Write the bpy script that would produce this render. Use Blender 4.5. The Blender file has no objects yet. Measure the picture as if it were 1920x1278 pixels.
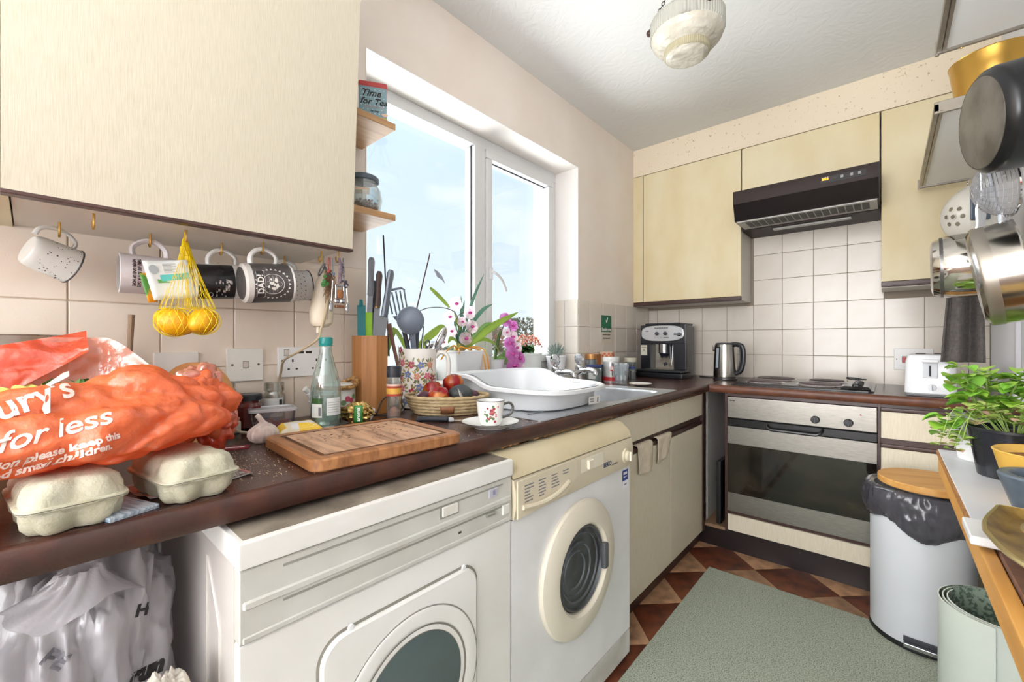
import bpy, bmesh, math, random
from mathutils import Vector, Matrix, noise
from mathutils.bvhtree import BVHTree
random.seed(7)
R = random.Random(11)
S = bpy.context.scene
PI = math.pi
# ---------------------------------------------------------------- camera, world, lights, exposure
cam = bpy.data.objects.new('camera', bpy.data.cameras.new('camera'))
S.collection.objects.link(cam); S.camera = cam
cam.data.sensor_width = 36; cam.data.lens = 14.955; cam.data.shift_y = 2.2 / 1920
cam.data.clip_start = 0.02
cam.location = (1.2975, 0, 1.06); cam.rotation_euler = (PI / 2, 0, 0.7228)
S.view_settings.view_transform = 'Standard'; S.view_settings.look = 'None'
S.view_settings.gamma = 1; S.view_settings.use_curve_mapping = False
S.view_settings.exposure = 0.6

W = bpy.data.worlds.new('sky'); S.world = W; W.use_nodes = True
def build_sky():
    nt = W.node_tree; n = nt.nodes; l = nt.links
    bg = n['Background']; bg.inputs['Strength'].default_value = 0.9
    tc = n.new('ShaderNodeTexCoord'); sep = n.new('ShaderNodeSeparateXYZ'); l.new(tc.outputs['Generated'], sep.inputs[0])
    rp = n.new('ShaderNodeValToRGB'); l.new(sep.outputs['Z'], rp.inputs[0])
    e = rp.color_ramp.elements; e[0].position = 0.0; e[0].color = (.78, .86, .93, 1); e[1].position = 0.75; e[1].color = (.48, .68, .88, 1)
    mp = n.new('ShaderNodeMapping'); mp.inputs['Scale'].default_value = (3.2, 3.2, 5.5); l.new(tc.outputs['Generated'], mp.inputs[0])
    nz = n.new('ShaderNodeTexNoise'); nz.inputs['Scale'].default_value = 1.5; nz.inputs['Detail'].default_value = 7; nz.inputs['Roughness'].default_value = .58
    l.new(mp.outputs[0], nz.inputs['Vector'])
    r2 = n.new('ShaderNodeValToRGB'); l.new(nz.outputs['Fac'], r2.inputs[0])
    r2.color_ramp.elements[0].position = .54; r2.color_ramp.elements[1].position = .75
    r2.color_ramp.elements[1].color = (.7, .7, .7, 1)
    mx = n.new('ShaderNodeMixRGB'); l.new(r2.outputs[0], mx.inputs[0]); l.new(rp.outputs[0], mx.inputs[1]); mx.inputs[2].default_value = (.93, .95, .97, 1)
    l.new(mx.outputs[0], bg.inputs['Color'])
build_sky()
def area(name, loc, rot, sx, sy, power, col=(1, 1, 1)):
    d = bpy.data.lights.new(name, 'AREA'); d.shape = 'RECTANGLE'; d.size = sx; d.size_y = sy; d.energy = power; d.color = col
    o = bpy.data.objects.new(name, d); S.collection.objects.link(o); o.location = loc; o.rotation_euler = rot
    return o
# added fill lamp outside, unseen below the sill, brightens the ceiling through the window
area('fill_lamp_below_sill', (-2.9, 1.4, -.7), Vector((.45, 0, .89)).to_track_quat('-Z', 'Y').to_euler(), 3.2, 3.2, 290, (1, .99, .97))
# added fill lamps behind the photographer, out of view: one facing forward, one facing up
area('fill_lamp_rear', (0.70, -3.56, 1.25), (PI / 2, 0, 0), 1.9, 2.1, 92, (.98, .99, 1))
area('fill_lamp_upward', (1.2, -1.6, 1.2), (PI, 0, 0), .9, .9, 72, (.97, .985, 1))
sun = bpy.data.objects.new('hazy_sun', bpy.data.lights.new('hazy_sun', 'SUN')); S.collection.objects.link(sun)
sun.data.energy = 5.5; sun.data.angle = math.radians(50); sun.data.color = (1, .97, .92)
sun.rotation_euler = Vector((1.0, .28, -.62)).to_track_quat('-Z', 'Y').to_euler()

# ---------------------------------------------------------------- materials
def lin(h):
    if isinstance(h, str):
        c = [int(h[i:i + 2], 16) / 255 for i in (0, 2, 4)]
        return tuple(x / 12.92 if x <= .04045 else ((x + .055) / 1.055) ** 2.4 for x in c) + (1,)
    return tuple(h[:3]) + (1,)
_M = {}
def M(name, col='cccccc', rough=.5, metal=0, col2=None, vs=8, stretch=(1, 1, 1), lo=.35, hi=.65, bump=0, bs=60, bstretch=None, spec=.5,
      coat=0, trans=0, emit=0, sub=0, detail=4, alpha=1):
    if name in _M: return _M[name]
    m = bpy.data.materials.new(name); m.use_nodes = True; nt = m.node_tree; n = nt.nodes; l = nt.links
    p = n['Principled BSDF']; c = lin(col)
    p.inputs['Base Color'].default_value = c; p.inputs['Roughness'].default_value = rough; p.inputs['Metallic'].default_value = metal
    p.inputs['Specular IOR Level'].default_value = spec; p.inputs['Coat Weight'].default_value = coat
    p.inputs['Transmission Weight'].default_value = trans; p.inputs['Alpha'].default_value = alpha
    if sub: p.inputs['Subsurface Weight'].default_value = sub; p.inputs['Subsurface Radius'].default_value = (.02, .015, .01)
    if emit: p.inputs['Emission Color'].default_value = c; p.inputs['Emission Strength'].default_value = emit
    if col2 or bump:
        tc = n.new('ShaderNodeTexCoord')
    if col2:
        mp = n.new('ShaderNodeMapping'); mp.inputs['Scale'].default_value = stretch; l.new(tc.outputs['Object'], mp.inputs[0])
        nz = n.new('ShaderNodeTexNoise'); nz.inputs['Scale'].default_value = vs; nz.inputs['Detail'].default_value = detail; l.new(mp.outputs[0], nz.inputs['Vector'])
        rp = n.new('ShaderNodeValToRGB'); l.new(nz.outputs['Fac'], rp.inputs[0])
        rp.color_ramp.elements[0].position = lo; rp.color_ramp.elements[0].color = c
        rp.color_ramp.elements[1].position = hi; rp.color_ramp.elements[1].color = lin(col2)
        l.new(rp.outputs[0], p.inputs['Base Color'])
    if bump:
        mp = n.new('ShaderNodeMapping'); mp.inputs['Scale'].default_value = bstretch or (1, 1, 1); l.new(tc.outputs['Object'], mp.inputs[0])
        nz = n.new('ShaderNodeTexNoise'); nz.inputs['Scale'].default_value = bs; nz.inputs['Detail'].default_value = 3; l.new(mp.outputs[0], nz.inputs['Vector'])
        b = n.new('ShaderNodeBump'); b.inputs['Strength'].default_value = bump; b.inputs['Distance'].default_value = .004; l.new(nz.outputs['Fac'], b.inputs['Height'])
        l.new(b.outputs[0], p.inputs['Normal'])
    _M[name] = m
    return m
def film(name, tint, clear=.5, body=None, gloss=.12, rough=.05, transl=0, bump=0, bs=30):
    """thin clear or milky sheet: see-through + body colour + sheen"""
    if name in _M: return _M[name]
    m = bpy.data.materials.new(name); m.use_nodes = True; nt = m.node_tree; n = nt.nodes; l = nt.links
    out = n['Material Output']; n.remove(n['Principled BSDF'])
    t = n.new('ShaderNodeBsdfTransparent'); t.inputs[0].default_value = lin(tint)
    d = n.new('ShaderNodeBsdfDiffuse'); d.inputs[0].default_value = lin(body or tint)
    tr = n.new('ShaderNodeBsdfTranslucent'); tr.inputs[0].default_value = lin(body or tint)
    g = n.new('ShaderNodeBsdfGlossy'); g.inputs['Roughness'].default_value = rough
    a = n.new('ShaderNodeMixShader'); a.inputs[0].default_value = transl; l.new(d.outputs[0], a.inputs[1]); l.new(tr.outputs[0], a.inputs[2])
    b = n.new('ShaderNodeMixShader'); b.inputs[0].default_value = clear; l.new(a.outputs[0], b.inputs[1]); l.new(t.outputs[0], b.inputs[2])
    lw = n.new('ShaderNodeLayerWeight'); lw.inputs[0].default_value = .35
    mm = n.new('ShaderNodeMath'); mm.operation = 'MULTIPLY_ADD'; l.new(lw.outputs['Facing'], mm.inputs[0]); mm.inputs[1].default_value = gloss * 2.2; mm.inputs[2].default_value = gloss * .4
    c = n.new('ShaderNodeMixShader'); l.new(mm.outputs[0], c.inputs[0]); l.new(b.outputs[0], c.inputs[1]); l.new(g.outputs[0], c.inputs[2])
    if bump:
        tc = n.new('ShaderNodeTexCoord'); nz = n.new('ShaderNodeTexNoise'); nz.inputs['Scale'].default_value = bs; nz.inputs['Detail'].default_value = 4
        l.new(tc.outputs['Object'], nz.inputs['Vector']); bm_ = n.new('ShaderNodeBump'); bm_.inputs['Strength'].default_value = bump; bm_.inputs['Distance'].default_value = .01
        l.new(nz.outputs['Fac'], bm_.inputs['Height'])
        for s_ in (d, tr, g): l.new(bm_.outputs[0], s_.inputs['Normal'])
    l.new(c.outputs[0], out.inputs[0]); _M[name] = m
    return m

# ---------------------------------------------------------------- mesh helpers
class G:
    """collects faces for ONE mesh"""
    def __init__(s): s.v = []; s.f = []; s.wn = False
    def add(s, vs, fs, mx=None):
        b = len(s.v); s.v += [(mx @ Vector(p)) if mx else Vector(p) for p in vs]; s.f += [tuple(b + i for i in q) for q in fs]; return s
    def box(s, lo, hi, bev=0, mx=None):
        lo = list(lo); hi = list(hi)
        for i in range(3):
            if lo[i] > hi[i]: lo[i], hi[i] = hi[i], lo[i]
        if not bev:
            vs = [(x, y, z) for x in (lo[0], hi[0]) for y in (lo[1], hi[1]) for z in (lo[2], hi[2])]
            return s.add(vs, [(0, 1, 3, 2), (4, 6, 7, 5), (0, 4, 5, 1), (2, 3, 7, 6), (0, 2, 6, 4), (1, 5, 7, 3)], mx)
        bev = min(bev, *[(hi[i] - lo[i]) * .45 for i in range(3)])
        bm = bmesh.new(); bmesh.ops.create_cube(bm, size=1)
        for v in bm.verts:
            v.co = Vector([lo[i] + (v.co[i] + .5) * (hi[i] - lo[i]) for i in range(3)])
        bmesh.ops.bevel(bm, geom=bm.edges[:], offset=bev, segments=1 if bev < .0026 else 2, profile=.5, affect='EDGES')
        s.wn = True
        bm.verts.index_update()
        s.add([v.co.copy() for v in bm.verts], [[v.index for v in f.verts] for f in bm.faces], mx); bm.free(); return s
    def lathe(s, prof, n=32, mx=None, arc=2 * PI, off=0):
        """prof: (r, z) list; ends with r==0 close themselves"""
        full = arc > 2 * PI - 1e-4; rows = []; vs = []
        for r, z in prof:
            if r < 1e-6: rows.append([len(vs)]); vs.append((0, 0, z))
            else:
                k = n if full else n + 1; rows.append(list(range(len(vs), len(vs) + k)))
                vs += [(r * math.cos(off + arc * i / n), r * math.sin(off + arc * i / n), z) for i in range(k)]
        fs = []
        for a, b in zip(rows, rows[1:]):
            k = n
            for i in range(k):
                j = (i + 1) % n if full else i + 1
                q = [a[i if len(a) > 1 else 0], a[j if len(a) > 1 else 0], b[j if len(b) > 1 else 0], b[i if len(b) > 1 else 0]]
                q = list(dict.fromkeys(q))
                if len(q) > 2: fs.append(q)
        return s.add(vs, fs, mx)
    def tube(s, pts, r, n=8, mx=None, closed=False, flat=1.0):
        pts = [Vector(p) for p in pts]; k = len(pts); rs = r if isinstance(r, (list, tuple)) else [r] * k
        vs = []; up = None
        for i, p in enumerate(pts):
            if closed: t = pts[(i + 1) % k] - pts[i - 1]
            else: t = pts[min(i + 1, k - 1)] - pts[max(i - 1, 0)]
            t.normalize()
            if up is None: up = t.orthogonal().normalized()
            up = (up - t * up.dot(t))
            up = up.normalized() if up.length > 1e-6 else t.orthogonal().normalized()
            w = t.cross(up)
            for j in range(n):
                a = 2 * PI * j / n; vs.append(p + up * (math.cos(a) * rs[i]) + w * (math.sin(a) * rs[i] * flat))
        fs = [(i * n + j, i * n + (j + 1) % n, ((i + 1) % k) * n + (j + 1) % n, ((i + 1) % k) * n + j) for i in range(k if closed else k - 1) for j in range(n)]
        if not closed: fs += [tuple(range(n))[::-1], tuple((k - 1) * n + j for j in range(n))]
        return s.add(vs, fs, mx)
    def prism(s, poly, z0, z1, mx=None, caps=True):
        n = len(poly); vs = [(x, y, z0) for x, y in poly] + [(x, y, z1) for x, y in poly]
        fs = [(i, (i + 1) % n, n + (i + 1) % n, n + i) for i in range(n)]
        if caps: fs += [tuple(range(n))[::-1], tuple(range(n, 2 * n))]
        return s.add(vs, fs, mx)
    def rings(s, loops, close=True, caps=(True, True), mx=None):
        n = len(loops[0]); vs = [p for L in loops for p in L]; fs = []
        for i in range(len(loops) - 1):
            for j in range(n if close else n - 1):
                fs.append((i * n + j, i * n + (j + 1) % n, (i + 1) * n + (j + 1) % n, (i + 1) * n + j))
        if caps[0]: fs.append(tuple(range(n))[::-1])
        if caps[1]: fs.append(tuple((len(loops) - 1) * n + j for j in range(n)))
        return s.add(vs, fs, mx)
    def sph(s, c, r, n=16, mx=None, fn=None):
        r = (r, r, r) if not isinstance(r, (tuple, list)) else r; k = max(4, n // 2); prof = []
        loops = []
        vs = [(0, 0, -1)]; 
        for i in range(1, k):
            a = -PI / 2 + PI * i / k
            vs += [(math.cos(a) * math.cos(2 * PI * j / n), math.cos(a) * math.sin(2 * PI * j / n), math.sin(a)) for j in range(n)]
        vs.append((0, 0, 1)); top = len(vs) - 1
        fs = [(0, 1 + (j + 1) % n, 1 + j) for j in range(n)]
        for i in range(k - 2):
            for j in range(n):
                a = 1 + i * n; fs.append((a + j, a + (j + 1) % n, a + n + (j + 1) % n, a + n + j))
        a = 1 + (k - 2) * n; fs += [(a + j, a + (j + 1) % n, top) for j in range(n)]
        out = []
        for v in vs:
            f = fn(Vector(v)) if fn else 1
            out.append((c[0] + v[0] * r[0] * f, c[1] + v[1] * r[1] * f, c[2] + v[2] * r[2] * f))
        return s.add(out, fs, mx)
    def grid(s, fn, nu, nv, mx=None, closeu=False):
        vs = [fn(i / (nu if closeu else nu - 1), j / (nv - 1)) for j in range(nv) for i in range(nu)]
        fs = [(j * nu + i, j * nu + (i + 1) % nu, (j + 1) * nu + (i + 1) % nu, (j + 1) * nu + i) for j in range(nv - 1) for i in range(nu if closeu else nu - 1)]
        return s.add(vs, fs, mx)
    def mesh(s, name, ang=33):
        me = bpy.data.meshes.new(name); me.from_pydata([tuple(v) for v in s.v], [], s.f); me.update()
        bm = bmesh.new(); bm.from_mesh(me); bmesh.ops.recalc_face_normals(bm, faces=bm.faces); bm.to_mesh(me); bm.free()
        me.shade_smooth() if hasattr(me, 'shade_smooth') else None
        try: me.set_sharp_from_angle(angle=math.radians(ang))
        except Exception: pass
        return me
def O(name, g, mat, parent=None, loc=None, rot=None, ang=33, label=None, solid=0):
    me = g.mesh(name, ang) if isinstance(g, G) else g
    if mat and not me.materials: me.materials.append(mat)
    o = bpy.data.objects.new(name, me); S.collection.objects.link(o)
    if isinstance(g, G) and len(g.v) < 3000 and ang <= 60:
        md = o.modifiers.new('even_shading', 'WEIGHTED_NORMAL'); md.keep_sharp = True
    if parent: o.parent = parent
    if loc is not None: o.location = loc
    if rot is not None: o.rotation_euler = rot
    if label: o['label'] = label
    if solid:
        md = o.modifiers.new('thickness', 'SOLIDIFY'); md.thickness = solid; md.offset = 0
    return o
def tag(o, label, cat, group=None, kind=None):
    o['label'] = label; o['category'] = cat
    if group: o['group'] = group
    if kind: o['kind'] = kind
    return o
def T(name, label, cat, loc=(0, 0, 0), rz=0, group=None, mx=None):
    o = bpy.data.objects.new(name, None); S.collection.objects.link(o); o.empty_display_size = .02
    if mx is not None: o.matrix_world = mx
    else: o.location = loc; o.rotation_euler = (0, 0, rz)
    return tag(o, label, cat, group)
def struct(name, g, mat, parent=None, **k):
    o = O(name, g, mat, parent, **k)
    if not parent: o['kind'] = 'structure'
    return o
def kids(o): return list(o.children)
def dup(o, label=None, loc=None, rot=None, parent=None):
    c = o.copy(); S.collection.objects.link(c)
    if label: c['label'] = label
    if parent: c.parent = parent
    if loc is not None: c.location = loc
    if rot is not None: c.rotation_euler = rot
    for k in kids(o): dup(k, parent=c)
    return c
def frame(o, zaxis, xaxis):
    """matrix with local z along zaxis and local x near xaxis"""
    z = Vector(zaxis).normalized(); x = Vector(xaxis); x = (x - z * x.dot(z)).normalized(); y = z.cross(x)
    m = Matrix((x, y, z)).transposed().to_4x4(); m.translation = Vector(o); return m
def text(s, size, mat, parent, mx=None, warp=None, name='lettering', ext=.0003, align='CENTER', shear=0, bold=0, sp=1, xs=1, res=3):
    cu = bpy.data.curves.new(name, 'FONT'); cu.body = s; cu.size = size; cu.extrude = ext if not warp else 0; cu.align_x = align; cu.align_y = 'CENTER'
    cu.shear = shear; cu.offset = bold; cu.space_character = sp; cu.resolution_u = res
    t = bpy.data.objects.new(name, cu); S.collection.objects.link(t)
    dg = bpy.context.evaluated_depsgraph_get(); dg.update(); me = bpy.data.meshes.new_from_object(t.evaluated_get(dg))
    bpy.data.objects.remove(t)
    if xs != 1:
        for v in me.vertices: v.co.x *= xs
    if warp:
        bm = bmesh.new(); bm.from_mesh(me); bmesh.ops.subdivide_edges(bm, edges=[e for e in bm.edges if e.calc_length() > size * .15], cuts=1); bm.to_mesh(me); bm.free()
        for v in me.vertices: v.co = warp(v.co.x, v.co.y)
    elif mx is not None: me.transform(mx)
    me.materials.clear(); me.materials.append(mat)
    me.update()
    return O(name, me, mat, parent)
def arc(c, r, a0, a1, n, z=0, ry=None):
    ry = r if ry is None else ry
    return [(c[0] + r * math.cos(a0 + (a1 - a0) * i / (n - 1)), c[1] + ry * math.sin(a0 + (a1 - a0) * i / (n - 1)), z) for i in range(n)]
def rrect(x0, y0, x1, y1, r, n=5):
    o = []
    for cx, cy, a in ((x1 - r, y1 - r, 0), (x0 + r, y1 - r, PI / 2), (x0 + r, y0 + r, PI), (x1 - r, y0 + r, 1.5 * PI)):
        o += [(cx + r * math.cos(a + PI / 2 * i / n), cy + r * math.sin(a + PI / 2 * i / n)) for i in range(n + 1)]
    return o
def bez(p, n=12):
    """smooth curve through the points (Catmull-Rom)"""
    p = [Vector(q) for q in p]; q = [p[0]] + p + [p[-1]]; out = []
    for i in range(1, len(q) - 2):
        for k in range(n):
            t = k / n; a, b, c, d = q[i - 1:i + 3]
            out.append(.5 * ((2 * b) + (c - a) * t + (2 * a - 5 * b + 4 * c - d) * t * t + (3 * b - a - 3 * c + d) * t ** 3))
    return out + [p[-1]]
CT = .841; L = 2.966; YS = 2.723; ZC = 2.36; XF = .602; YF = 2.328; XR = 1.66
plaster = M('plaster', 'efe5da', .85, col2='eadccf', vs=3, bump=.08, bs=40)
white_paint = M('white_paint', 'ece8e2', .5)
upvc = M('white_upvc', 'dedede', .35)
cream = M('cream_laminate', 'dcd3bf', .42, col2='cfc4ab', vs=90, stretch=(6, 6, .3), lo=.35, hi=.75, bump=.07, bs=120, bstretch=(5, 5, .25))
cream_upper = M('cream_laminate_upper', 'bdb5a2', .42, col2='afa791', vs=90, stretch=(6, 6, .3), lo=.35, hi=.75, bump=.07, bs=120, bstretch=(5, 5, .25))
yellow_cream = M('yellowed_laminate', 'e2d5b2', .42, col2='d6c395', vs=2.2, stretch=(2, 2, 1), lo=.35, hi=.7, bump=.07, bs=120, bstretch=(5, 5, .25))
brown = M('dark_brown_trim', '3d2622', .35, col2='4a302a', vs=20)
grey_white = M('grey_white_melamine', 'd8d2c8', .45)
white_enamel = M('white_enamel', 'e9e9ea', .3, col2='dddedd', vs=5)
black_plastic = M('black_plastic', '1b1b1d', .35)
steel = M('brushed_steel', '96928b', .36, 1, col2='84807a', vs=30, stretch=(1, 1, 14), lo=.3, hi=.7)
chrome = M('chrome', 'd8d8da', .08, 1)
brass = M('brass', 'b08a45', .3, 1)
white_plastic = M('white_plastic', 'e6e6e6', .35)
red_ink = M('red_ink', 'c8202a', .5); black_ink = M('black_ink', '22201f', .6); white_ink = M('white_ink', 'f0ece6', .6); grey_ink = M('grey_ink', '77757a', .6)
glassm = film('clear_glass', 'f2f8f5', .93, gloss=.22)
# ---------------------------------------------------------------- the room
WY0, WY1, WZ0, WZ1, WD = .736, 2.031, .90, 2.04, .185
def build_room():
    g = G().box((-.32, -3.6, -.05), (0, WY0, ZC)).box((-.32, WY1, -.05), (0, L, ZC)).box((-.32, WY0, WZ1), (0, WY1, ZC)).box((-.32, WY0, -.05), (0, WY1, WZ0 - .012))
    wl = struct('wall_left', g, plaster)
    wb = struct('wall_back', G().box((-.32, L, -.05), (XR + .12, L + .12, ZC)), plaster)
    struct('wall_right', G().box((XR, -3.6, -.05), (XR + .12, L, ZC)), M('white_wall_paint', 'e4e4e8', .6, bump=.05))
    g = G().box((-.32, -3.72, -.05), (-.25, -3.6, ZC)).box((1.65, -3.72, -.05), (XR + .12, -3.6, ZC)).box((-.25, -3.72, 2.32), (1.65, -3.6, ZC))
    struct('wall_front', g, plaster)
    c = struct('ceiling', G().box((-.32, -3.72, ZC), (XR + .12, L + .12, ZC + .1)), artex())
    struct('trim_1', G().box((0, YS, 2.178), (XR, L - .001, ZC - .0005)), M('soffit_paint', 'e8d9c0', .8, col2='b9a284', vs=70, detail=2, lo=.66, hi=.76, bump=.06))
    # reveal lining
    g = G().box((-WD, WY0, WZ1 - .004), (.002, WY1, WZ1), .001).box((-WD, WY1 - .004, WZ0), (.002, WY1, WZ1 - .004), .001).box((-WD, WY0, WZ0), (.002, WY0 + .004, WZ1 - .004), .001)
    O('reveal_lining', g, M('reveal_paint', 'f1ece6', .6), wl)
    # tiles of the window wall
    tm = M('cream_linen_tile', 'ecdfd0', .22, col2='e6d6c4', vs=9, bump=.06, bs=420, lo=.3, hi=.7)
    tb = M('cream_plain_tile', 'e2dacf', .18, col2='ddd2c4', vs=7, lo=.3, hi=.7)
    grout = M('grout', 'c2ad97', .9)
    cache = {}
    def tile(parent, lo, hi, m):
        d = tuple(round(hi[i] - lo[i], 3) for i in range(3)); k = d + (m.name,)
        if k not in cache:
            cache[k] = G().box((0, 0, 0), d, .0016).mesh('tile'); cache[k].materials.append(m)
        return O('tile', cache[k], None, parent, loc=lo)
    gp = .0012; P = .152; z0 = .996
    rows = [(CT - .04, z0)] + [(z0 + P * k, z0 + P * (k + 1)) for k in range(2)]
    def runs(a, b, first):
        ys = [a]; y = first
        while y < b - .004:
            if y > a + .004: ys.append(y)
            y += P
        return list(zip(ys, ys[1:] + [b]))
    for a, b in runs(-.25, WY0, .0527 - 3 * P) + runs(WY1, L - .004, WY1 + .118):
        for c0, c1 in rows:
            if a < WY1 and c1 < 1.0 and a < -.2: continue
            tile(wl, (.0005, a + gp, c0 + gp), (.005, b - gp, c1 - gp), tm if a < 1 else tb)
    tile(wl, (.0005, WY0 - .001, WZ0 - .06), (.005, WY1, WZ0 - .012), tb)
    for c0, c1 in [(WZ0, z0)] + rows[1:]:
        for x0, x1 in ((-.162, -.0855), (-.0855, .004)):
            tile(wl, (x0 + gp, WY1 - .009, c0 + gp), (x1 - gp, WY1 - .0045, c1 - gp), tb)
    O('grout_bed', G().box((-.001, -.25, CT - .04), (.0022, WY0, 1.3)).box((-.001, WY1, CT - .04), (.0022, L, 1.3)), grout, wl)
    # tiles of the hob wall
    z0 = .983; zr = [CT - .03] + [z0 + P * k for k in range(6)] + [1.80]
    xs = [.004] + [.6776 + P * k for k in range(-4, 7)] + [XR - .002]
    for a, b in zip(xs, xs[1:]):
        for c0, c1 in zip(zr, zr[1:]):
            if c0 > 1.28 and (b < .68 or a > 1.26): continue
            c1b = min(c1, 1.79)
            tile(wb, (a + gp, L - .005, c0 + gp), (b - gp, L - .0005, c1b - gp), tb)
    O('grout_bed', G().box((.0, L - .0022, CT - .04), (XR, L + .001, 1.80)), M('grey_grout', '9c8f80', .9), wb)
    return wl, wb
def artex():
    m = M('artex_ceiling', 'e2e2e0', .85, bump=.22, bs=11)
    n = m.node_tree.nodes; l = m.node_tree.links
    nz = [x for x in n if x.type == 'TEX_NOISE'][-1]; nz.inputs['Distortion'].default_value = 2.6; nz.inputs['Detail'].default_value = 5
    b = [x for x in n if x.type == 'BUMP'][0]; b.inputs['Distance'].default_value = .008
    return m
WL, WB = build_room()

def build_floor():
    f = struct('floor', G().box((-.3, -3.7, -.05), (XR + .1, L, -.004)), M('floor_screed', '5a4334', .8))
    s = .318 / 2; k = s - .0012
    me = {}
    for key, a, b in (('d', '743f28', '40241a'), ('l', 'b98f6c', '82624a')):
        g = G(); q = [(k, 0), (0, k), (-k, 0), (0, -k)]; t = .985
        g.rings([[(x, y, -.004) for x, y in q], [(x, y, -.0008) for x, y in q], [(x * t, y * t, 0) for x, y in q]])
        me[key] = g.mesh('floor_tile'); me[key].materials.append(M('terracotta_vinyl' if key == 'd' else 'sand_vinyl', a, .38, col2=b, vs=16, detail=9, lo=.40, hi=.68, bump=.1, bs=50))
    for i in range(-4, 6):
        for j in range(-16, 3):
            if (i + j) % 2: continue
            x = .993 + s * i; y = 2.24 + s * j
            if x < .5 or y < .2 or x > XR - .1: continue
            key = 'd' if i % 2 == 0 else 'l'
            O('floor_tile', me[key], None, f, loc=(x, y, 0))
build_floor()

def build_window():
    x0, x1 = -WD - .03, -WD + .035
    f = struct('window_1', G(), None) if False else None
    ym = 1.41; fr = .045
    g = G()
    g.box((x0, WY0, WZ1 - .055), (x1, WY1 - .0045, WZ1 - .004), .004).box((x0, WY0, WZ0), (x1, WY1 - .0045, WZ0 + .05), .004)
    g.box((x0, WY0 + .004, WZ0 + .05), (x1, WY0 + .04, WZ1 - .055), .004).box((x0, WY1 - .045, WZ0 + .05), (x1, WY1 - .0095, WZ1 - .055), .004)
    g.box((x0, ym - .034, WZ0 + .05), (x1 + .004, ym + .034, WZ1 - .055), .004)
    w = struct('window_1', g, upvc)
    # casement sash on the hob side
    a, b, z0, z1 = ym + .036, WY1 - .047, WZ0 + .052, WZ1 - .057; sx0, sx1 = x0 + .004, x1 + .012; t = .04
    g = G().box((sx0, a, z0), (sx1, b, z0 + t), .006).box((sx0, a, z1 - t), (sx1, b, z1), .006).box((sx0, a, z0 + t), (sx1, a + t, z1 - t), .006).box((sx0, b - t, z0 + t), (sx1, b, z1 - t), .006)
    sash = O('casement_sash', g, upvc, w)
    O('pane', G().box((x0 + .03, WY0 + .038, WZ0 + .048), (x0 + .036, ym - .032, WZ1 - .053)), pane_glass(), w)
    O('pane', G().box((x0 + .03, a + t - .002, z0 + t - .002), (x0 + .036, b - t + .002, z1 - t + .002)), pane_glass(), sash)
    seal = M('black_seal', '33343a', .6)
    O('glazing_seal', G().box((x0 + .04, ym - .0385, WZ0 + .05), (x0 + .046, ym - .034, WZ1 - .056)).box((x0 + .04, a + t, z1 - t - .004), (x0 + .046, b - t, z1 - t)), seal, w)
    h = G().box((sx1, a + .012, 1.36), (sx1 + .012, a + .032, 1.42), .004).tube(bez([(sx1 + .012, a + .022, 1.40), (sx1 + .03, a + .03, 1.39), (sx1 + .034, a + .07, 1.36), (sx1 + .032, a + .105, 1.31)]), .0075, 8, flat=.6)
    O('window_handle', h, upvc, sash)
    O('window_sill', G().box((-WD, WY0 + .004, WZ0 - .012), (.018, WY1 - .0045, WZ0), .004), M('sill_tile', 'e4ded6', .2), w)
def pane_glass():
    return film('window_glass', 'fbfdfe', .985, gloss=.09, rough=.0)
build_window()

def build_outside():
    lm = [M('conifer_leaf', '5d5f3c', .7), M('conifer_leaf_dry', '7a6a4d', .7)]
    for k, (x, y, h, r) in enumerate([(-5.2, 5.2, 1.0, .62), (-5.4, 6.75, 1.4, .62), (-5.6, 8.35, 1.7, .66), (-6.2, 10.3, 2.0, .8), (-5.4, 3.5, .72, .62)]):
        t = T('conifer_tree', ['low conifer bush outside under the middle of the window', 'conifer outside behind the white orchid and the mullion', 'tall brown-green conifer seen through the narrow casement pane', 'tallest conifer outside beside the window edge', 'small conifer top outside behind the knife block'][k], 'tree', (x, y, -1.5), group=None)
        O('trunk', G().tube([(0, 0, 0), (0, 0, h + 1.2)], [.09, .03], 8), M('bark', '4a3b2e', .9), t)
        g = G(); rr = random.Random(k)
        for i in range(2600):
            z = rr.random() ** .8 * (h + 1.35); rad = r * (1 - .55 * z / (h + 1.5)) * rr.uniform(.55, 1.05); a = rr.random() * 2 * PI
            p = Vector((math.cos(a) * rad, math.sin(a) * rad, z + .1)); s = rr.uniform(.05, .11)
            d = Vector((math.cos(a), math.sin(a), rr.uniform(-.1, .9))).normalized(); e = d.cross(Vector((rr.uniform(-1, 1), rr.uniform(-1, 1), rr.uniform(-1, 1)))).normalized() * s * .35
            g.add([p - e, p + e, p + d * s * 1.6], [(0, 1, 2)])
        f = O('foliage', g, lm[k % 2], t); f['kind'] = 'stuff'
build_outside()
# ---------------------------------------------------------------- worktop and cabinets
counter_m = M('brown_leather_worktop', '3f2926', .26, col2='573529', vs=26, detail=7, lo=.42, hi=.78, bump=.12, bs=320)
edge_m = M('worktop_front_edge', '3b221b', .33, col2='573021', vs=24, detail=7, lo=.45, hi=.85, bump=.1, bs=200)
chip = M('bare_chipboard', 'b98b58', .85, col2='8a5f38', vs=70)
def nose(p0, p1, out):
    """rounded front edge between two plan points; out = outward normal"""
    prof = [(-.004, 0)] + [(.012 * math.sin(a) - .0, -.016 + .016 * math.cos(a)) for a in [PI / 2 * i / 5 for i in range(1, 6)]] + [(.012, -.028), (.006, -.038), (-.004, -.038)]
    return [[(p[0] + out[0] * r, p[1] + out[1] * r, CT + z) for r, z in prof] for p in (p0, p1)]
SK = (.085, .575, .94, 1.93)      # cut-out of the sink: x0, x1, y0, y1
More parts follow.
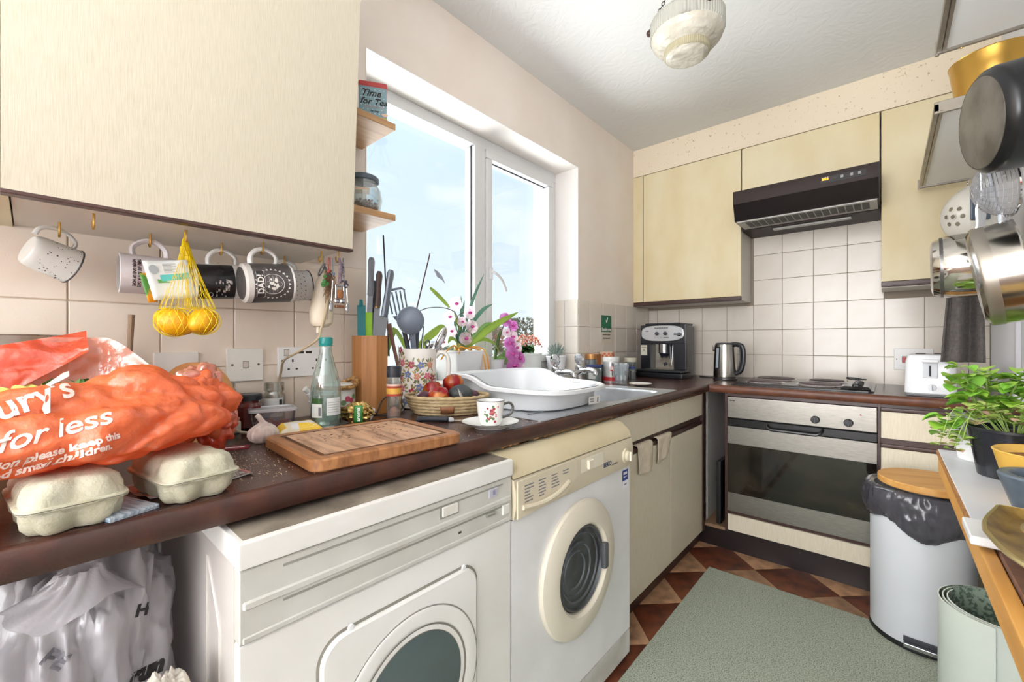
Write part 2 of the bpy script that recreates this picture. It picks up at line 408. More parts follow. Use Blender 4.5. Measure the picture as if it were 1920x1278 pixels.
def build_worktop():
    xe = XF - .012; ye = YF + .012; z0, z1 = CT - .038, CT
    g = G().box((.006, -.62, z0), (xe, SK[2], z1)).box((.006, SK[2], z0), (SK[0], SK[3], z1)).box((SK[1], SK[2], z0), (xe, SK[3], z1)).box((.006, SK[3], z0), (xe, L - .006, z1))
    a = tag(O('worktop', g, counter_m), 'dark brown mottled worktop under the window, running past the sink', 'worktop')
    O('front_edge', G().rings(nose((xe, -.62), (xe, ye), (1, 0)), close=False, caps=(False, False)), edge_m, a)
    g = G(); rr = random.Random(4)
    for k in range(90):
        y = rr.uniform(.75, 2.3); l = rr.uniform(.006, .03)
        g.box((xe + .004, y, z0 - .001), (xe + .0075, y + l, z0 + rr.uniform(.0015, .004)))
    s = O('chipped_edge', g, chip, a); s['kind'] = 'stuff'
    b = tag(O('worktop', G().box((xe + .002, ye, z0), (XR - .002, L - .006, z1)), counter_m), 'dark brown worktop over the oven, carrying the hob and toaster', 'worktop')
    O('front_edge', G().rings(nose((xe + .016, ye), (XR - .002, ye), (0, -1)), close=False, caps=(False, False)), M('worn_worktop_edge', '553022', .4, col2='74452a', vs=30, detail=7, lo=.4, hi=.8), b)
    O('joint_strip', G().box((xe - .004, ye - .002, CT), (xe + .004, L - .3, CT + .0015), mx=None), M('joint_strip', 'a89a8c', .4, .5), b)
    # crumbs and dust between the board and the bags
    g = G(); rr = random.Random(9)
    for k in range(420):
        x = rr.gauss(.43, .07); y = rr.gauss(.25, .045); s = rr.uniform(.0004, .0016)
        if not (.15 < x < .585): continue
        a_ = rr.random() * PI; d = Vector((math.cos(a_), math.sin(a_), 0)) * s; e = Vector((-d.y, d.x, 0)) * .5
        p = Vector((x, y, CT + .0003)); g.add([p - d, p + e, p + d, p - e, p + Vector((0, 0, s * .6))], [(0, 1, 4), (1, 2, 4), (2, 3, 4), (3, 0, 4)])
    for k in range(160):
        x = rr.uniform(.45, .585); y = rr.uniform(.62, .95); s = rr.uniform(.0004, .0012); p = Vector((x, y, CT + .0003))
        g.add([p + Vector((-s, 0, 0)), p + Vector((0, s, 0)), p + Vector((s, 0, 0)), p + Vector((0, -s, 0)), p + Vector((0, 0, s))], [(0, 1, 4), (1, 2, 4), (2, 3, 4), (3, 0, 4)])
    tag(O('bread_crumbs', g, M('crumb', 'd9c3a2', .8)), 'pale crumbs scattered on the brown worktop beside the chopping board', 'crumbs', kind='stuff')
build_worktop()

hook_m = M('brass_hook', 'c8a25c', .3, .9)
def cup_hook():
    return G().tube([(0, 0, 0), (0, 0, -.008)] + [(0, .008 - .008 * math.cos(a), -.012 - .011 * math.sin(a) * 1.3) for a in [PI * i / 8 for i in range(9)]] , .0021, 6)
HOOKS = [(.10, .038), (.229, .076), (.12, .17), (.215, .213), (.135, .296), (.215, .357), (.085, .452), (.221, .49), (.25, .521)]
def build_wall_cabinets():
    z0 = 1.291
    c = T('wall_cabinet', 'cream wood-grain wall cabinet over the carrier bag, cup hooks beneath', 'cabinet', (0, 0, z0))
    O('body', G().box((.004, -.02, 0), (.278, .526, .85)), grey_white, c)
    g = G(); t = .02   # door whose free edge leans out towards the top
    pr = [(-.029, 0), (.531, 0), (.561, .9), (-.029, .9)]
    g.add([(.28, y, z) for y, z in pr] + [(.30, y, z) for y, z in pr], [(0, 1, 2, 3), (4, 7, 6, 5), (0, 4, 5, 1), (1, 5, 6, 2), (2, 6, 7, 3), (3, 7, 4, 0)])
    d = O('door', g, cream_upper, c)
    O('door_edge_strip', G().box((.279, -.03, -.006), (.3015, .5325, .0005), .001), brown, d)
    hk = cup_hook().mesh('hook'); hk.materials.append(hook_m)
    for x, y in HOOKS: O('hook', hk, None, c, loc=(x, y, 0), rot=(0, 0, PI / 2))
    c2 = T('wall_cabinet', 'end of the next cream wall cabinet at the window-wall end beyond the cup hooks', 'cabinet', (0, -.62, z0 - .004))
    O('body', G().box((.004, 0, 0), (.278, .598, .85)), M('edge_cream', 'd3c8a8', .5), c2)
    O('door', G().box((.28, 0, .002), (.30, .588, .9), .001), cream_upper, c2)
    # hob wall
    zt = 2.176
    def cab(x0, x1, zb, zd, label, stripz=True, side=None):
        c = T('wall_cabinet', label, 'cabinet', (0, YS, 0))
        O('body', G().box((x0 + .001, .021, zb), (x1 - .001, L - YS - .007, zt)), grey_white, c)
        O('door', G().box((x0 + .0015, 0, zd), (x1 - .0015, .019, zt - .002), .001), yellow_cream, c)
        if stripz:
            g = G().box((x0 + .001, -.004, zd - .026), (x1 - .001, .02, zd - .0015), .002).box((x0 + .001, -.009, zd - .026), (x1 - .001, -.003, zd - .019), .002)
            O('finger_rail', g, brown, c)
        return c
    c = cab(.002, .664, 1.304, 1.328, 'yellowed cream wall cabinet above the coffee machine, beside the hood')
    f = O('filler_panel', G().box((.0, -.001, 1.33), (.068, .0185, zt - .002)), yellow_cream, c)
    O('shadow_gap', G().box((.068, -.0015, 1.33), (.0715, .002, zt)), M('gap_dark', '2a2018', .8), c)
    cab(.667, 1.271, 1.872, 1.874, 'shallow yellowed cabinet over the brown cooker hood', False)
    cab(1.275, XR - .004, 1.322, 1.352, 'yellowed cream wall cabinet behind the hanging saucepans')
build_wall_cabinets()

def build_base_units():
    xb = .58; y0, y1, y2 = 1.337, 1.876, 2.30
    c = T('base_cabinet', 'cream two-door base unit with two drawers under the sink', 'cabinet', (0, 0, 0))
    O('body', G().box((.03, y0 - .002, .09), (xb - .021, y0 + .014, CT - .04)).box((.03, y2 - .016, .09), (xb - .021, y2, CT - .04)).box((.03, y0 + .014, .09), (xb - .021, y2 - .016, .106)).box((xb - .029, y0 + .014, .106), (xb - .021, y2 - .016, CT - .04)), grey_white, c)
    for a, b in ((y0, y1), (y1, y2)):
        O('door', G().box((xb - .02, a + .0015, .084), (xb, b - .0015, .636), .001), cream, c)
        O('drawer', G().box((xb - .02, a + .0015, .684), (xb, b - .0015, .792), .001), cream, c)
    g = G().box((xb - .035, y0, .636), (xb - .012, y2, .684)).box((xb - .014, y0, .638), (xb + .002, y2, .655), .003)
    O('finger_rail', g, brown, c)
    O('finger_rail', G().box((xb - .018, y0, .792), (xb + .001, y2, CT - .039), .002), brown, c)
    O('corner_post', G().box((xb - .035, y2, .084), (xb + .004, y2 + .034, CT - .039), .001), brown, c)
    O('kickboard', G().box((.53, y0 - .002, 0), (.545, 2.365, .084)), brown, c)
    # unit on the hob wall: niche, oven housing, drawers
    yb = 2.345
    c = T('base_cabinet', 'cream drawer unit under the toaster beside the oven', 'cabinet', (0, 0, 0))
    x0, x1 = 1.277, XR - .003
    O('body', G().box((x0, yb + .022, .10), (x1, L - .02, CT - .039)), grey_white, c)
    O('side_post', G().box((1.268, yb - .002, .10), (1.2765, yb + .05, CT - .039)), brown, c)
    zs = [(.662, .772), (.36, .622), (.109, .32)]
    for a, b in zs:
        O('drawer', G().box((x0 + .001, yb, a), (x1, yb + .02, b), .001), cream, c)
        g = G().box((x0, yb + .008, b), (x1, yb + .022, b + .04)).box((x0, yb - .003, b + .002), (x1, yb + .012, b + .017), .003)
        O('finger_rail', g, brown, c)
    k = tag(O('kickboard', G().box((.545, 2.365, 0), (XR - .003, 2.38, .108)), M('near_black_brown', '1f1211', .4)), 'near-black kickboard along the floor under the oven', 'kickboard')
    c = T('oven_housing', 'dark-edged housing around the built-in oven with cream plinth drawer', 'cabinet', (0, 0, 0))
    O('side_panel', G().box((.676, yb + .004, .10), (.688, L - .02, CT - .039)), brown, c)
    O('niche_side', G().box((.566, yb + .06, .10), (.575, L - .02, CT - .039)), M('niche_white', 'cfccc6', .5), c)
    O('niche_floor', G().box((.575, yb + .002, .10), (.676, L - .02, .115)), M('niche_board', '8d7055', .6), c)
    O('top_rail', G().box((.688, yb - .001, .788), (1.2675, yb + .02, CT - .0385)), brown, c)
    O('plinth_drawer', G().box((.69, yb, .110), (1.2675, yb + .02, .191), .001), cream, c)
    O('shelf_board', G().box((.688, yb + .01, .1915), (1.2675, L - .03, .206)), brown, c)
build_base_units()

def build_oven():
    yb = 2.345; x0, x1 = .69, 1.2665
    o = T('oven', 'built-in stainless steel oven with dark glass door and two knobs', 'oven', (0, yb, 0))
    O('body', G().box((x0 + .004, .012, .208), (x1 - .004, .52, .785)), M('oven_body', '2b2a2a', .6), o)
    p = O('control_panel', G().box((x0, -.006, .680), (x1, .011, .785), .003), steel, o)
    O('door_top_band', G().box((x0, -.004, .640), (x1, .010, .676), .002), M('oven_black_band', '141416', .25), o)
    d = O('door', G().box((x0, -.006, .550), (x1, .010, .638), .001).box((x0, -.006, .210), (x1, .010, .303), .001).box((x0, -.002, .300), (x1, .008, .552)), steel, o)
    O('door_glass', G().box((x0 + .001, -.0055, .3035), (x1 - .001, -.002, .5495)), M('oven_glass', '151310', .06, col2='3a3226', vs=7, stretch=(1, 1, 2.2), lo=.45, hi=.85, coat=.5), d)
    g = G(); rr = random.Random(3)
    g.tube([(.862, -.006, .668), (.868, -.03, .655), (.885, -.034, .646), (1.06, -.034, .646), (1.076, -.03, .655), (1.082, -.006, .668)], .007, 8, flat=.8)
    O('door_handle', g, M('oven_handle', '17171a', .3), d)
    for x in (1.055, 1.172):
        k = O('knob', G().lathe([(0, 0), (.017, 0), (.0165, .012), (.014, .016), (0, .0165)], 24, frame((x, -.006, .712), (0, -1, 0), (1, 0, 0))), black_plastic, p)
        O('knob_grip', G().box((x - .0032, -.030, .697), (x + .0032, -.0225, .727), .001), M('knob_grip', '3c3c42', .25), k)
        for a in range(5):
            an = PI * (.0 + a * .28); O('dial_mark', G().box((x + .024 * math.cos(an) - .0018, -.0066, .712 + .024 * math.sin(an) - .0006), (x + .024 * math.cos(an) + .0018, -.0058, .712 + .024 * math.sin(an) + .0006)), grey_ink, p)
    O('indicator_light', G().lathe([(0, 0), (.003, 0), (.0025, .0015), (0, .002)], 12, frame((1.213, -.006, .75), (0, -1, 0), (1, 0, 0))), M('indicator_red', '9c2a22', .3), p)
    for x in (.78, .82, .85, .875):
        for z in (.735, .722): O('panel_symbol', G().box((x - .0025, -.0064, z - .0015), (x + .0025, -.0058, z + .0015)), grey_ink, p)
    for k in range(2): O('brand_mark', G().box((.701 + k * .0125, -.0064, .764), (.712 + k * .0125, -.0058, .769)), black_ink, p)
build_oven()

def build_hood():
    x0, x1 = .676, 1.2715; y0 = 2.50
    bm_ = M('hood_brown', '2c1d1a', .5, spec=.25, bump=.05, bs=300); bd = M('hood_visor', '140c0b', .25, spec=.3)
    h = T('cooker_hood', 'dark brown slim cooker hood with grey slatted filter over the hob', 'cooker hood', (0, 0, 0))
    prof = [(y0, 1.865), (y0, 1.80), (y0 + .035, 1.712), (YS - .004, 1.712), (YS - .004, 1.865)]
    g = G().rings([[(x, y, z) for y, z in prof] for x in (x0, x1)])
    body = O('body', g, bm_, h)
    O('rear_box', G().box((.668, YS - .003, 1.70), (x1, L - .006, 1.8705)), bm_, h)
    g = G(); q = [(y0 + .0005, 1.797), (y0 + .0345, 1.715), (y0 + .0315, 1.714), (y0 - .0025, 1.796)]
    g.rings([[(x, y, z) for y, z in q] for x in (x0 + .003, x1 - .003)]); O('visor', g, bd, h)
    gm = M('filter_grey', 'bdbab5', .5)
    O('filter_plate', G().box((x0 + .008, y0 + .04, 1.706), (x1 - .008, YS + .02, 1.7118)), gm, h)
    slot = M('filter_dark', '4b4947', .7, col2='625f5c', vs=40); sl = G().box((0, 0, 0), (.026, .12, .003)).mesh('filter_slot'); sl.materials.append(slot)
    for k in range(17): O('filter_slot', sl, None, h, loc=(x0 + .045 + k * .0305, y0 + .062, 1.7045))
    O('lamp_cover', G().box((x0 + .14, YS + .035, 1.690), (x1 - .11, YS + .07, 1.6995), .003), M('lamp_cover', 'a9a6a0', .3), h)
    O('switch_strip', G().box((1.06, y0 - .002, 1.815), (1.225, y0 + .001, 1.845)), M('switch_black', '0d0b0b', .4), h)
    for k in range(3): O('indicator', G().box((1.064 + k * .009, y0 - .0035, 1.828), (1.071 + k * .009, y0 - .0015, 1.838), .0005), M('orange_light', 'ff9a20', .4, emit=1.2), h)
    for k in range(4): O('indicator_mark', G().box((1.064 + k * .007, y0 - .003, 1.8395), (1.067 + k * .007, y0 - .0015, 1.842)), white_ink, h)
    for x in (1.105, 1.165): O('slider_slot', G().box((x - .012, y0 - .0032, 1.825), (x + .014, y0 - .0015, 1.836)), M('slot_grey', '2f2a29', .5), h)
    for x in (1.14, 1.175, 1.203): O('slider_knob', G().box((x - .006, y0 - .006, 1.824), (x + .006, y0 - .0018, 1.838), .0012), M('slider_silver', '8a8684', .35, .4), h)
build_hood()

def build_hob():
    x0, x1, y0, y1, z = .69, 1.255, 2.395, 2.875, CT + .0005
    bk = M('hob_black', '1d1b1c', .22, col2='2b2828', vs=30)
    h = T('electric_hob', 'black four-plate electric hob set in the worktop above the oven', 'hob', (0, 0, z))
    g = G(); lo = rrect(x0, y0, x1, y1, .02); li = rrect(x0 + .012, y0 + .012, x1 - .012, y1 - .012, .012)
    g.rings([[(x, y, 0) for x, y in lo], [(x, y, .005) for x, y in lo], [(x, y, .011) for x, y in li]])
    O('hob_plate', g, bk, h)
    for x, y, r in ((.825, 2.515, .075), (1.055, 2.515, .085), (.83, 2.755, .09), (1.06, 2.755, .075)):
        rg = O('hotplate_ring', G().lathe([(r + .014, .011), (r + .012, .0145), (r + .004, .018), (r + .001, .0165), (r, .011)], 40, Matrix.Translation((x, y, 0))), M('hotplate_steel', 'b5b2b8', .18, 1), h)
        O('hotplate', G().lathe([(r - .0005, .011), (r - .0005, .019), (r - .004, .022), (r * .3, .022), (r * .28, .0205), (0, .0205)], 40, Matrix.Translation((x, y, 0))), M('cast_iron', '3a2f31', .45, .5, col2='5b474a', vs=12), h)
    # raised control block with four knobs
    g = G(); c = [(x1 - .115, y0 + .01), (x1 - .01, y0 + .01), (x1 - .01, y0 + .30), (x1 - .10, y0 + .30)]
    ci = [(x1 - .105, y0 + .02), (x1 - .018, y0 + .02), (x1 - .018, y0 + .29), (x1 - .092, y0 + .29)]
    g.rings([[(x, y, .0105) for x, y in c], [(x, y, .022) for x, y in ci]]); cb = O('control_block', g, bk, h)
    for k in range(4):
        yy = y0 + .05 + k * .062
        kb = O('knob', G().lathe([(0, .022), (.019, .022), (.0175, .03), (.012, .033), (0, .033)], 20, Matrix.Translation((x1 - .058, yy, 0))), black_plastic, cb)
        O('knob_grip', G().box((x1 - .0615, yy - .017, .032), (x1 - .0545, yy + .017, .05 if k == 1 else .042), .0015), M('knob_edge', '77757a', .3), kb)
    lighter = T('scraper', 'slotted black scraper lying across the hob control knobs', 'scraper', (1.197, 2.405, CT + .052), .5)
    O('handle', G().box((-.012, -.01, 0), (.012, .06, .01), .003), black_plastic, lighter)
    for k in range(6): O('prong', G().box((-.03 + k * .011, -.014, .001), (-.023 + k * .011, .004, .007), .001), M('prong_grey', '5d5c5f', .3, .6), lighter)
build_hob()

def door_rings(t, y, z, x, prof, mat, name, n=64, parent=None, sy=1, sz=1):
    """lathe about the x axis; prof = (radius, out)"""
    m = frame((x, y, z), (1, 0, 0), (0, 1, 0)) @ Matrix.Diagonal((sy, sz, 1, 1))
    return O(name, G().lathe(prof, n, m), mat, parent or t)
def build_washer():
    y0, y1, X = .7335, 1.330, .65; yc = (y0 + y1) / 2
    t = T('washing_machine', 'white front-loading washing machine with cream control panel and round door', 'washing machine', (0, 0, 0))
    O('body', G().box((.07, y0, .02), (X - .03, y1, .784)).box((X - .032, y0, .02), (X - .012, y1, .744)).box((X - .0125, y0, .106), (X, y1, .648)), white_enamel, t)
    for y in (y0 + .05, y1 - .05):
        for x in (.12, X - .06): O('foot', G().lathe([(0, 0), (.02, 0), (.02, .021), (0, .021)], 12, Matrix.Translation((x, y, 0))), black_plastic, t)
    O('plinth', G().box((X - .01, y0, .024), (X + .0, y1, .102), .001), M('washer_plinth', 'd9d8d5', .4, col2='bdb9b2', vs=9), t)
    cp = M('washer_cream', 'cfc5ac', .38); 
    prof = [(X - .012, .649), (X + .006, .652), (X + .012, .68), (X + .012, .715), (X + .006, .742), (X - .012, .744)]
    p = O('control_panel', G().rings([[(x, y, z) for x, z in prof] for y in (y0, y1)]), cp, t)
    prof = [(.09, .7855), (.09, .801), (X - .09, .801), (X - .03, .789), (X - .004, .768), (X + .005, .7455), (X - .012, .7455), (X - .03, .7855)]
    O('top_cover', G().rings([[(x, y, z) for x, z in prof] for y in (y0 + .002, y1)]), M('washer_cream_top', 'c9bd9e', .7, col2='bcae8a', vs=4, spec=.2), t)
    # detergent drawer: bowed front with a handle scoop
    g = G(); pts = [(y0 + .004, .741), (y0 + .25, .743), (y0 + .25, .70), (y0 + .235, .682), (y0 + .195, .662), (y0 + .004, .654)]
    dr = O('detergent_drawer', G().rings([[(X + .011, y, z) for y, z in pts], [(X + .0155, y, z) for y, z in pts]]), M('drawer_cream', 'd2c8b0', .36), t)
    O('drawer_grip', G().tube(bez([(X + .017, y0 + .02, .678), (X + .021, y0 + .09, .672), (X + .02, y0 + .16, .678), (X + .016, y0 + .21, .692)]), .006, 8), M('drawer_cream', ''), dr)
    F_ = lambda y, z: frame((X + .0158, y, z), (1, 0, 0), (0, 1, 0))
    rr = random.Random(2)
    for k, (yy, n) in enumerate(((.045, 6), (.098, 6), (.15, 5), (.20, 2))):
        for j in range(n):
            w = rr.uniform(.018, .034); O('programme_line', G().box((X + .0155, y0 + yy - .017, .724 - j * .0075), (X + .0162, y0 + yy - .017 + w, .7265 - j * .0075)), grey_ink, dr)
    O('selector_slot', G().box((X + .0118, y0 + .275, .697), (X + .0126, y0 + .40, .735), .0004), M('selector_cream', 'e3dcc8', .35), p)
    O('start_button', G().box((X + .012, y0 + .305, .702), (X + .021, y0 + .33, .728), .002), M('button_cream', 'ddd5c0', .35), p)
    text('BEKO', .019, M('navy_ink', '3b4260', .5), p, frame((X + .0123, y0 + .425, .69), (1, 0, 0), (0, 1, 0)), bold=.0006)
    text('Excellence', .009, grey_ink, p, frame((X + .0123, y0 + .47, .683), (1, 0, 0), (0, 1, 0)), shear=.3)
    k = door_rings(t, y1 - .053, .693, X + .012, [(0, .016), (.012, .016), (.016, .014), (.017, .006), (.023, .004), (.0245, 0), (0, 0)], cp, 'dial', 28, p)
    O('dial_grip', G().box((X + .027, y1 - .0565, .679), (X + .033, y1 - .0495, .707), .001), M('dial_grip', 'e6dfcd', .35), k)
    st = O('energy_sticker', G().box((X, y1 - .052, .592), (X + .0006, y1 - .014, .640)), M('sticker_blue', '23408f', .4), t)
    text('BEAB', .011, white_ink, st, frame((X + .0008, y1 - .033, .629), (1, 0, 0), (0, 1, 0)), bold=.0004)
    text('Approved', .006, white_ink, st, frame((X + .0008, y1 - .033, .618), (1, 0, 0), (0, 1, 0)))
    O('sticker_white', G().box((X + .0005, y1 - .052, .580), (X + .0008, y1 - .014, .6055)), M('sticker_white', 'e6e6ea', .4), st)
    text('YEARS', .007, grey_ink, st, frame((X + .001, y1 - .033, .593), (1, 0, 0), (0, 1, 0)))
    # porthole
    c = M('washer_door', 'd9d2c0', .33); dy, dz = 1.017, .433
    dd = door_rings(t, dy, dz, X, [(.184, 0), (.186, .006), (.182, .013), (.168, .019), (.14, .024), (.124, .023), (.118, .017), (.116, .004)], c, 'door', 72)
    door_rings(t, dy, dz, X, [(.1165, .004), (.113, .012), (.109, .014), (.106, .004)], M('door_dark_seal', '4c4d52', .3), 'door_seal', 64, dd)
    O('door_handle', G().box((X + .012, dy + .098, dz - .04), (X + .029, dy + .121, dz + .035), .005), M('handle_grey', '55565a', .35), dd)
    door_rings(t, dy, dz, X, [(.110, .0055), (.10, .0035), (.085, .0025), (.06, .0018), (.0, .0015)], M('drum_window', '15171a', .45, col2='3a3d43', vs=5, stretch=(1, 1, .3)), 'drum_bowl', 56, dd)
    for rr0, yo in ((.092, 0), (.070, -.016), (.05, -.026)):  # highlights on the porthole bowl, painted as paler rings
        door_rings(t, dy + yo, dz, X, [(rr0 - .004, .003), (rr0 - .002, .007), (rr0 + .001, .007), (rr0 + .003, .003)], M('bowl_highlight', '54575e', .2), 'painted_highlight_ring', 48, dd)
    door_rings(t, dy, dz, X, [(.109, .010), (.09, .016), (.05, .022), (0, .024)], film('porthole_glass', 'eef2f3', .97, gloss=.035), 'door_glass', 56, dd)
build_washer()

def build_dryer():
    y0, y1, X = .184, .7305, .65
    t = T('tumble_dryer', 'white tumble dryer with grey control panel under the chopping board', 'tumble dryer', (0, 0, 0))
    w = M('dryer_white', 'e4e3df', .3, col2='dcdad4', vs=3); gr = M('dryer_grey', 'c6c5be', .42, col2='bbb9b1', vs=9)
    side = M('dryer_side', 'cfc9c2', .14)
    O('body', G().box((.07, y0, .02), (X - .02, y1, .755)), side, t)
    for y in (y0 + .05, y1 - .05):
        for x in (.12, X - .07): O('foot', G().lathe([(0, 0), (.02, 0), (.02, .021), (0, .021)], 12, Matrix.Translation((x, y, 0))), black_plastic, t)
    O('front_panel', G().box((X - .02, y0, .03), (X, y1, .652), .002), w, t)
    O('side_rib', G().tube([(X - .149, y0, .08), (X - .149, y0, .728), (X - .085, y0, .639), (X - .085, y0, .08)], .0018, 6), M('rib_light', 'c9c3bb', .3), t)
    l = O('lid', G().box((.06, y0 - .002, .7555), (X + .006, y1 + .001, .7925), .003), w, t)
    O('lid_grime', G().box((.1, y0 + .006, .7925), (X - .004, y1 - .004, .793)), M('grimy_top', '8d8375', .6, col2='5d5347', vs=14, detail=8, lo=.35, hi=.7, bump=.2, bs=120), l)
    p = O('control_panel', G().box((X - .02, y0, .655), (X + .002, y1, .7535), .0015).box((X, y0 + .004, .700), (X + .006, y1 - .004, .7115), .002).box((X, y0 + .004, .655), (X + .004, y1 - .004, .664), .0015), gr, t)
    groove = M('panel_groove', '8f8e86', .5)
    for z, a, b in ((.7405, y0 + .055, y1 - .03), (.6915, y0 + .055, y1 - .02)):
        O('panel_groove', G().box((X + .002, a, z), (X + .0026, b, z + .0035)), groove, p)
    b1 = O('push_button', G().box((X + .001, y0 + .343, .7215), (X + .006, y0 + .382, .7405), .001), M('dryer_button', 'd6d4cb', .4), p)
    O('button_recess', G().box((X + .0018, y0 + .338, .718), (X + .0024, y0 + .386, .744)), groove, p)
    O('indicator_window', G().box((X + .001, y1 - .075, .722), (X + .004, y1 - .048, .741), .001), M('window_lilac', 'b9b8c4', .3), p)
    O('indicator_slot', G().box((X + .0035, y1 - .063, .727), (X + .0045, y1 - .056, .737)), M('window_dark', '8583a0', .4), p)
    O('slider_button', G().box((X + .001, y1 - .034, .674), (X + .007, y1 - .012, .696), .0012), M('slider_grey', 'd8d7d0', .4), p)
    O('small_latch', G().box((X + .001, y1 - .085, .684), (X + .007, y1 - .055, .691), .002), groove, p)
    O('vent_dash', G().box((X + .002, y0 + .385, .675), (X + .0028, y0 + .393, .679)), M('dash_dark', '403d38', .5), p)
    # recessed door with round window
    c, cz = (y0 + .27), .42
    ya, yb, za, zb = y0 + .102, y1 - .108, .12, .606
    lo = rrect(ya, za, yb, zb, .045, 8); li = rrect(ya + .005, za + .005, yb - .005, zb - .005, .041, 8)
    O('door_gap', G().rings([[(X, y, z) for y, z in lo], [(X + .0008, y, z) for y, z in lo]]), M('door_gap_shadow', '8b877d', .6), t)
    lj = rrect(ya + .009, za + .009, yb - .009, zb - .009, .038, 8)
    d = O('door', G().rings([[(X, y, z) for y, z in li], [(X + .004, y, z) for y, z in li], [(X + .007, y, z) for y, z in lj]]), w, t)
    dy, dz, r = .462, .418, .150
    door_rings(t, dy, dz, X, [(r + .002, .0068), (r + .001, .0085), (r - .003, .0095), (r - .020, .0092), (r - .026, .0082), (r - .028, .0072)], w, 'door_ring', 72, d)
    door_rings(t, dy, dz, X, [(r + .0045, .0065), (r + .004, .0078), (r + .002, .0078), (r + .0015, .0065)], M('ring_shadow', '8f8c86', .5), 'ring_groove', 72, d)
    door_rings(t, dy, dz, X, [(r - .028, .0085), (r - .034, .006), (r - .042, .0073)], M('window_trim', '77706a', .35), 'window_trim', 64, d)
    door_rings(t, dy, dz, X, [(r - .0415, .0076), (r - .08, .010), (0, .011)], M('dryer_glass', '4b5a5c', .08, coat=.6, col2='3c484b', vs=2), 'door_glass', 64, d)
    for y in (ya + .055, yb - .04): O('hinge_screw', G().lathe([(0, 0), (.006, 0), (.005, .003), (0, .004)], 12, frame((X + .002, y, zb - .003), (1, 0, 0), (0, 1, 0))), white_plastic, d)
build_dryer()
# ---------------------------------------------------------------- things on the window wall
def build_wall_bits():
    pl = M('switch_plate', 'ebe8e0', .35); sc = M('screw_brass', '6d6453', .35, .8)
    def plate(name, label, cat, x, y, z, w, h, m=pl, d=.010, face='x'):
        mx = frame((x, y, z), (1, 0, 0), (0, 1, 0)) if face == 'x' else frame((x, y, z), (0, -1, 0), (1, 0, 0))
        t = T(name, label, cat, mx=mx)
        O('plate', G().box((-w / 2, -h / 2, 0), (w / 2, h / 2, d), .003), m, t)
        return t
    def screw(t, x, y, d=.010):
        O('screw', G().lathe([(0, d), (.0032, d), (.0026, d + .0012), (0, d + .0014)], 12, Matrix.Translation((x, y, 0))), sc, t)
    def rocker(t, x, y, w=.011, h=.017, d=.010):
        g = G().box((-w / 2, -h / 2, -.002), (w / 2, h / 2, .003), .001, Matrix.Translation((x, y, d)) @ Matrix.Rotation(.14, 4, 'X')); O('rocker', g, M('rocker', 'd5cdc4', .35), t)
        O('rocker_gap', G().box((x - w / 2 - .001, y - h / 2 - .001, d - .0005), (x + w / 2 + .001, y + h / 2 + .001, d + .0003)), M('gap_dark', ''), t)
    t = plate('light_switch', 'cream single switch plate half hidden behind the carrier bag', 'switch', .005, .2345, .992, .087, .087); rocker(t, 0, -.004); screw(t, -.03, -.004); screw(t, .03, -.004)
    t = plate('light_switch', 'cream single switch plate with two brass screws, above the jam jar', 'switch', .005, .381, 1.0, .087, .087); rocker(t, 0, 0); screw(t, -.031, 0); screw(t, .031, 0)
    wp = M('socket_white', 'f0efed', .3)
    t = plate('wall_socket', 'white double wall socket with USB ports behind the glass bottle', 'socket', .005, .5345, 1.003, .147, .086, wp)
    for s in (-1, 1):
        rocker(t, s * .051, .027, .011, .017)
        for dx, dy, w, h in ((0, .004, .0045, .008), (-.011, -.020, .006, .0045), (.011, -.020, .006, .0045)):
            O('pin_hole', G().box((s * .034 + dx - w / 2, dy - h / 2, .0098), (s * .034 + dx + w / 2, dy + h / 2, .0104)), M('hole_dark', '2b2522', .7), t)
    screw(t, -.062, .004); screw(t, .062, .004)
    for x in (-.012, .011): O('usb_port', G().box((x - .009, .024, .0098), (x + .009, .031, .0106)), M('hole_dark', ''), t)
    # cooker switch on the hob wall
    t = plate('cooker_switch', 'white double cooker switch plate with red rocker behind the toaster', 'switch', 1.396, L - .005, .973, .146, .108, wp, face='y')
    rocker(t, -.03, 0, .02, .03); O('red_rocker', G().box((-.042, -.018, .011), (-.018, .012, .015), .001), M('rocker_red', 'b3202a', .3), t); screw(t, -.062, 0)
    # green sign
    gs = M('sign_green', '0f6b4a', .4); t = T('smoking_sign', 'green and white smoking area sign stuck to the tiles by the corner', 'sign', mx=frame((.0055, 2.34, 1.142), (1, 0, 0), (0, 1, 0)))
    O('green_panel', G().box((-.062, -.02, 0), (.062, .082, .0012)), gs, t)
    O('white_panel', G().box((-.062, -.085, 0), (.062, -.02, .0012)), M('sign_cream', 'd9cdbb', .4), t)
    F_ = lambda x, y: Matrix.Translation((x, y, .0016))
    text('Smoking area', .029, white_ink, t, F_(0, -.004), xs=.72, bold=.0005)
    text('Please discard cigarette', .0135, black_ink, t, F_(0, -.036), xs=.74); text('ends in bins provided', .0135, black_ink, t, F_(0, -.058), xs=.74)
    O('tick_mark', G().tube([(-.008, .052, .002), (-.001, .038, .002), (.016, .07, .002)], [.002, .0025, .0012], 6), white_ink, t)
build_wall_bits()

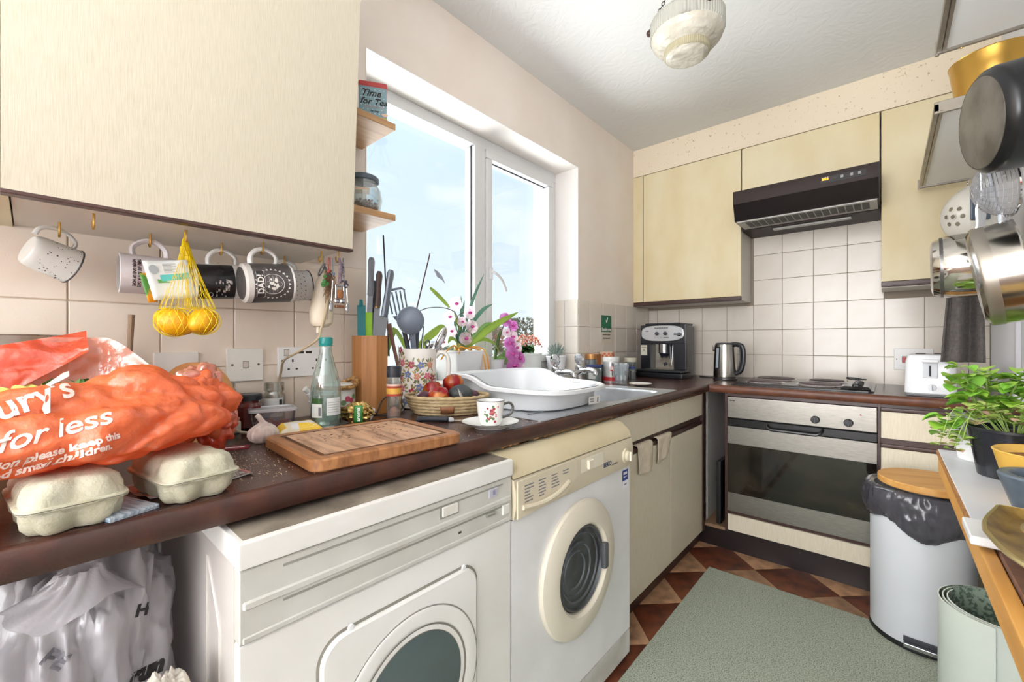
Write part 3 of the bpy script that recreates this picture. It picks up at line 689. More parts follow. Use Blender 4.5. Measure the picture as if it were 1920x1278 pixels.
def build_shelves():
    wd = M('oak_shelf', 'c39a6e', .45, col2='a87f54', vs=5, stretch=(12, 1.2, 12), lo=.3, hi=.7)
    y0, y1 = .534, .721
    s1 = tag(O('wall_shelf', G().box((.006, y0, 1.690), (.20, y1, 1.709), .0015), wd), 'upper oak shelf beside the window, under the tea tin', 'shelf')
    s2 = tag(O('wall_shelf', G().box((.006, y0, 1.420), (.20, y1, 1.439), .0015), wd), 'lower oak shelf beside the window, under the clip-top jar', 'shelf')
    t = T('tea_tin', 'pale blue polka-dot tea tin with red lid on the upper oak shelf', 'tin', (.150, .676, 1.7095), -.55)
    blue = M('tin_blue', '7f9fa8', .35); w, d, h = .039, .032, .108
    body = O('body', G().box((-d, -w, .004), (d, w, h - .014), .004), blue, t)
    O('base_rim', G().box((-d - .001, -w - .001, 0), (d + .001, w + .001, .007), .002), M('tin_yellow', 'b8a95e', .4), t)
    O('lid', G().box((-d - .0015, -w - .0015, h - .018), (d + .0015, w + .0015, h), .006), M('tin_red', 'b53a38', .35), t)
    F_ = lambda y, z: frame((d + .0006, y, z), (1, 0, 0), (0, 1, 0))
    dm = G().lathe([(0, 0), (.0016, 0), (.0014, .0004), (0, .0005)], 8).mesh('polka_dot'); dm.materials.append(M('tin_dot', 'c9d6d4', .4))
    for i in range(8):
        for j in range(7):
            y = -w + .007 + i * .0125 + (.006 if j % 2 else 0)
            if y < w - .004:
                o = O('polka_dot', dm, None, body); o.matrix_local = F_(y, .014 + j * .0115)
    text('Time', .027, black_ink, body, F_(-.006, .072), shear=.35, bold=.0006); text('for Tea', .025, black_ink, body, F_(.002, .048), shear=.35, bold=.0005)
    text('SOMETHING TO SIP', .006, M('tin_pink', 'b98a86', .5), body, F_(.004, .033)); text('tea bags', .008, black_ink, body, F_(.005, .022))
    O('cup_picture', G().lathe([(0, 0), (.009, 0), (.009, .0006), (0, .0006)], 20, F_(.033, .017), arc=PI, off=PI), M('tin_cup', 'd8b9a0', .4), body)
    j = T('storage_jar', 'round clip-top glass jar of brown beans on the lower oak shelf', 'jar', (.14, .652, 1.4395))
    O('jar_glass', G().lathe([(0, .001), (.036, .001), (.046, .012), (.052, .04), (.047, .068), (.038, .082), (.038, .090)], 36), film('jar_glass', 'e4eeee', .86, body='dfeaec', gloss=.3), j)
    O('lid', G().lathe([(.039, .0905), (.043, .092), (.043, .102), (.038, .107), (0, .108)], 32), M('jar_lid', '55626e', .3), j)
    g = G(); rr = random.Random(5)
    for k in range(230):
        a = rr.random() * 2 * PI; r = .040 * rr.random() ** .5; z = .008 + rr.random() * .024
        g.sph((r * math.cos(a), r * math.sin(a), z), (.005, .0035, .0035), 6)
    b = O('beans', g, M('bean', '6b4a42', .6, col2='8c6a5c', vs=80), j); b['kind'] = 'stuff'
    O('paper_label', G().lathe([(.0475, .042), (.0505, .06)], 12, Matrix.Rotation(-1.0, 4, 'Z'), arc=.8), M('jar_note', 'dfc9b2', .7), j)
build_shelves()

# ---------------------------------------------------------------- hanging from the cup hooks
def mug(label, hook, tilt, yaw, r, h, body, inner, rim=None, flip=1, group=None, hw=.028, hr=.0045, taper=1.0, matc=None, drop=.022, shift=0):
    """mug hung by its handle: local z = axis, +x = handle side (up)"""
    hx, hy = HOOKS[hook]
    d = Vector((math.sin(yaw), math.cos(yaw) * flip, 0)); up = Vector((0, 0, 1)); ax = (d * math.cos(tilt) + up * math.sin(tilt)).normalized()
    top = Vector((hx - .006, hy, 1.291 - drop))         # inner top of the handle
    m = frame((0, 0, 0), ax, up); hz = h * .5 + shift
    off = m @ Vector((r * taper * .97 + hw - hr, 0, hz)); m.translation = top - off
    t = T('mug', label, 'mug', mx=m)
    rb = r * taper
    prof = [(0, .002), (rb * .82, .0), (rb * .92, .003), (rb, .012), (r, h), (r - .003, h + .001), (r - .0035, h - .002), (rb - .004, .014), (rb * .8, .007), (0, .007)]
    O('body', G().lathe(prof[:6], 40), body, t)
    O('inside', G().lathe(prof[5:], 40), inner, t)
    rr_ = (r + rb) / 2
    pts = bez([(rr_ - .002, 0, hz + .027), (rr_ + hw * .55, 0, hz + .027), (rr_ + hw, 0, hz + .008), (rr_ + hw * .95, 0, hz - .012), (rr_ + hw * .5, 0, hz - .026), (rr_ - .002, 0, hz - .028)], 6)
    O('handle', G().tube(pts, hr, 8, flat=1.4), matc or body, t)
    if rim: O('rim', G().tube([(r * math.cos(a), r * math.sin(a), h) for a in [2 * PI * i / 40 for i in range(40)]], .0016, 6, closed=True), rim, t)
    return t, m
def wrapper(r, a0, z0, ang=0, taper=None):
    """map flat print onto the mug: x runs round the body, y along the axis; ang turns the print"""
    ca, sa = math.cos(ang), math.sin(ang)
    def f(x, y):
        u = x * ca - y * sa; v = x * sa + y * ca
        rad = (taper(z0 + v) if taper else r) + .0006; th = a0 + u / r
        return Vector((rad * math.cos(th), rad * math.sin(th), z0 + v))
    return f
def cam_angle(m):
    """angle round the mug that looks at the middle of the kitchen"""
    p = m.inverted() @ Vector((1.1, .1, 1.05)); return math.atan2(p.y, p.x)
def build_mugs():
    en = M('speckled_enamel', 'd9d9d4', .25, col2='c9c8c0', vs=5); dk = M('enamel_rim', '3a3836', .4)
    t, m = mug('white speckled enamel mug with dark rim on the end cup hook', 0, -.36, -.30, .0345, .066, en, M('enamel_inside', 'd4d2cc', .3), rim=dk, hw=.024, hr=.0032, taper=.9, drop=.02, shift=-.006)
    rr = random.Random(8); a0 = cam_angle(m)
    sm = G().sph((0, 0, 0), 1, 6).mesh('speck'); sm.materials.append(black_ink)
    for k in range(60):
        a = a0 + rr.uniform(-1.4, 1.4); z = rr.uniform(.014, .063); r = .03115 + .00345 * (z - .012) / .054
        o = O('speck', sm, None, t, loc=(r * math.cos(a), r * math.sin(a), z)); s = rr.uniform(.0003, .0011); o.scale = (s, s, s * rr.uniform(.7, 1.6))
    gw = M('mug_grey_white', 'cfc8c9', .25)
    t, m = mug('pale grey mug with two lines of dark print behind the lemon net', 2, 0, -.02, .0405, .098, gw, M('mug_inner', 'cdc8c4', .3), flip=-1, hw=.031, hr=.0042)
    a0 = cam_angle(m); br = M('print_brown', '3b1f26', .5)
    w = wrapper(.0405, a0 + .12, .078, PI); w2 = wrapper(.0405, a0 + .12, .070, PI)
    text('NEVER GIVE UP HOPE', .0075, br, t, warp=w, bold=.0004, xs=.8); text('THERE ARE BETTER DAYS', .0075, br, t, warp=w2, bold=.0004, xs=.72)
    # black photo mug
    t, m = mug('white mug with black photo print between the lemons and the DAD mug', 4, .08, .05, .0405, .094, M('mug_photo_white', 'd8d6d2', .22), M('mug_inner', ''), hw=.032, hr=.0036, shift=.012)
    a0 = cam_angle(m)
    bk = M('photo_black', '1b1a1d', .25, col2='3a383b', vs=16, lo=.55, hi=.8)
    O('photo_print', G().lathe([(.0409, .004), (.0409, .074)], 28, Matrix.Rotation(a0 - 1.25, 4, 'Z'), arc=2.5), bk, t)
    rr = random.Random(12)
    for k in range(26):
        a = a0 + rr.uniform(-.1, .9); z = rr.uniform(.036, .066); s = rr.uniform(.0015, .005)
        w = wrapper(.041, a, z); O('photo_detail', G().add([w(-s, -s * .5), w(s, -s * .4), w(s * .8, s * .5), w(-s * .7, s * .4)], [(0, 1, 2, 3)]), M('photo_grey', '8b8482', .4) if k % 2 else M('photo_light', 'c3bcb6', .4), t)
    w = wrapper(.0411, a0 + .75, .026); O('lens_ring', G().tube([w(.0065 * math.cos(a), .0048 * math.sin(a)) for a in [2 * PI * i / 20 for i in range(20)]], .0006, 5, closed=True), M('photo_light', ''), t)
    # DAD mug
    dm = M('mug_charcoal', '4a4644', .32, col2='555150', vs=40)
    t, m = mug('charcoal mug printed DAD with a white globe badge', 5, .10, .02, .0455, .100, dm, M('mug_inner', ''), hw=.032, hr=.0042, matc=M('mug_handle_white', 'dcdad6', .25))
    O('foot_ring', G().lathe([(.037, -.0006), (.0445, .0035), (.0458, .0125), (.0460, .0135), (.0456, .014)], 40), M('mug_foot_grey', 'b9b4ae', .3), t)
    O('top_band', G().lathe([(.0458, .096), (.0458, .1005)], 40), M('mug_handle_white', ''), t)
    a0 = cam_angle(m); zc = .052; W_ = lambda ang=0, r=.0458: wrapper(r, a0, zc, ang)
    ink = M('print_white', 'dcd8d2', .5); w = W_()
    for k in range(24):
        a = 2 * PI * k / 24; p = lambda r, b: w(r * math.cos(a + b), r * math.sin(a + b))
        O('badge_point', G().add([p(.0335, -.09), p(.0335, .09), p(.0385, 0)], [(0, 1, 2)]), ink, t)
    O('badge_ring', G().tube([w(.023 * math.cos(a), .023 * math.sin(a)) for a in [2 * PI * i / 36 for i in range(36)]], .0005, 5, closed=True), ink, t)
    O('globe_grid', G().tube([w(.019 * math.cos(a) * .4, .019 * math.sin(a)) for a in [2 * PI * i / 24 for i in range(24)]], .00025, 4, closed=True).tube([w(.019 * i / 10, 0) for i in range(-10, 11)], .00025, 4).tube([w(.017 * i / 10, .008) for i in range(-10, 11)], .00025, 4).tube([w(.017 * i / 10, -.008) for i in range(-10, 11)], .00025, 4), ink, t)
    for cx, cy, sx, sy in ((-.008, .006, .006, .0045), (.004, .008, .007, .004), (.010, .001, .005, .006), (-.002, -.004, .004, .006), (.006, -.010, .004, .0025), (-.011, -.004, .003, .003), (.001, .002, .004, .003)):
        rr = random.Random(int(cx * 1e4)); n = 9; pts = [w(cx + sx * rr.uniform(.6, 1.1) * math.cos(2 * PI * i / n), cy + sy * rr.uniform(.6, 1.1) * math.sin(2 * PI * i / n)) for i in range(n)]
        O('continent', G().add(pts, [tuple(range(n))]), ink, t)
    wb_ = wrapper(.0460, a0, zc - .025)
    O('ribbon', G().grid(lambda u, v: wb_(.031 * (2 * u - 1), .0092 * (2 * v - 1)), 14, 3), M('ribbon_dark', '302c2b', .4), t)
    O('ribbon_line', G().tube([wb_(.031 * (2 * i / 20 - 1), .0082) for i in range(21)], .0003, 4).tube([wb_(.031 * (2 * i / 20 - 1), -.0082) for i in range(21)], .0003, 4), ink, t)
    text('DAD!', .0175, ink, t, warp=wrapper(.0462, a0, zc - .025, PI), bold=.0006, sp=1.05)
    # white patterned mug behind
    t, m = mug('white mug with small dark motifs and black rim, hanging behind the DAD mug', 6, .12, .1, .041, .112, M('mug_white', 'dedcd9', .25), M('mug_inner', ''), rim=dk, hw=.024, hr=.0042, drop=.020)
    rr = random.Random(21); a0 = cam_angle(m); nv = M('motif_navy', '2d3340', .5)
    for i in range(9):
        for j in range(5):
            w = wrapper(.0412, a0 - 1.2 + i * .3 + (.15 if j % 2 else 0), .05 + j * .0105); s = rr.uniform(.0014, .0024)
            O('motif', G().add([w(-s, -s * .4), w(0, -s * .8), w(s, s * .3), w(0, s * .7)], [(0, 1, 2, 3)]), nv, t)
build_mugs()

def build_lemons():
    lm = M('lemon_skin', 'e8ab1c', .42, col2='d99a12', vs=14, bump=.25, bs=160)
    cs = [Vector((.215, .193, 1.100)), Vector((.222, .2395, 1.104))]; rads = []
    for k, c in enumerate(cs):
        def fn(v): return 1 + .16 * max(0, abs(v.x) - .8) / .2
        o = O('lemon', G().sph((0, 0, 0), (.031, .0262, .0262), 24, fn=fn), lm, loc=c, rot=(.2, .5 - k * .9, 1.2 + k * 1.1))
        tag(o, ['lemon hanging lower in the yellow net, nearer the enamel mug', 'lemon in the yellow net on the side of the DAD mug'][k], 'lemon', 'lemons in the yellow net')
    t = T('fruit_net', 'yellow mesh fruit net with paper label hanging from a cup hook', 'net bag', (.208, .213, 1.275))
    ym = M('net_yellow', 'f2d417', .45)
    g = G(); n = 15; top = Vector((0, 0, 0))
    def prof(s, a, c):
        """point on the net round one lemon: s 0 top .. 1 bottom"""
        cc = c - Vector((.208, .213, 1.275))
        if s < .5:
            q = s / .5; rad = .003 + .027 * q ** 1.5; ctr = Vector((0, 0, 0)).lerp(cc + Vector((0, 0, .012)), q)
            return ctr + Vector((rad * math.cos(a), rad * math.sin(a), 0))
        q = (s - .5) / .5 * (PI - .1); rad = .0352 * math.sin(max(.95, q * .67 + .95)) if True else 0
        th = .42 * PI - (s - .5) / .5 * (.92 * PI); return cc + Vector((.0325 * math.cos(th) * math.cos(a), .0325 * math.cos(th) * math.sin(a), .0295 * math.sin(th)))
    for c in cs:
        for k in range(n):
            for sg in (1, -1):
                g.tube([prof(i / 22, 2 * PI * k / n + sg * 2.0 * i / 22, c) for i in range(23)], .00045, 3)
    ne = O('net', g, ym, t); ne['kind'] = 'stuff'
    O('gathered_top', G().tube(bez([(0, 0, -.06), (.001, .003, -.04), (-.001, -.002, -.02), (0, 0, .002), (.003, 0, .012)]), [.011] * 4 + [.009] * 10 + [.007] * 12 + [.0045] * 8 + [.003] * 15, 8), film('net_gather', 'f5dc2a', .35, body='f0d018', gloss=.05), t)
    pp = M('label_paper', 'd9dcd8', .5)
    P_ = lambda u, v: Vector((.012 - .006 * math.sin(u * 3), -.070 + u * .07 + .018 * (1 - v) , -.058 - (1 - v) * .075 + .012 * u))
    O('paper_label', G().grid(lambda u, v: P_(u, v), 8, 8), pp, t, solid=.0006)
    O('label_back', G().grid(lambda u, v: P_(u * .22 - .05, v * .75) + Vector((-.008, -.004, -.004)), 5, 6), M('label_green', '4f8a3a', .45, col2='e0951c', vs=22, lo=.45, hi=.5), t, solid=.0005)
    q = lambda u, v: P_(u, v) + Vector((.0012, 0, 0))
    O('label_band', G().grid(lambda u, v: q(.3 + .65 * u, .47 + .16 * v + .03 * u), 6, 3), M('label_teal', '57b5ad', .45), t)
    O('label_leaf', G().grid(lambda u, v: q(.22 + .3 * u, .43 + .1 * v * (1 - u)), 6, 3), M('label_leaf', '5da04a', .45), t)
    O('label_stamp', G().add([q(.2 + .11 * math.cos(a), .78 + .12 * math.sin(a)) for a in [2 * PI * i / 20 for i in range(20)]], [tuple(range(20))]), M('label_grey', 'a9b0b2', .5), t)
    for k in range(7): O('label_line', G().add([q(.42, .90 - k * .035), q(.42 + (.2 if k % 2 else .3), .90 - k * .035), q(.42 + (.2 if k % 2 else .3), .915 - k * .035), q(.42, .915 - k * .035)], [(0, 1, 2, 3)]), M('label_text', 'a3a49c', .6), t)
build_lemons()

def build_mixer_and_keys():
    cr = M('aged_cream_plastic', 'e0d5c2', .4, col2='d2c4ac', vs=4)
    t = T('hand_mixer', 'cream electric hand mixer hanging by its cord beside the bottle opener', 'hand mixer', (.185, .51, 1.165))
    loops = []
    for s, (rx, ry, dy, dz) in enumerate([(.004, .006, .010, .085), (.015, .013, .006, .075), (.02, .019, .002, .05), (.024, .026, -.002, .01), (.025, .031, -.004, -.03), (.024, .028, -.004, -.055), (.018, .020, -.006, -.064), (.008, .010, -.008, -.066)]):
        loops.append([(rx * math.cos(a), dy + ry * math.sin(a), dz) for a in [2 * PI * i / 20 for i in range(20)]])
    b = O('housing', G().rings(loops), cr, t)
    O('seam', G().tube([(.0245 * .98, -.002 + .004 * math.sin(i), .07 - i * .013) for i in range(10)], .0008, 5), M('seam_tan', '9a8a70', .6), t)
    O('beater_socket', G().lathe([(0, 0), (.006, 0), (.006, .014), (.007, .016)], 14, Matrix.Translation((0, -.012, -.081))), cr, t)
    O('switch_slider', G().box((.02, .006, -.02), (.028, .014, .0), .002), M('mixer_dark', '5c4a3a', .5), t)
    O('dirt_mark', G().sph((.0235, .012, -.012), (.002, .004, .006), 8), M('mixer_dark', ''), t)
    cord = M('tan_cord', 'b3a183', .5)
    p = bez([(.0, .0, .12), (.012, -.006, .10), (.022, -.002, .06), (.027, .001, .02), (.027, -.006, -.03), (.022, -.015, -.07), (.012, -.022, -.1), (-.05, -.05, -.135), (-.12, -.052, -.155), (-.16, -.045, -.19), (-.168, -.052, -.235)], 8)
    O('cord', G().tube(p, .0032, 7), cord, t)
    t = T('bottle_opener', 'steel and wood bottle opener with spoon charms on a grey lanyard', 'bottle opener', (.25, .521, 1.275))
    st = M('tool_steel', 'b4b4b8', .2, 1)
    O('lanyard', G().tube([(0, 0, .0), (.002, .004, -.02), (0, .002, -.065)], [.003, .005, .0045], 8), M('lanyard_mauve', '5d4652', .8, col2='8b7c83', vs=200), t)
    O('beaded_cord', G().tube([(.002, .01, .0), (.002, .012, -.06)], .0022, 6), M('lanyard_grey', '8f8f94', .7, col2='4a4a52', vs=300, lo=.48, hi=.52), t)
    O('opener_frame', G().box((.001, -.012, -.105), (.006, -.007, -.07), .001).box((.001, .009, -.105), (.006, .013, -.07), .001).box((.001, -.012, -.074), (.006, .013, -.069), .001).box((.0, -.013, -.116), (.007, .0, -.106), .002).box((.0, .002, -.116), (.007, .014, -.106), .002), st, t)
    O('wooden_grip', G().box((-.002, -.007, -.104), (.008, .008, -.082), .003), M('grip_wood', '8a5630', .5), t)
    O('wooden_foot', G().box((-.002, -.011, -.128), (.008, .012, -.121), .001), M('grip_wood_dark', '6b4028', .5), t)
    for s in (-1, 1):
        g = G().tube([(.004, s * .018, -.06), (.004, s * .021, -.112)], .0016, 6).sph((.004, s * .0215, -.126), (.002, .005, .013), 12)
        O('spoon', g, st, t)
    g = G(); rr = random.Random(3)
    for k in range(11): g.sph((.004 + rr.uniform(-.004, .004), .014 + rr.uniform(-.007, .007), -.066 + rr.uniform(-.009, .009)), .0035, 8)
    b = O('bead_cluster', g, M('bead_dark', '3b3844', .3), t); b['kind'] = 'stuff'
    h = T('herb_bundle', 'bundle of dried herbs with a small green sprig and red ribbon', 'herbs', (.232, .505, 1.275))
    g = G()
    for k in range(70):
        a = Vector((rr.uniform(-.006, .006), rr.uniform(-.008, .008), -.03 - rr.random() * .03)); g.tube([a, a + Vector((rr.uniform(-.006, .006), rr.uniform(-.01, .012), -.015)), a + Vector((rr.uniform(-.009, .009), rr.uniform(-.014, .016), -.03 - rr.random() * .03))], .0006, 4)
    s = O('dried_stems', g, M('dried_brown', '6e4d36', .9, col2='8a6a4c', vs=60), h); s['kind'] = 'stuff'
    for k in range(9):
        c = Vector((.012 + rr.uniform(-.004, .004), -.016 + rr.uniform(-.006, .007), -.055 + rr.uniform(-.02, .014)))
        O('green_leaf', G().sph(c, (.003, .0055, .0045), 8), M('herb_green', '3f7a3c', .5), h)
    O('red_ribbon', G().tube([(.004, -.004, 0), (.006, -.006, -.015), (.006, -.004, -.034)], .0012, 5).tube([(.004, 0, 0), (.006, -.001, -.02), (.007, -.002, -.036)], .0012, 5).sph((.007, -.006, -.036), (.003, .004, .005), 8), M('ribbon_red', 'b0473f', .6), h)
    O('blue_ribbon', G().tube([(.003, .007, 0), (.004, .008, -.036)], .001, 5).sph((.004, .009, -.04), (.003, .004, .005), 8), M('ribbon_blue', '5d7f92', .6), h)
    sc = T('clip', 'dark grey scissor-like loop clip on the hook above the hand mixer', 'clip', (.232, .487, 1.262))
    O('clip_loop', G().tube([(.009 * math.cos(a), .007 * math.sin(a) - .002, -.02 + .016 * math.sin(a * 1)) for a in [2 * PI * i / 20 for i in range(20)]], .0018, 6, closed=True), M('clip_grey', '4c4c50', .4), sc)
    O('clip_arm', G().tube([(.004, .003, -.012), (.006, .017, -.034)], [.0035, .002], 8), M('clip_grey', ''), sc)
build_mixer_and_keys()
# ---------------------------------------------------------------- left end of the worktop
def egg_carton(label, x, y, rz, letter=None):
    pulp = M('egg_pulp', 'bdbaa6', .9, col2='aca78f', vs=45, bump=.4, bs=220); lx, ly = .15, .096
    t = T('egg_carton', label, 'egg carton', (x, y, CT + .0005), rz, 'egg cartons under the orange bag')
    N = 96
    def loop(inset, z, bump, sharp=1):
        pts = []
        for i in range(N):
            a = 2 * PI * i / N; ca, sa = math.cos(a), math.sin(a); k = 9.0
            r = (abs(ca) ** k + abs(sa) ** k) ** (-1 / k); x_, y_ = ca * r, sa * r
            bx = abs(math.sin((x_ + 1) / 2 * 3 * PI)); by = abs(math.sin((y_ + 1) / 2 * 2 * PI))
            w = bx if abs(y_) > abs(x_) else by
            ins = inset - bump * (w ** sharp)
            pts.append((x_ * (lx / 2 - ins), y_ * (ly / 2 - ins), z))
        return pts
    tray = [loop(.022, 0, .006), loop(.0195, .001, .009, 1.3), loop(.0140, .009, .009, 1.3), loop(.0085, .020, .005, 1.3), loop(.0055, .0285, .001), loop(.0005, .0295, 0), loop(0, .0312, 0)]
    O('tray', G().rings(tray, caps=(True, True)), pulp, t, ang=60)
    lid = [loop(.0, .0320, 0), loop(.0004, .0338, 0), loop(.0045, .0348, .0005), loop(.0100, .044, .0065, 1.4), loop(.0155, .0535, .0085, 1.4), loop(.0200, .0585, .0065, 1.4), loop(.025, .0598, .003)]
    O('lid', G().rings(lid, caps=(True, True)), pulp, t, ang=60)
    return t
def build_left_counter():
    egg_carton('pale pulp egg carton under the orange bag at the worktop end', .524, .030, .10)
    egg_carton('pale pulp egg carton under the orange bag, next to the chopping board', .518, .150, .16)
    bl = tag(O('leaflet', G().box((-.05, -.026, 0), (.034, .026, .0035)).box((-.047, -.027, .0036), (.036, .025, .006)), M('leaflet_blue', 'b9c3cc', .4, col2='7d8ea1', vs=28, stretch=(1, 8, 1), lo=.45, hi=.6), loc=(.553, .077, CT + .0005), rot=(0, 0, .35)), 'pale blue leaflet poking out between the two egg cartons', 'leaflet')
    zb = tag(O('zip_bag', G().grid(lambda u, v: (-.05 + .1 * u, -.07 + .14 * v, .002 + .0025 * math.sin(9 * u + 4 * v)), 10, 10), film('zip_clear', 'e8e6e4', .55, body='cfcfd0', gloss=.25), loc=(.475, .168, CT + .0006), rot=(0, 0, .2), solid=.0006), 'clear zip bag lying beside the egg cartons on the worktop', 'bag')
    O('zip_strip', G().box((-.048, .060, .0045), (.05, .064, .0058)), M('zip_red', 'b98078', .5), zb)
    # yellow bag at the edge of view
    yb = tag(O('shopping_bag', G().sph((0, 0, 0), (.055, .066, .029), 24, fn=lambda v: 1 + .04 * noise.noise(v * 2.5 + Vector((3, 1, 2)))), M('yellow_bag', 'd9ac1a', .35, col2='c08e10', vs=9), loc=(.525, -.090, CT + .031)), 'yellow plastic bag beyond the egg carton at the worktop end', 'bag')
    # glass dish behind the bag
    d = tag(O('glass_dish', G().lathe([(0, 0), (.085, 0), (.095, .008), (.108, .058), (.111, .060), (.106, .060), (.094, .012), (0, .006)], 40), film('pyrex', 'd9ddd6', .55, body='d2d0c8', gloss=.35), loc=(.128, -.06, 1.013)), 'clear glass dish behind the orange carrier bag', 'dish')
    st = tag(O('cardboard_box', G().box((-.10, -.10, 0), (.10, .10, .17), .003), M('card_brown', 'a78a66', .8), loc=(.128, -.062, CT + .0005)), 'brown cardboard box under the glass dish behind the carrier bag', 'box')
    gl = tag(O('glass_jar', G().lathe([(0, .001), (.038, .0), (.042, .006), (.042, .10), (.038, .106), (.041, .108), (.041, .120), (.038, .120), (.0365, .106), (.0395, .10), (.0395, .01), (0, .005)], 36), film('grey_glass', 'cfcdc6', .62, body='c6c0b6', gloss=.35), loc=(.07, .30, CT + .0005)), 'empty clear glass jar under the switch plate behind the carrier bag', 'jar')
    # round wooden board standing behind the bag
    g = G(); n = 40; pts = [(.112 * math.cos(2 * PI * i / n), .112 * math.sin(2 * PI * i / n)) for i in range(n)]
    pts = [(x * .78, y * .78) for x, y in pts]; g.prism(pts, -.009, .009, frame((0, 0, .089), (.45, -1, .0), (1, .4, 0)))
    tag(O('round_board', g, M('board_tan', 'b98552', .5, col2='a87443', vs=6, stretch=(1, 1, 8)), loc=(.205, .232, CT + .0005), rot=(0, 0, .15)), 'round tan wooden board standing up behind the orange bag', 'board')
    st = tag(O('wooden_spoon', G().tube([(0, 0, 0), (0, .004, .12)], [.004, .006], 8), M('spoon_wood', '8d735a', .6), loc=(.06, .143, 1.0)), 'end of a wooden spoon showing behind the orange bag', 'spoon')
    build_carrier_bag()
def build_carrier_bag():
    om = film('orange_plastic', 'f27f4e', .14, body='f07a48', gloss=.09, rough=.22, transl=.3, bump=.75, bs=30)
    om2 = film('orange_plastic_red', 'f2603a', .08, body='ee5c38', gloss=.2, rough=.2, transl=.4, bump=.6, bs=24)
    om3 = film('orange_plastic_pale', 'f3a58c', .35, body='eda58c', gloss=.22, rough=.18, transl=.4, bump=.6, bs=26)
    t = T('carrier_bag', 'crumpled orange supermarket carrier bag slumped over the egg cartons', 'bag', (0, 0, 0))
    nz = lambda p, s, k=0: noise.noise(Vector(p) * s + Vector((k, k * 1.7, 3)))
    def ridge(p, s, k=0): return 1 - abs(nz(p, s, k)) * 2.2
    # main body: a mound lying over the cartons
    def crumple(p, amp):
        d = .55 * abs(nz(p, 9, 1)) + .42 * abs(nz(p, 19, 4)) + .25 * abs(nz(p, 37, 2)) + .3 * nz(p, 6, 9); return amp * (2.4 * d - .7)
    zb = CT + .061
    c = Vector((.44, .035, zb + .035))
    def body(u, v):
        a = 2 * PI * u; b = -PI * .36 + v * (PI * .86)
        ca, sa = math.cos(a), math.sin(a); k = 2.6
        r = (abs(ca) ** k + abs(sa) ** k) ** (-1 / k)
        p = Vector((ca * r * math.cos(b), sa * r * math.cos(b), math.sin(b)))
        q = c + Vector((p.x * .150, p.y * .190, p.z * (.060 if p.z > 0 else .045)))
        hump = math.exp(-((q.y - .125) / .06) ** 2 - ((q.x - .43) / .11) ** 2)
        dip = math.exp(-((q.y + .03) / .055) ** 2 - ((q.x - .35) / .075) ** 2)
        if p.z > 0: q.z += p.z * (.036 * hump - .090 * dip)
        n_ = p.normalized(); q += n_ * crumple(q, .016)
        # gathered folds that fan out from the tied corner
        dy, dz = q.y - .215, q.z - .975; rad = math.hypot(dy, dz); an = math.atan2(dz, dy)
        f = abs(math.sin(an * 5.2 + 2.2 * nz(q, 9, 7))) ** .7
        q += Vector((.85, 0, .35)) * (.024 * (f - .5) * min(1, rad / .10) * max(0, n_.x * .8 + .2 * max(0, n_.z)))
        if q.x > .52: q.z = max(q.z, zb - .004 if q.x < .60 else zb - .02)
        q.z = max(q.z, CT + .0012 if q.x < .44 else zb + .0015)
        return q
    bg = G().grid(body, 190, 76, closeu=True)
    bo = O('bag_body', bg, om, t, ang=180)
    # the two sides of the open mouth, standing up behind
    def flap(u, v):
        y = -.17 + .235 * u; top = 1.035 + .045 * u ** 1.5; bot = .93 + .115 * u ** 1.6
        z = bot + (top - bot) * v; x = .345 - .045 * v + .02 * math.sin(5 * u) - .03 * u
        p = Vector((x, y, z)); return p + Vector((1, .1, .1)) * crumple(p, .011)
    O('bag_flap', G().grid(flap, 70, 26), om2, t, ang=180)
    def flap2(u, v):
        y = -.15 + .37 * u; top = 1.068 - 2.6 * max(0, y - .09) ** 1.35 - .25 * max(0, .02 - y)
        z = .90 + (top - .90) * v; x = .285 - .02 * v + .10 * max(0, y - .08) / .14
        p = Vector((x, y, z)); return p + Vector((1, .2, .1)) * crumple(p, .010)
    O('bag_side', G().grid(flap2, 70, 30), om3, t, ang=180)
    # bunched handles towards the board
    for k, (cc, rr, s) in enumerate((((.395, .190, .952), (.055, .048, .052), 1), ((.392, .220, .920), (.042, .034, .046), 2), ((.345, .205, .985), (.032, .034, .032), 3))):
        def fn(v, s=s): return 1 + .9 * (abs(nz(v * .09, 11, s)) - .2) + .4 * (abs(nz(v * .09, 24, s)) - .2) + .15 * (abs(nz(v * .09, 50, s)) - .2)
        O('bag_handle', G().sph(cc, rr, 64, fn=fn), (om, om2, om3)[k], t, ang=180)
    # print on the front of the bag, laid onto the crumpled surface
    bm = bmesh.new(); bm.from_mesh(bo.data); tree = BVHTree.FromBMesh(bm); bm.free()
    ox = Vector((.93, .28, .22)).normalized()
    def onto(cy, cz, ang, k=1.0):
        ey = Vector((-.12, 1, 0)).normalized(); ez = ox.cross(ey).normalized(); ca, sa = math.cos(ang), math.sin(ang)
        def f(x, y):
            p = Vector((.62, cy, cz)) + ey * (x * ca - y * sa) * k + ez * (x * sa + y * ca) * k + ox * .1
            hit = tree.ray_cast(p, -ox, .4)
            return (hit[0] + ox * .0014) if hit[0] else p - ox * .16
        return f
    wi = M('bag_print', 'f4ddd2', .5)
    text('Live well for less', .030, wi, t, warp=onto(-.028, .955, .20), shear=.5, bold=.0004, res=4)
    text("Sainsbury's", .040, wi, t, warp=onto(-.02, .994, .36), shear=.35, bold=.0008, res=4)
    text('To avoid suffocation please keep this', .0115, wi, t, warp=onto(-.004, .936, .17), bold=.0004)
    text('bag away from babies and small children.', .0115, wi, t, warp=onto(-.022, .922, .17), bold=.0004)
    # celery and parsley lying in the open mouth
    cl = M('celery', '9fae4c', .45, col2='c3c474', vs=10, stretch=(1, 1, 6))
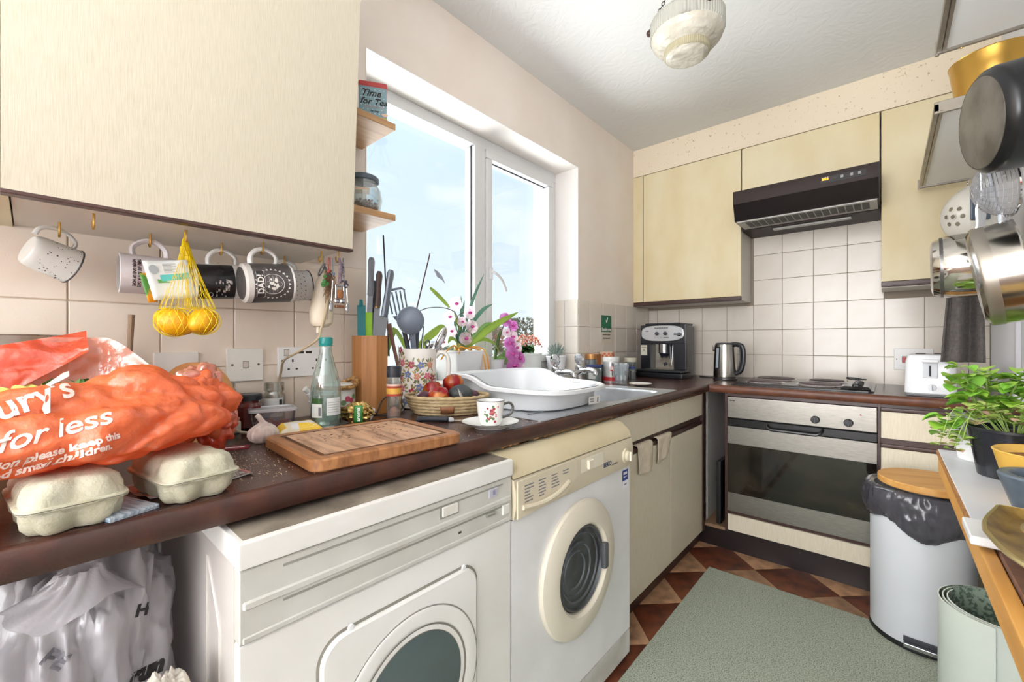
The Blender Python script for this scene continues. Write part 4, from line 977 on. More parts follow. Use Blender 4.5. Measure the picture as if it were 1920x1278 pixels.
    v = T('celery', 'green celery sticks and parsley in the open mouth of the orange bag', 'celery', (.365, .0, .968))
    rr = random.Random(6)
    for k in range(8):
        y = -.075 + k * .017; O('stalk', G().tube([(.055, y + .04, .0), (.0, y, .010 + .004 * (k % 3)), (-.06, y - .03, .024)], [.0055, .0065, .006], 8, flat=.6), cl, v)
    g = G()
    for k in range(110):
        p = Vector((rr.uniform(-.02, .05), .055 + rr.gauss(0, .022), .012 + rr.random() * .02)); d = Vector((rr.uniform(-1, 1), rr.uniform(-1, 1), rr.uniform(-.3, 1))).normalized() * .011; e = d.cross(Vector((0, .3, 1))).normalized() * .006
        g.add([p - d, p + e, p + d, p - e], [(0, 1, 2, 3)])
    l = O('parsley', g, M('parsley', '3f6b2c', .5), v); l['kind'] = 'stuff'
build_left_counter()

def build_board_area():
    wd = M('chopping_wood', 'a87448', .45, col2='714626', vs=5, stretch=(18, 2.2, 6), detail=7, lo=.35, hi=.75, bump=.1, bs=60)
    c = [Vector((.582, .306)), Vector((.604, .613)), Vector((.332, .650)), Vector((.318, .336))]
    ctr = sum(c, Vector((0, 0))) / 4; ax = ((c[1] - c[0]) + (c[2] - c[3])).normalized(); ang = math.atan2(ax.y, ax.x)
    Lx, Wy, h = .318, .272, .022
    t = T('chopping_board', 'worn wooden chopping board with juice groove on the worktop edge', 'chopping board', (.462, .474, CT + .0005), ang)
    o = rrect(-Lx / 2, -Wy / 2, Lx / 2, Wy / 2, .022, 6); i1 = rrect(-Lx / 2 + .003, -Wy / 2 + .003, Lx / 2 - .003, Wy / 2 - .003, .02, 6)
    def ins(d, r): return rrect(-Lx / 2 + d, -Wy / 2 + d, Lx / 2 - d, Wy / 2 - d, r, 6)
    Z = lambda q, z: [(x, y, z) for x, y in q]
    O('board', G().rings([Z(i1, 0), Z(o, .003), Z(o, h - .003), Z(i1, h), Z(ins(.024, .008), h)], caps=(True, False)), wd, t)
    O('juice_groove', G().rings([Z(ins(.024, .008), h), Z(ins(.026, .007), h - .003), Z(ins(.031, .005), h - .003), Z(ins(.033, .004), h)], caps=(False, False)), M('groove_dark', '57371f', .5), t)
    O('cutting_face', G().rings([Z(ins(.033, .004), h), Z(ins(.0335, .004), h + .0003)], caps=(False, True)), M('cut_face', 'c09a7c', .5, col2='6f4d37', vs=5, stretch=(16, 2.2, 3), detail=9, lo=.42, hi=.75, bump=.15, bs=90), t)
    rr = random.Random(14); g = G()
    for k in range(70):
        cx, cy = ((.03, -.02), (-.07, .03), (.08, .05))[k % 3]; x = rr.gauss(cx, .03); y = rr.gauss(cy, .03); s = rr.uniform(.0006, .0024)
        if abs(x) < .12 and abs(y) < .1: g.sph((x, y, h + .0004), (s * 1.6, s, s * .35), 6)
    cr = O('dark_crumbs', g, M('crumb_dark', '4a3323', .8), t); cr['kind'] = 'stuff'
    # garlic
    gm = M('garlic_skin', 'd6cbc0', .5, col2='bda8a0', vs=22, stretch=(5, 5, .3), bump=.1, bs=30)
    t = T('garlic_bulb', 'whole white garlic bulb at the corner of the chopping board', 'garlic', (.275, .338, CT + .0005), .3)
    O('bulb', G().lathe([(0, .004), (.012, .0), (.020, .002), (.027, .008), (.0305, .016), (.0295, .025), (.025, .032), (.018, .037), (.011, .041), (.007, .044)], 108), gm, t, ang=180)
    gg = t.children[0].data
    for v in gg.vertices:
        a = math.atan2(v.co.y, v.co.x); r = math.hypot(v.co.x, v.co.y); f = 1 - .07 * abs(math.sin(a * 4.5)) ** .5 * (1 if r > .012 else .3) + .03; v.co.x *= f; v.co.y *= f
    O('neck', G().tube(bez([(0, 0, .038), (-.002, -.003, .047), (-.006, -.007, .056), (-.009, -.010, .060)], 5), [.0095, .009, .008, .007, .0062] + [.0055] * 11, 14), gm, t, ang=180)
    # jam jar
    t = T('jam_jar', 'jar of dark red jam with black lid under the switch plate', 'jar', (.085, .3665, CT + .0005))
    O('jam', G().lathe([(0, .002), (.027, .002), (.0325, .007), (.0325, .058), (.027, .066), (.027, .072), (0, .072)], 10), M('jam_red', '5a1512', .12, coat=.6), t)
    O('lid', G().lathe([(0, .0725), (.029, .0725), (.030, .074), (.030, .085), (.028, .088), (.02, .0875), (0, .0865)], 36), M('jar_lid_black', '1f2127', .3), t)
    # empty glass jar
    t = T('glass_jar', 'tall empty glass jar with white back label beside the jam', 'jar', (.055, .437, CT + .0005))
    O('glass', G().lathe([(0, .001), (.024, .001), (.027, .006), (.027, .075), (.022, .084), (.022, .088), (.0245, .089), (.0245, .11), (.0225, .11), (.02, .085), (.0245, .074), (.0245, .01), (0, .006)], 36), film('jar_clear', 'd7d6cc', .7, body='cfcabc', gloss=.35), t)
    O('paper_label', G().lathe([(.0274, .02), (.0274, .07)], 16, Matrix.Rotation(-1.7, 4, 'Z'), arc=2.2), M('label_whitish', 'd5d6d2', .5), t)
    O('barcode', G().lathe([(.0276, .03), (.0276, .066)], 6, Matrix.Rotation(.1, 4, 'Z'), arc=.3), black_ink, t)
    # lidded plastic box with red fruit
    t = T('plastic_box', 'clear plastic tub of red fruit with milky lid beside the garlic', 'tub', (.145, .402, CT + .0005), 1.32)
    lo = rrect(-.042, -.03, .042, .03, .01); hi = rrect(-.049, -.036, .049, .036, .012); Z = lambda q, z: [(x, y, z) for x, y in q]
    O('tub', G().rings([Z(lo, 0), Z(hi, .05)], caps=(True, False)), film('tub_clear', 'd9d0d4', .8, body='c9c0c6', gloss=.25), t)
    l2 = rrect(-.053, -.040, .053, .040, .013); O('lid', G().rings([Z(l2, .0495), Z(l2, .054), Z(rrect(-.049, -.036, .049, .036, .012), .0565), Z(rrect(-.044, -.031, .044, .031, .01), .0565), Z(rrect(-.043, -.03, .043, .03, .01), .054)]), film('tub_lid', 'd6d3d6', .3, body='cfcdd2', gloss=.25), t)
    rm = M('red_fruit', 'b01f26', .3)
    for k in range(9): O('fruit_piece', G().sph((rr.uniform(-.03, .03), rr.uniform(-.018, .018), .014 + .004 * (k % 2)), (.012, .011, .011), 12), rm, t)
    # cheese packet
    t = T('cheese_packet', 'yellow and white foil cheese packet leaning by the chopping board', 'packet', (.245, .425, CT + .0005), 1.45)
    def pk(u, v):
        x = (u - .5) * .105; y = (v - .5) * .06; e = 1 - max(abs(2 * u - 1), abs(2 * v - 1)) ** 4
        return (x, y, .001 + (.020 + .012 * v + .003 * noise.noise(Vector((x * 60, y * 60, 1)))) * e)
    O('wrapper', G().grid(pk, 22, 16), M('packet_pale', 'd8cfb8', .3, col2='cbbf9f', vs=30), t, solid=.0005)
    def on(u0, u1, v0, v1, d=.0012): return G().grid(lambda u, v: Vector(pk(u0 + (u1 - u0) * u, v0 + (v1 - v0) * v)) + Vector((0, 0, d)), 10, 6)
    O('yellow_end', on(.02, .2, .02, .98), M('packet_yellow', 'ddb42e', .3), t); O('yellow_edge', on(.2, .98, .78, .98), M('packet_yellow', ''), t)
    O('white_band', on(.3, .85, .12, .5, .0018), M('packet_white', 'd9d5d6', .35), t)
    O('logo_strip', on(.45, .98, .02, .36, .002), M('packet_gold', 'e7c030', .35), t)
    O('crimped_end', G().grid(lambda u, v: (.05 + .03 * u, -.028 + .05 * v, .003 + .004 * math.sin(v * 18) * u + .004 * u), 6, 16), film('packet_clear', 'e2e6e2', .55, body='dfe3dd', gloss=.3), t, solid=.0004)
    # sparkling-water bottle
    t = T('glass_bottle', 'clear glass water bottle with teal cap behind the chopping board', 'bottle', (.212, .505, CT + .0005))
    gb = film('bottle_glass', 'dcece8', .86, body='cfe2de', gloss=.3)
    O('glass', G().lathe([(0, .006), (.026, .0), (.034, .003), (.0365, .01), (.0365, .09), (.035, .108), (.029, .138), (.021, .167), (.0155, .19), (.0145, .204), (.0145, .208)], 40), gb, t)
    O('glass_base', G().lathe([(0, .0035), (.030, .003), (.0335, .012), (.03, .02), (0, .018)], 32), film('bottle_base', '7fa89f', .5, body='6d958c', gloss=.4), t)
    O('water', G().lathe([(0, .020), (.0335, .020), (.0345, .028), (.0345, .078), (0, .078)], 32), film('bottle_water', 'bcd8d3', .72, body='a9c8c2', gloss=.2), t)
    O('cap', G().lathe([(0, .2085), (.0165, .2085), (.0168, .211), (.0155, .213), (.0168, .215), (.0168, .228), (.015, .231), (0, .231)], 28), M('cap_teal', '12807c', .35), t)
    lb = M('bottle_label', 'dfe2e0', .4)
    th = math.atan2(-.5, 1.08)
    O('front_label', G().lathe([(.0369, .034), (.0369, .078)], 16, Matrix.Rotation(th + .05, 4, 'Z'), arc=1.15), lb, t)
    O('back_label', G().lathe([(.0369, .03), (.0369, .064)], 10, Matrix.Rotation(th - 1.05, 4, 'Z'), arc=.8), lb, t)
    O('label_green_band', G().lathe([(.03705, .064), (.03705, .078)], 10, Matrix.Rotation(th - 1.05, 4, 'Z'), arc=.8), M('label_green_dark', '3b5f33', .4), t)
    O('barcode', G().lathe([(.03715, .034), (.03715, .056)], 6, Matrix.Rotation(th - .48, 4, 'Z'), arc=.18), grey_ink, t)
    for k in range(5): O('label_line', G().lathe([(.0371, .042 + k * .006), (.0371, .0432 + k * .006)], 8, Matrix.Rotation(th + .15, 4, 'Z'), arc=.8 - .1 * (k % 2)), M('line_grey', '9aa0a2', .5), t)
    # teapot and cane-handled pot
    ch = M('china_white', 'dcdad6', .18); can = M('cane', 'c0955a', .6, col2='8a6438', vs=90, stretch=(1, 1, 1), lo=.45, hi=.55)
    t = T('teapot', 'white china teapot with floral print and woven cane handle behind the bottle', 'teapot', (.085, .60, CT + .0005))
    O('body', G().lathe([(0, .0), (.04, .0), (.048, .006), (.049, .085), (.045, .091), (0, .093)], 36), ch, t)
    O('lid', G().lathe([(.044, .0915), (.04, .097), (.02, .101), (.008, .102), (.008, .108), (0, .112)], 28), ch, t)
    O('spout', G().tube(bez([(.0, -.04, .02), (.01, -.066, .03), (.014, -.078, .06), (.018, -.092, .082), (.02, -.103, .092)]), [.016] * 12 + [.014] * 12 + [.010] * 12 + [.008] * 13, 12), ch, t)
    O('handle', G().tube([(.053 * math.cos(a), .053 * math.sin(a), .088 + .022 * max(0, math.sin(a)) ** 3) for a in [2 * PI * i / 40 for i in range(40)]], .0065, 8, closed=True), can, t)
    rs = M('print_rose', 'c0506a', .3); gn = M('print_leaf', '6d8a5e', .3)
    for k, (a, z) in enumerate(((.1, .055), (-.15, .045), (.35, .05), (.55, .06))):
        m = frame((.0492 * math.cos(a), .0492 * math.sin(a), z), (math.cos(a), math.sin(a), 0), (0, 0, 1)); O('printed_flower', G().lathe([(0, .0002), (.009 - .001 * k, .0002), (.008, .0007), (0, .001)], 10, m), rs if k % 2 == 0 else gn, t)
    # gold coffee packet, milk portion, charger cable
    t = T('coffee_packet', 'crumpled gold foil packet with green label beside the bottle', 'packet', (.215, .588, CT + .0005), .9)
    O('foil', G().sph((0, 0, .027), (.042, .026, .0265), 40, fn=lambda v: 1 + .34 * (noise.noise(v * 3.1 + Vector((5, 1, 1)))) + .12 * noise.noise(v * 8)), M('gold_foil', 'c2a566', .22, .9), t, ang=20)
    for v in t.children[0].data.vertices: v.co.z = max(v.co.z, .0005)
    gl = O('green_label', G().grid(lambda u, v: (.010 + .022 * (u - .5) , -.0335 + .006 * abs(v - .5), .004 + .047 * v), 5, 8), M('label_leaf_green', '2f7a34', .35), t, solid=.0006)
    text('aroma', .0145, white_ink, gl, frame((.0105, -.0337, .027), (0, -1, 0), (0, 0, 1)), bold=.0003)
    t = tag(O('cheese_portion', G().prism(rrect(-.022, -.02, .022, .02, .006), 0, .012), M('portion_white', 'cfd0d2', .35, col2='b4b2c4', vs=30), loc=(.185, .632, CT + .014), rot=(.9, .3, .8)), 'white plastic portion pack leaning on the gold foil packet', 'tub')
    tag(O('charging_cable', G().tube(bez([(.195, .66, CT + .012), (.17, .70, CT + .05), (.13, .765, CT + .045), (.16, .775, CT + .006), (.2, .70, CT + .004), (.19, .665, CT + .008)]), .0024, 6).box((.186, .643, CT + .006), (.2, .662, CT + .018), .003), black_plastic), 'black cable looping round the foot of the knife block', 'cable')
    # flat plug adapter and its lead, red card
    t = T('plug_adapter', 'small cream plug with two pins and pale lead behind the jam', 'plug', (.115, .318, CT + .0005), .3)
    O('plug_body', G().box((-.02, -.016, 0), (.02, .016, .030), .005), M('plug_cream', 'cfc7b4', .4), t)
    for s in (-1, 1): O('pin', G().box((-.0025, s * .007 - .002, .03), (.0025, s * .007 + .002, .048), .0008), M('pin_dark', '4a463f', .3, .8), t)
    O('lead', G().tube(bez([(.02, 0, .012), (.06, -.012, .01), (.09, .02, .004), (.12, .05, .003)]), .0034, 8), M('lead_cream', 'c9bfab', .45), t)
    rc = tag(O('red_card', G().box((-.03, -.016, 0), (.03, .016, .0015)), M('card_red', '7d2230', .4), loc=(.285, .276, CT + .0006), rot=(0, 0, 1.15)), 'dark red card lying beside the garlic', 'card')
    O('card_print', G().box((-.012, -.003, .0014), (.022, .001, .0019)), white_ink, rc)
    # salt grinder
    t = T('salt_grinder', 'glass grinder of pink salt with black cap and striped band', 'grinder', (.238, .690, CT + .0005))
    O('glass', G().lathe([(0, .001), (.0185, .001), (.0205, .005), (.0205, .09), (.0195, .102), (.0195, .118), (.0175, .118), (.0175, .092), (.018, .01), (0, .008)], 32), film('grinder_glass', 'f0f0ee', .93, body='dcdcd8', gloss=.3), t)
    O('cap', G().lathe([(0, .119), (.0205, .119), (.0205, .148), (.0195, .150), (0, .150)], 32), M('grinder_cap', '22262f', .4), t)
    for n_, a, b, c_ in (('band_red', .066, .072, 'a8392c'), ('band_yellow', .072, .088, 'd8a94a'), ('band_red', .088, .094, 'a8392c'), ('band_pink', .094, .1, 'd9b8a8')):
        O('label_band', G().lathe([(.0209, a), (.0209, b)], 28), M(n_, c_, .4), t)
    O('pink_salt', G().lathe([(0, .009), (.0172, .009), (.0172, .022), (.006, .033), (0, .035)], 24), M('pink_salt', 'd9a48c', .8, col2='c98c74', vs=200), t)
    # peeler / small knife
    t = T('paring_knife', 'small knife with black and grey handle between board and saucer', 'knife', (.378, .738, CT + .001), .72)
    O('handle', G().tube(bez([(-.06, 0, .007), (-.02, .001, .008), (.03, 0, .007)]), [.004] + [.0075] * 22 + [.005] * 2, 10, flat=1.2), M('knife_handle', '262a33', .35), t)
    O('bolster', G().tube([(.03, 0, .007), (.042, 0, .006)], [.0075, .005], 10), M('knife_grey', 'a9abad', .3), t)
    O('blade', G().prism([(.042, -.005), (.10, -.004), (.118, .002), (.10, .005), (.042, .005)], .005, .0062), chrome, t)
    # cup and saucer
    fl = M('cup_china', 'e2e1dd', .15); rim = M('cup_rim', '4c4a48', .3)
    s = T('saucer', 'white saucer with dark rim under the floral cup', 'saucer', (.533, .783, CT + .0005))
    O('plate', G().lathe([(0, .002), (.035, .0015), (.04, 0), (.042, .003), (.062, .010), (.0735, .0155), (.073, .0172), (.055, .0115), (.034, .0065), (0, .006)], 48), fl, s)
    O('rim_line', G().tube([(.0733 * math.cos(a), .0733 * math.sin(a), .0165) for a in [2 * PI * i / 60 for i in range(60)]], .0011, 6, closed=True), rim, s)
    t = T('teacup', 'white straight-sided cup with pink rose print on the saucer', 'cup', (.531, .785, CT + .0075), 0)
    O('body', G().lathe([(0, .002), (.024, 0), (.027, .002), (.030, .012), (.0365, .062), (.0345, .0625), (.0285, .013), (.02, .006), (0, .006)], 44), fl, t)
    O('rim_line', G().tube([(.0357 * math.cos(a), .0357 * math.sin(a), .0622) for a in [2 * PI * i / 50 for i in range(50)]], .0012, 6, closed=True), rim, t)
    O('handle', G().tube([Matrix.Rotation(1.0, 4, 'Z') @ Vector(p) for p in bez([(.034, 0, .050), (.05, 0, .054), (.060, 0, .043), (.055, 0, .026), (.038, 0, .018), (.031, 0, .017)], 6)], .0034, 8), rim, t)
    O('coffee', G().lathe([(0, .035), (.0318, .035)], 32), M('coffee_brown', '4a2c1c', .2), t)
    rr = random.Random(31); a0 = math.atan2(-.785, .766)
    for k in range(30):
        a = a0 + rr.gauss(0, .25); z = .031 + rr.gauss(0, .011); z = min(max(z, .012), .05); r = .030 + .0065 * (z - .012) / .05 + .0003
        m = frame((r * math.cos(a), r * math.sin(a), z), (math.cos(a), math.sin(a), -.1), (0, rr.uniform(-1, 1), 1)); s_ = rr.uniform(.002, .0042)
        O('rose_petal' if k % 3 else 'print_leaf', G().lathe([(0, 0), (s_, 0), (s_ * .9, .0003), (0, .0004)], 9, m), (M('rose_pink', 'c76a72', .3), M('rose_red', '9c3542', .3), M('print_green', '5f7a52', .3))[k % 3 - 1], t)
build_board_area()
# ---------------------------------------------------------------- worktop under the window
def build_knife_block():
    bm_ = M('bamboo', 'b77f4a', .4, col2='9c6536', vs=9, stretch=(9, 9, .5), lo=.3, hi=.7)
    t = T('knife_block', 'octagonal bamboo knife block full of knives beside the floral jug', 'knife block', (.087, .703, CT + .0005), .2)
    n = 8; R_ = .056; top = .238
    ring = lambda r, z: [(r * math.cos(2 * PI * (i + .5) / n), r * math.sin(2 * PI * (i + .5) / n), z) for i in range(n)]
    O('block', G().rings([ring(R_, 0), ring(R_, top), ring(R_ - .004, top), ring(R_ - .005, top - .03)], caps=(True, False)), bm_, t, ang=20)
    O('bristle_insert', G().rings([ring(R_ - .0055, top - .028), ring(R_ - .0055, top - .008)]), M('bristle', '2a2d30', .8), t)
    z0 = CT + top - .012; base = Vector((.087, .703, z0))
    def knife(label, dx, dy, h, lean, hcol, hl, bw=.022, blade=None, hr=.0125, wood=False):
        blade = blade or M('blade_steel', '8e9196', .3, .9)
        m = frame(base + Vector((dx, dy, 0)), (lean[0], lean[1], 1), (.3, 1, 0))
        k = T('kitchen_knife', label, 'knife', mx=m)
        O('blade', G().prism([(-bw / 2, -.0012), (bw / 2, -.0004), (bw / 2, .0004), (-bw / 2, .0012)], 0, h - hl), blade, k)
        O('handle', G().tube([(0, 0, h - hl - .002), (.001, 0, h - hl + .012), (0, 0, h - hl * .5), (.0, 0, h - .012), (0, 0, h)], [hr, hr * 1.05, hr * .9, hr * 1.1, hr * .7], 10, flat=.62), hcol, k)
        return k
    gh = M('knife_grey_handle', '7c7f88', .4); dg = M('knife_dark_handle', '43444c', .35); br = M('knife_brown_handle', '5a4743', .5)
    knife('tall grey-handled knife at the middle of the bamboo block', .004, -.008, .255, (.04, .02), gh, .115, .016)
    knife('brown-handled knife with brass ring in the bamboo block', .012, .010, .215, (.02, .06), br, .11, .018)
    O('ring', G().tube([(.0, 0, .100), (0, 0, .110)], .0115, 10, flat=.7), brass, S.objects['kitchen_knife.001'])
    knife('steel knife with long blue-grey handle leaning out of the block beside the spatula', .018, .024, .225, (.03, .16), M('knife_blue_grey', '7d8793', .3, .5), .15, .026, hr=.0145)
    knife('slim steel knife beside the lime green blade in the block', -.006, -.02, .10, (.02, -.02), chrome, .06, .008, hr=.006)
    knife('black knife with wide blade at the back of the bamboo block', -.02, .018, .19, (-.02, .06), dg, .10, .024)
    m = frame(base + Vector((.012, -.036, 0)), (0, -.01, 1), (.3, 1, 0))
    k = T('teal_knife', 'teal plastic knife sheath standing at the corner of the bamboo block', 'knife', mx=m)
    O('sheath', G().prism(rrect(-.012, -.002, .012, .002, .0018), 0, .105), M('teal_plastic', '1f7a80', .35), k)
    O('sheath_tip', G().tube([(.0, 0, .1), (.0, 0, .122)], [.0118, .008], 12, flat=.25), M('teal_plastic', ''), k)
    m = frame(base + Vector((.010, -.012, 0)), (0.0, .0, 1), (.3, 1, 0))
    k = T('green_knife', 'lime green knife blade standing in the bamboo block', 'knife', mx=m)
    O('blade', G().prism([(-.012, 0), (.012, -.0006), (.012, .0008), (-.012, .0012)], 0, .062), M('lime_plastic', '8fc42a', .4), k); O('blade_tip', G().prism([(-.012, 0), (.012, -.0006), (.012, .0008), (-.012, .0012)], .062, .085, Matrix.Shear('XZ', 4, (0, 0)) if False else None), M('lime_plastic', ''), k)
build_knife_block()

def build_jug():
    jx, jy = .105, .868; rot = Matrix.Rotation(.86, 4, 'Z')
    t = T('floral_jug', 'white jug printed with pink and blue flowers, full of utensils', 'jug', (jx, jy, CT + .0005))
    ch = M('jug_china', 'e3dfd8', .16)
    prof = [(0, .004), (.050, 0), (.058, .004), (.062, .03), (.063, .10), (.0625, .16), (.0635, .196), (.061, .197), (.0595, .19), (.0595, .02), (0, .012)]
    O('body', G().lathe(prof, 48), ch, t)
    O('handle', G().tube([rot @ Vector(p) for p in bez([(.060, 0, .168), (.078, 0, .184), (.101, 0, .168), (.103, 0, .11), (.088, 0, .05), (.061, 0, .035)], 8)], .0075, 10, flat=1.3), ch, t)
    rr = random.Random(77); cols = [M('flower_pink', 'c45f77', .3), M('flower_red', '9f2f48', .3), M('flower_blue', '6877a8', .3), M('flower_peach', 'd08a72', .3)]
    gl = [M('leaf_olive', '6b6a42', .3), M('leaf_sage', '7c8c6a', .3), M('leaf_gold', 'b4924e', .3)]
    pm = {}
    def blob(a, z, s, mat, el=1, ro=0, name='printed_petal'):
        r = .0632 if z > .02 else .061; m = frame((r * math.cos(a), r * math.sin(a), z), (math.cos(a), math.sin(a), 0), (-math.sin(a) * math.cos(ro), math.cos(a) * math.cos(ro), math.sin(ro)))
        key = (name, mat.name)
        if key not in pm:
            pm[key] = G().lathe([(0, 0), (1, 0), (.9, .12), (0, .14)], 8).mesh(name); pm[key].materials.append(mat)
        o = O(name, pm[key], None, t); o.matrix_local = m @ Matrix.Diagonal((s, s * el, .004, 1))
    for k in range(26):
        a = -2.2 + (k % 6) * .5 + rr.uniform(-.12, .12) - (.3 if (k // 6) % 2 else 0); z = .022 + (k // 6) * .042 + rr.uniform(-.008, .008); c = cols[k % 4]
        for j in range(5):
            b = 2 * PI * j / 5 + k; blob(a + .0075 * math.cos(b) / .063, z + .0075 * math.sin(b), .0048, c)
        blob(a, z, .003, gl[2], name='flower_heart')
        for j in range(8):
            b = rr.random() * 2 * PI; blob(a + .018 * math.cos(b) / .063, min(max(z + .018 * math.sin(b), .012), .188), .0072, gl[j % 3], .36, b, 'printed_leaf')
    # utensils
    top = Vector((jx, jy, CT + .17))
    ny = M('nylon_grey', '6b7482', .38); dk = M('nylon_dark', '34363d', .4)
    def put(name, label, base, tip, xdir=(1, 0, 0)):
        b = Vector(base); d = Vector(tip) - b; m = frame(b, d, xdir); return T(name, label, 'utensil', mx=m, group=None), d.length
    # ladle facing the room
    t1, l = put('ladle', 'round grey nylon ladle standing in the floral jug', (.115, .86, .92), (.128, .826, 1.128), (1, -.9, 0))
    O('handle', G().tube([(0, 0, 0), (0, 0, l - .05), (.004, 0, l - .03)], [.006, .008, .012], 8, flat=1.3), ny, t1)
    O('bowl', G().sph((.010, 0, l - .0), (.026, .0445, .050), 28, fn=lambda v: 1 - .15 * max(0, -v.z)), ny, t1)
    # slotted spatula
    t2, l = put('slotted_spatula', 'grey slotted spatula leaning left out of the floral jug', (.10, .865, .92), (.095, .786, 1.235), (.25, 1, 0))
    O('handle', G().tube([(0, 0, 0), (0, 0, l - .10)], .008, 8), dk, t2)
    g = G()
    for k in range(5): g.tube([(-.026 + k * .013, 0, l - .092 + .006 * abs(k - 2)), (-.028 + k * .014, -.004, l - .01)], .0046, 6, flat=.5)
    g.tube([(-.03, -.004, l - .012), (-.02, -.0045, l - .003), (.02, -.0045, l - .003), (.03, -.004, l - .012)], .005, 6, flat=.7).add([(-.028, -.002, l - .088), (.028, -.002, l - .088), (.008, -.002, l - .125), (-.008, -.002, l - .125), (-.028, .002, l - .088), (.028, .002, l - .088), (.008, .002, l - .125), (-.008, .002, l - .125)], [(0, 1, 2, 3), (7, 6, 5, 4), (0, 4, 5, 1), (1, 5, 6, 2), (2, 6, 7, 3), (3, 7, 4, 0)])
    O('slotted_head', g, ny, t2)
    # steel serving spoon
    t3, l = put('serving_spoon', 'large steel serving spoon lying back over the rim of the jug', (.11, .875, .93), (.135, .945, 1.075), (-.6, -.2, 1))
    st = M('spoon_steel', 'c4c2c4', .12, 1)
    O('handle', G().tube([(0, 0, 0), (0, 0, l - .03)], [.004, .005], 8, flat=.6), st, t3)
    O('bowl', G().sph((0, 0, l), (.014, .027, .042), 24), st, t3)
    t4, l = put('steel_ladle', 'small steel ladle at the back of the floral jug', (.085, .88, .93), (.085, .955, 1.035), (1, 0, 0))
    O('handle', G().tube([(0, 0, 0), (0, 0, l)], .004, 8), st, t4); O('bowl', G().sph((0, 0, l), (.03, .03, .028), 24), st, t4)
    t5, l = put('tongs', 'steel tongs standing between the ladle and the serving spoon', (.105, .875, .92), (.115, .885, 1.115), (1, -1, 0))
    for s in (-1, 1): O('tong_arm', G().tube([(s * .010, 0, 0), (s * .007, 0, l * .6), (s * .001, 0, l)], [.005, .0045, .004], 8, flat=.35), st, t5)
    t6, l = put('black_spoon', 'dark nylon spoon with hanging hole in the floral jug', (.10, .885, .92), (.125, .895, 1.06), (1, -1, 0))
    O('handle', G().tube([(0, 0, 0), (0, 0, l - .012)], [.005, .006], 8, flat=.6), dk, t6)
    O('hanging_ring', G().tube([(0, .008 * math.cos(a), l - .004 + .010 * math.sin(a)) for a in [2 * PI * i / 18 for i in range(18)]], .0028, 6, closed=True), dk, t6)
    t7, l = put('wooden_spatula', 'brown wooden spatula handle leaning between block and jug', (.08, .82, .94), (.075, .775, 1.12), (1, 0, 0))
    O('handle', G().tube([(0, 0, 0), (0, 0, l * .6), (0, 0, l)], [.006, .006, .010], 8, flat=.6), M('spatula_brown', '8a6656', .6), t7)
    t8, l = put('wire_whisk', 'slim steel whisk handle standing behind the ladle', (.10, .86, .93), (.11, .868, 1.145), (1, -1, 0))
    O('handle', G().tube([(0, 0, 0), (0, 0, l)], [.0055, .0075], 10), M('whisk_grey', '3e444d', .35), t8)
build_jug()

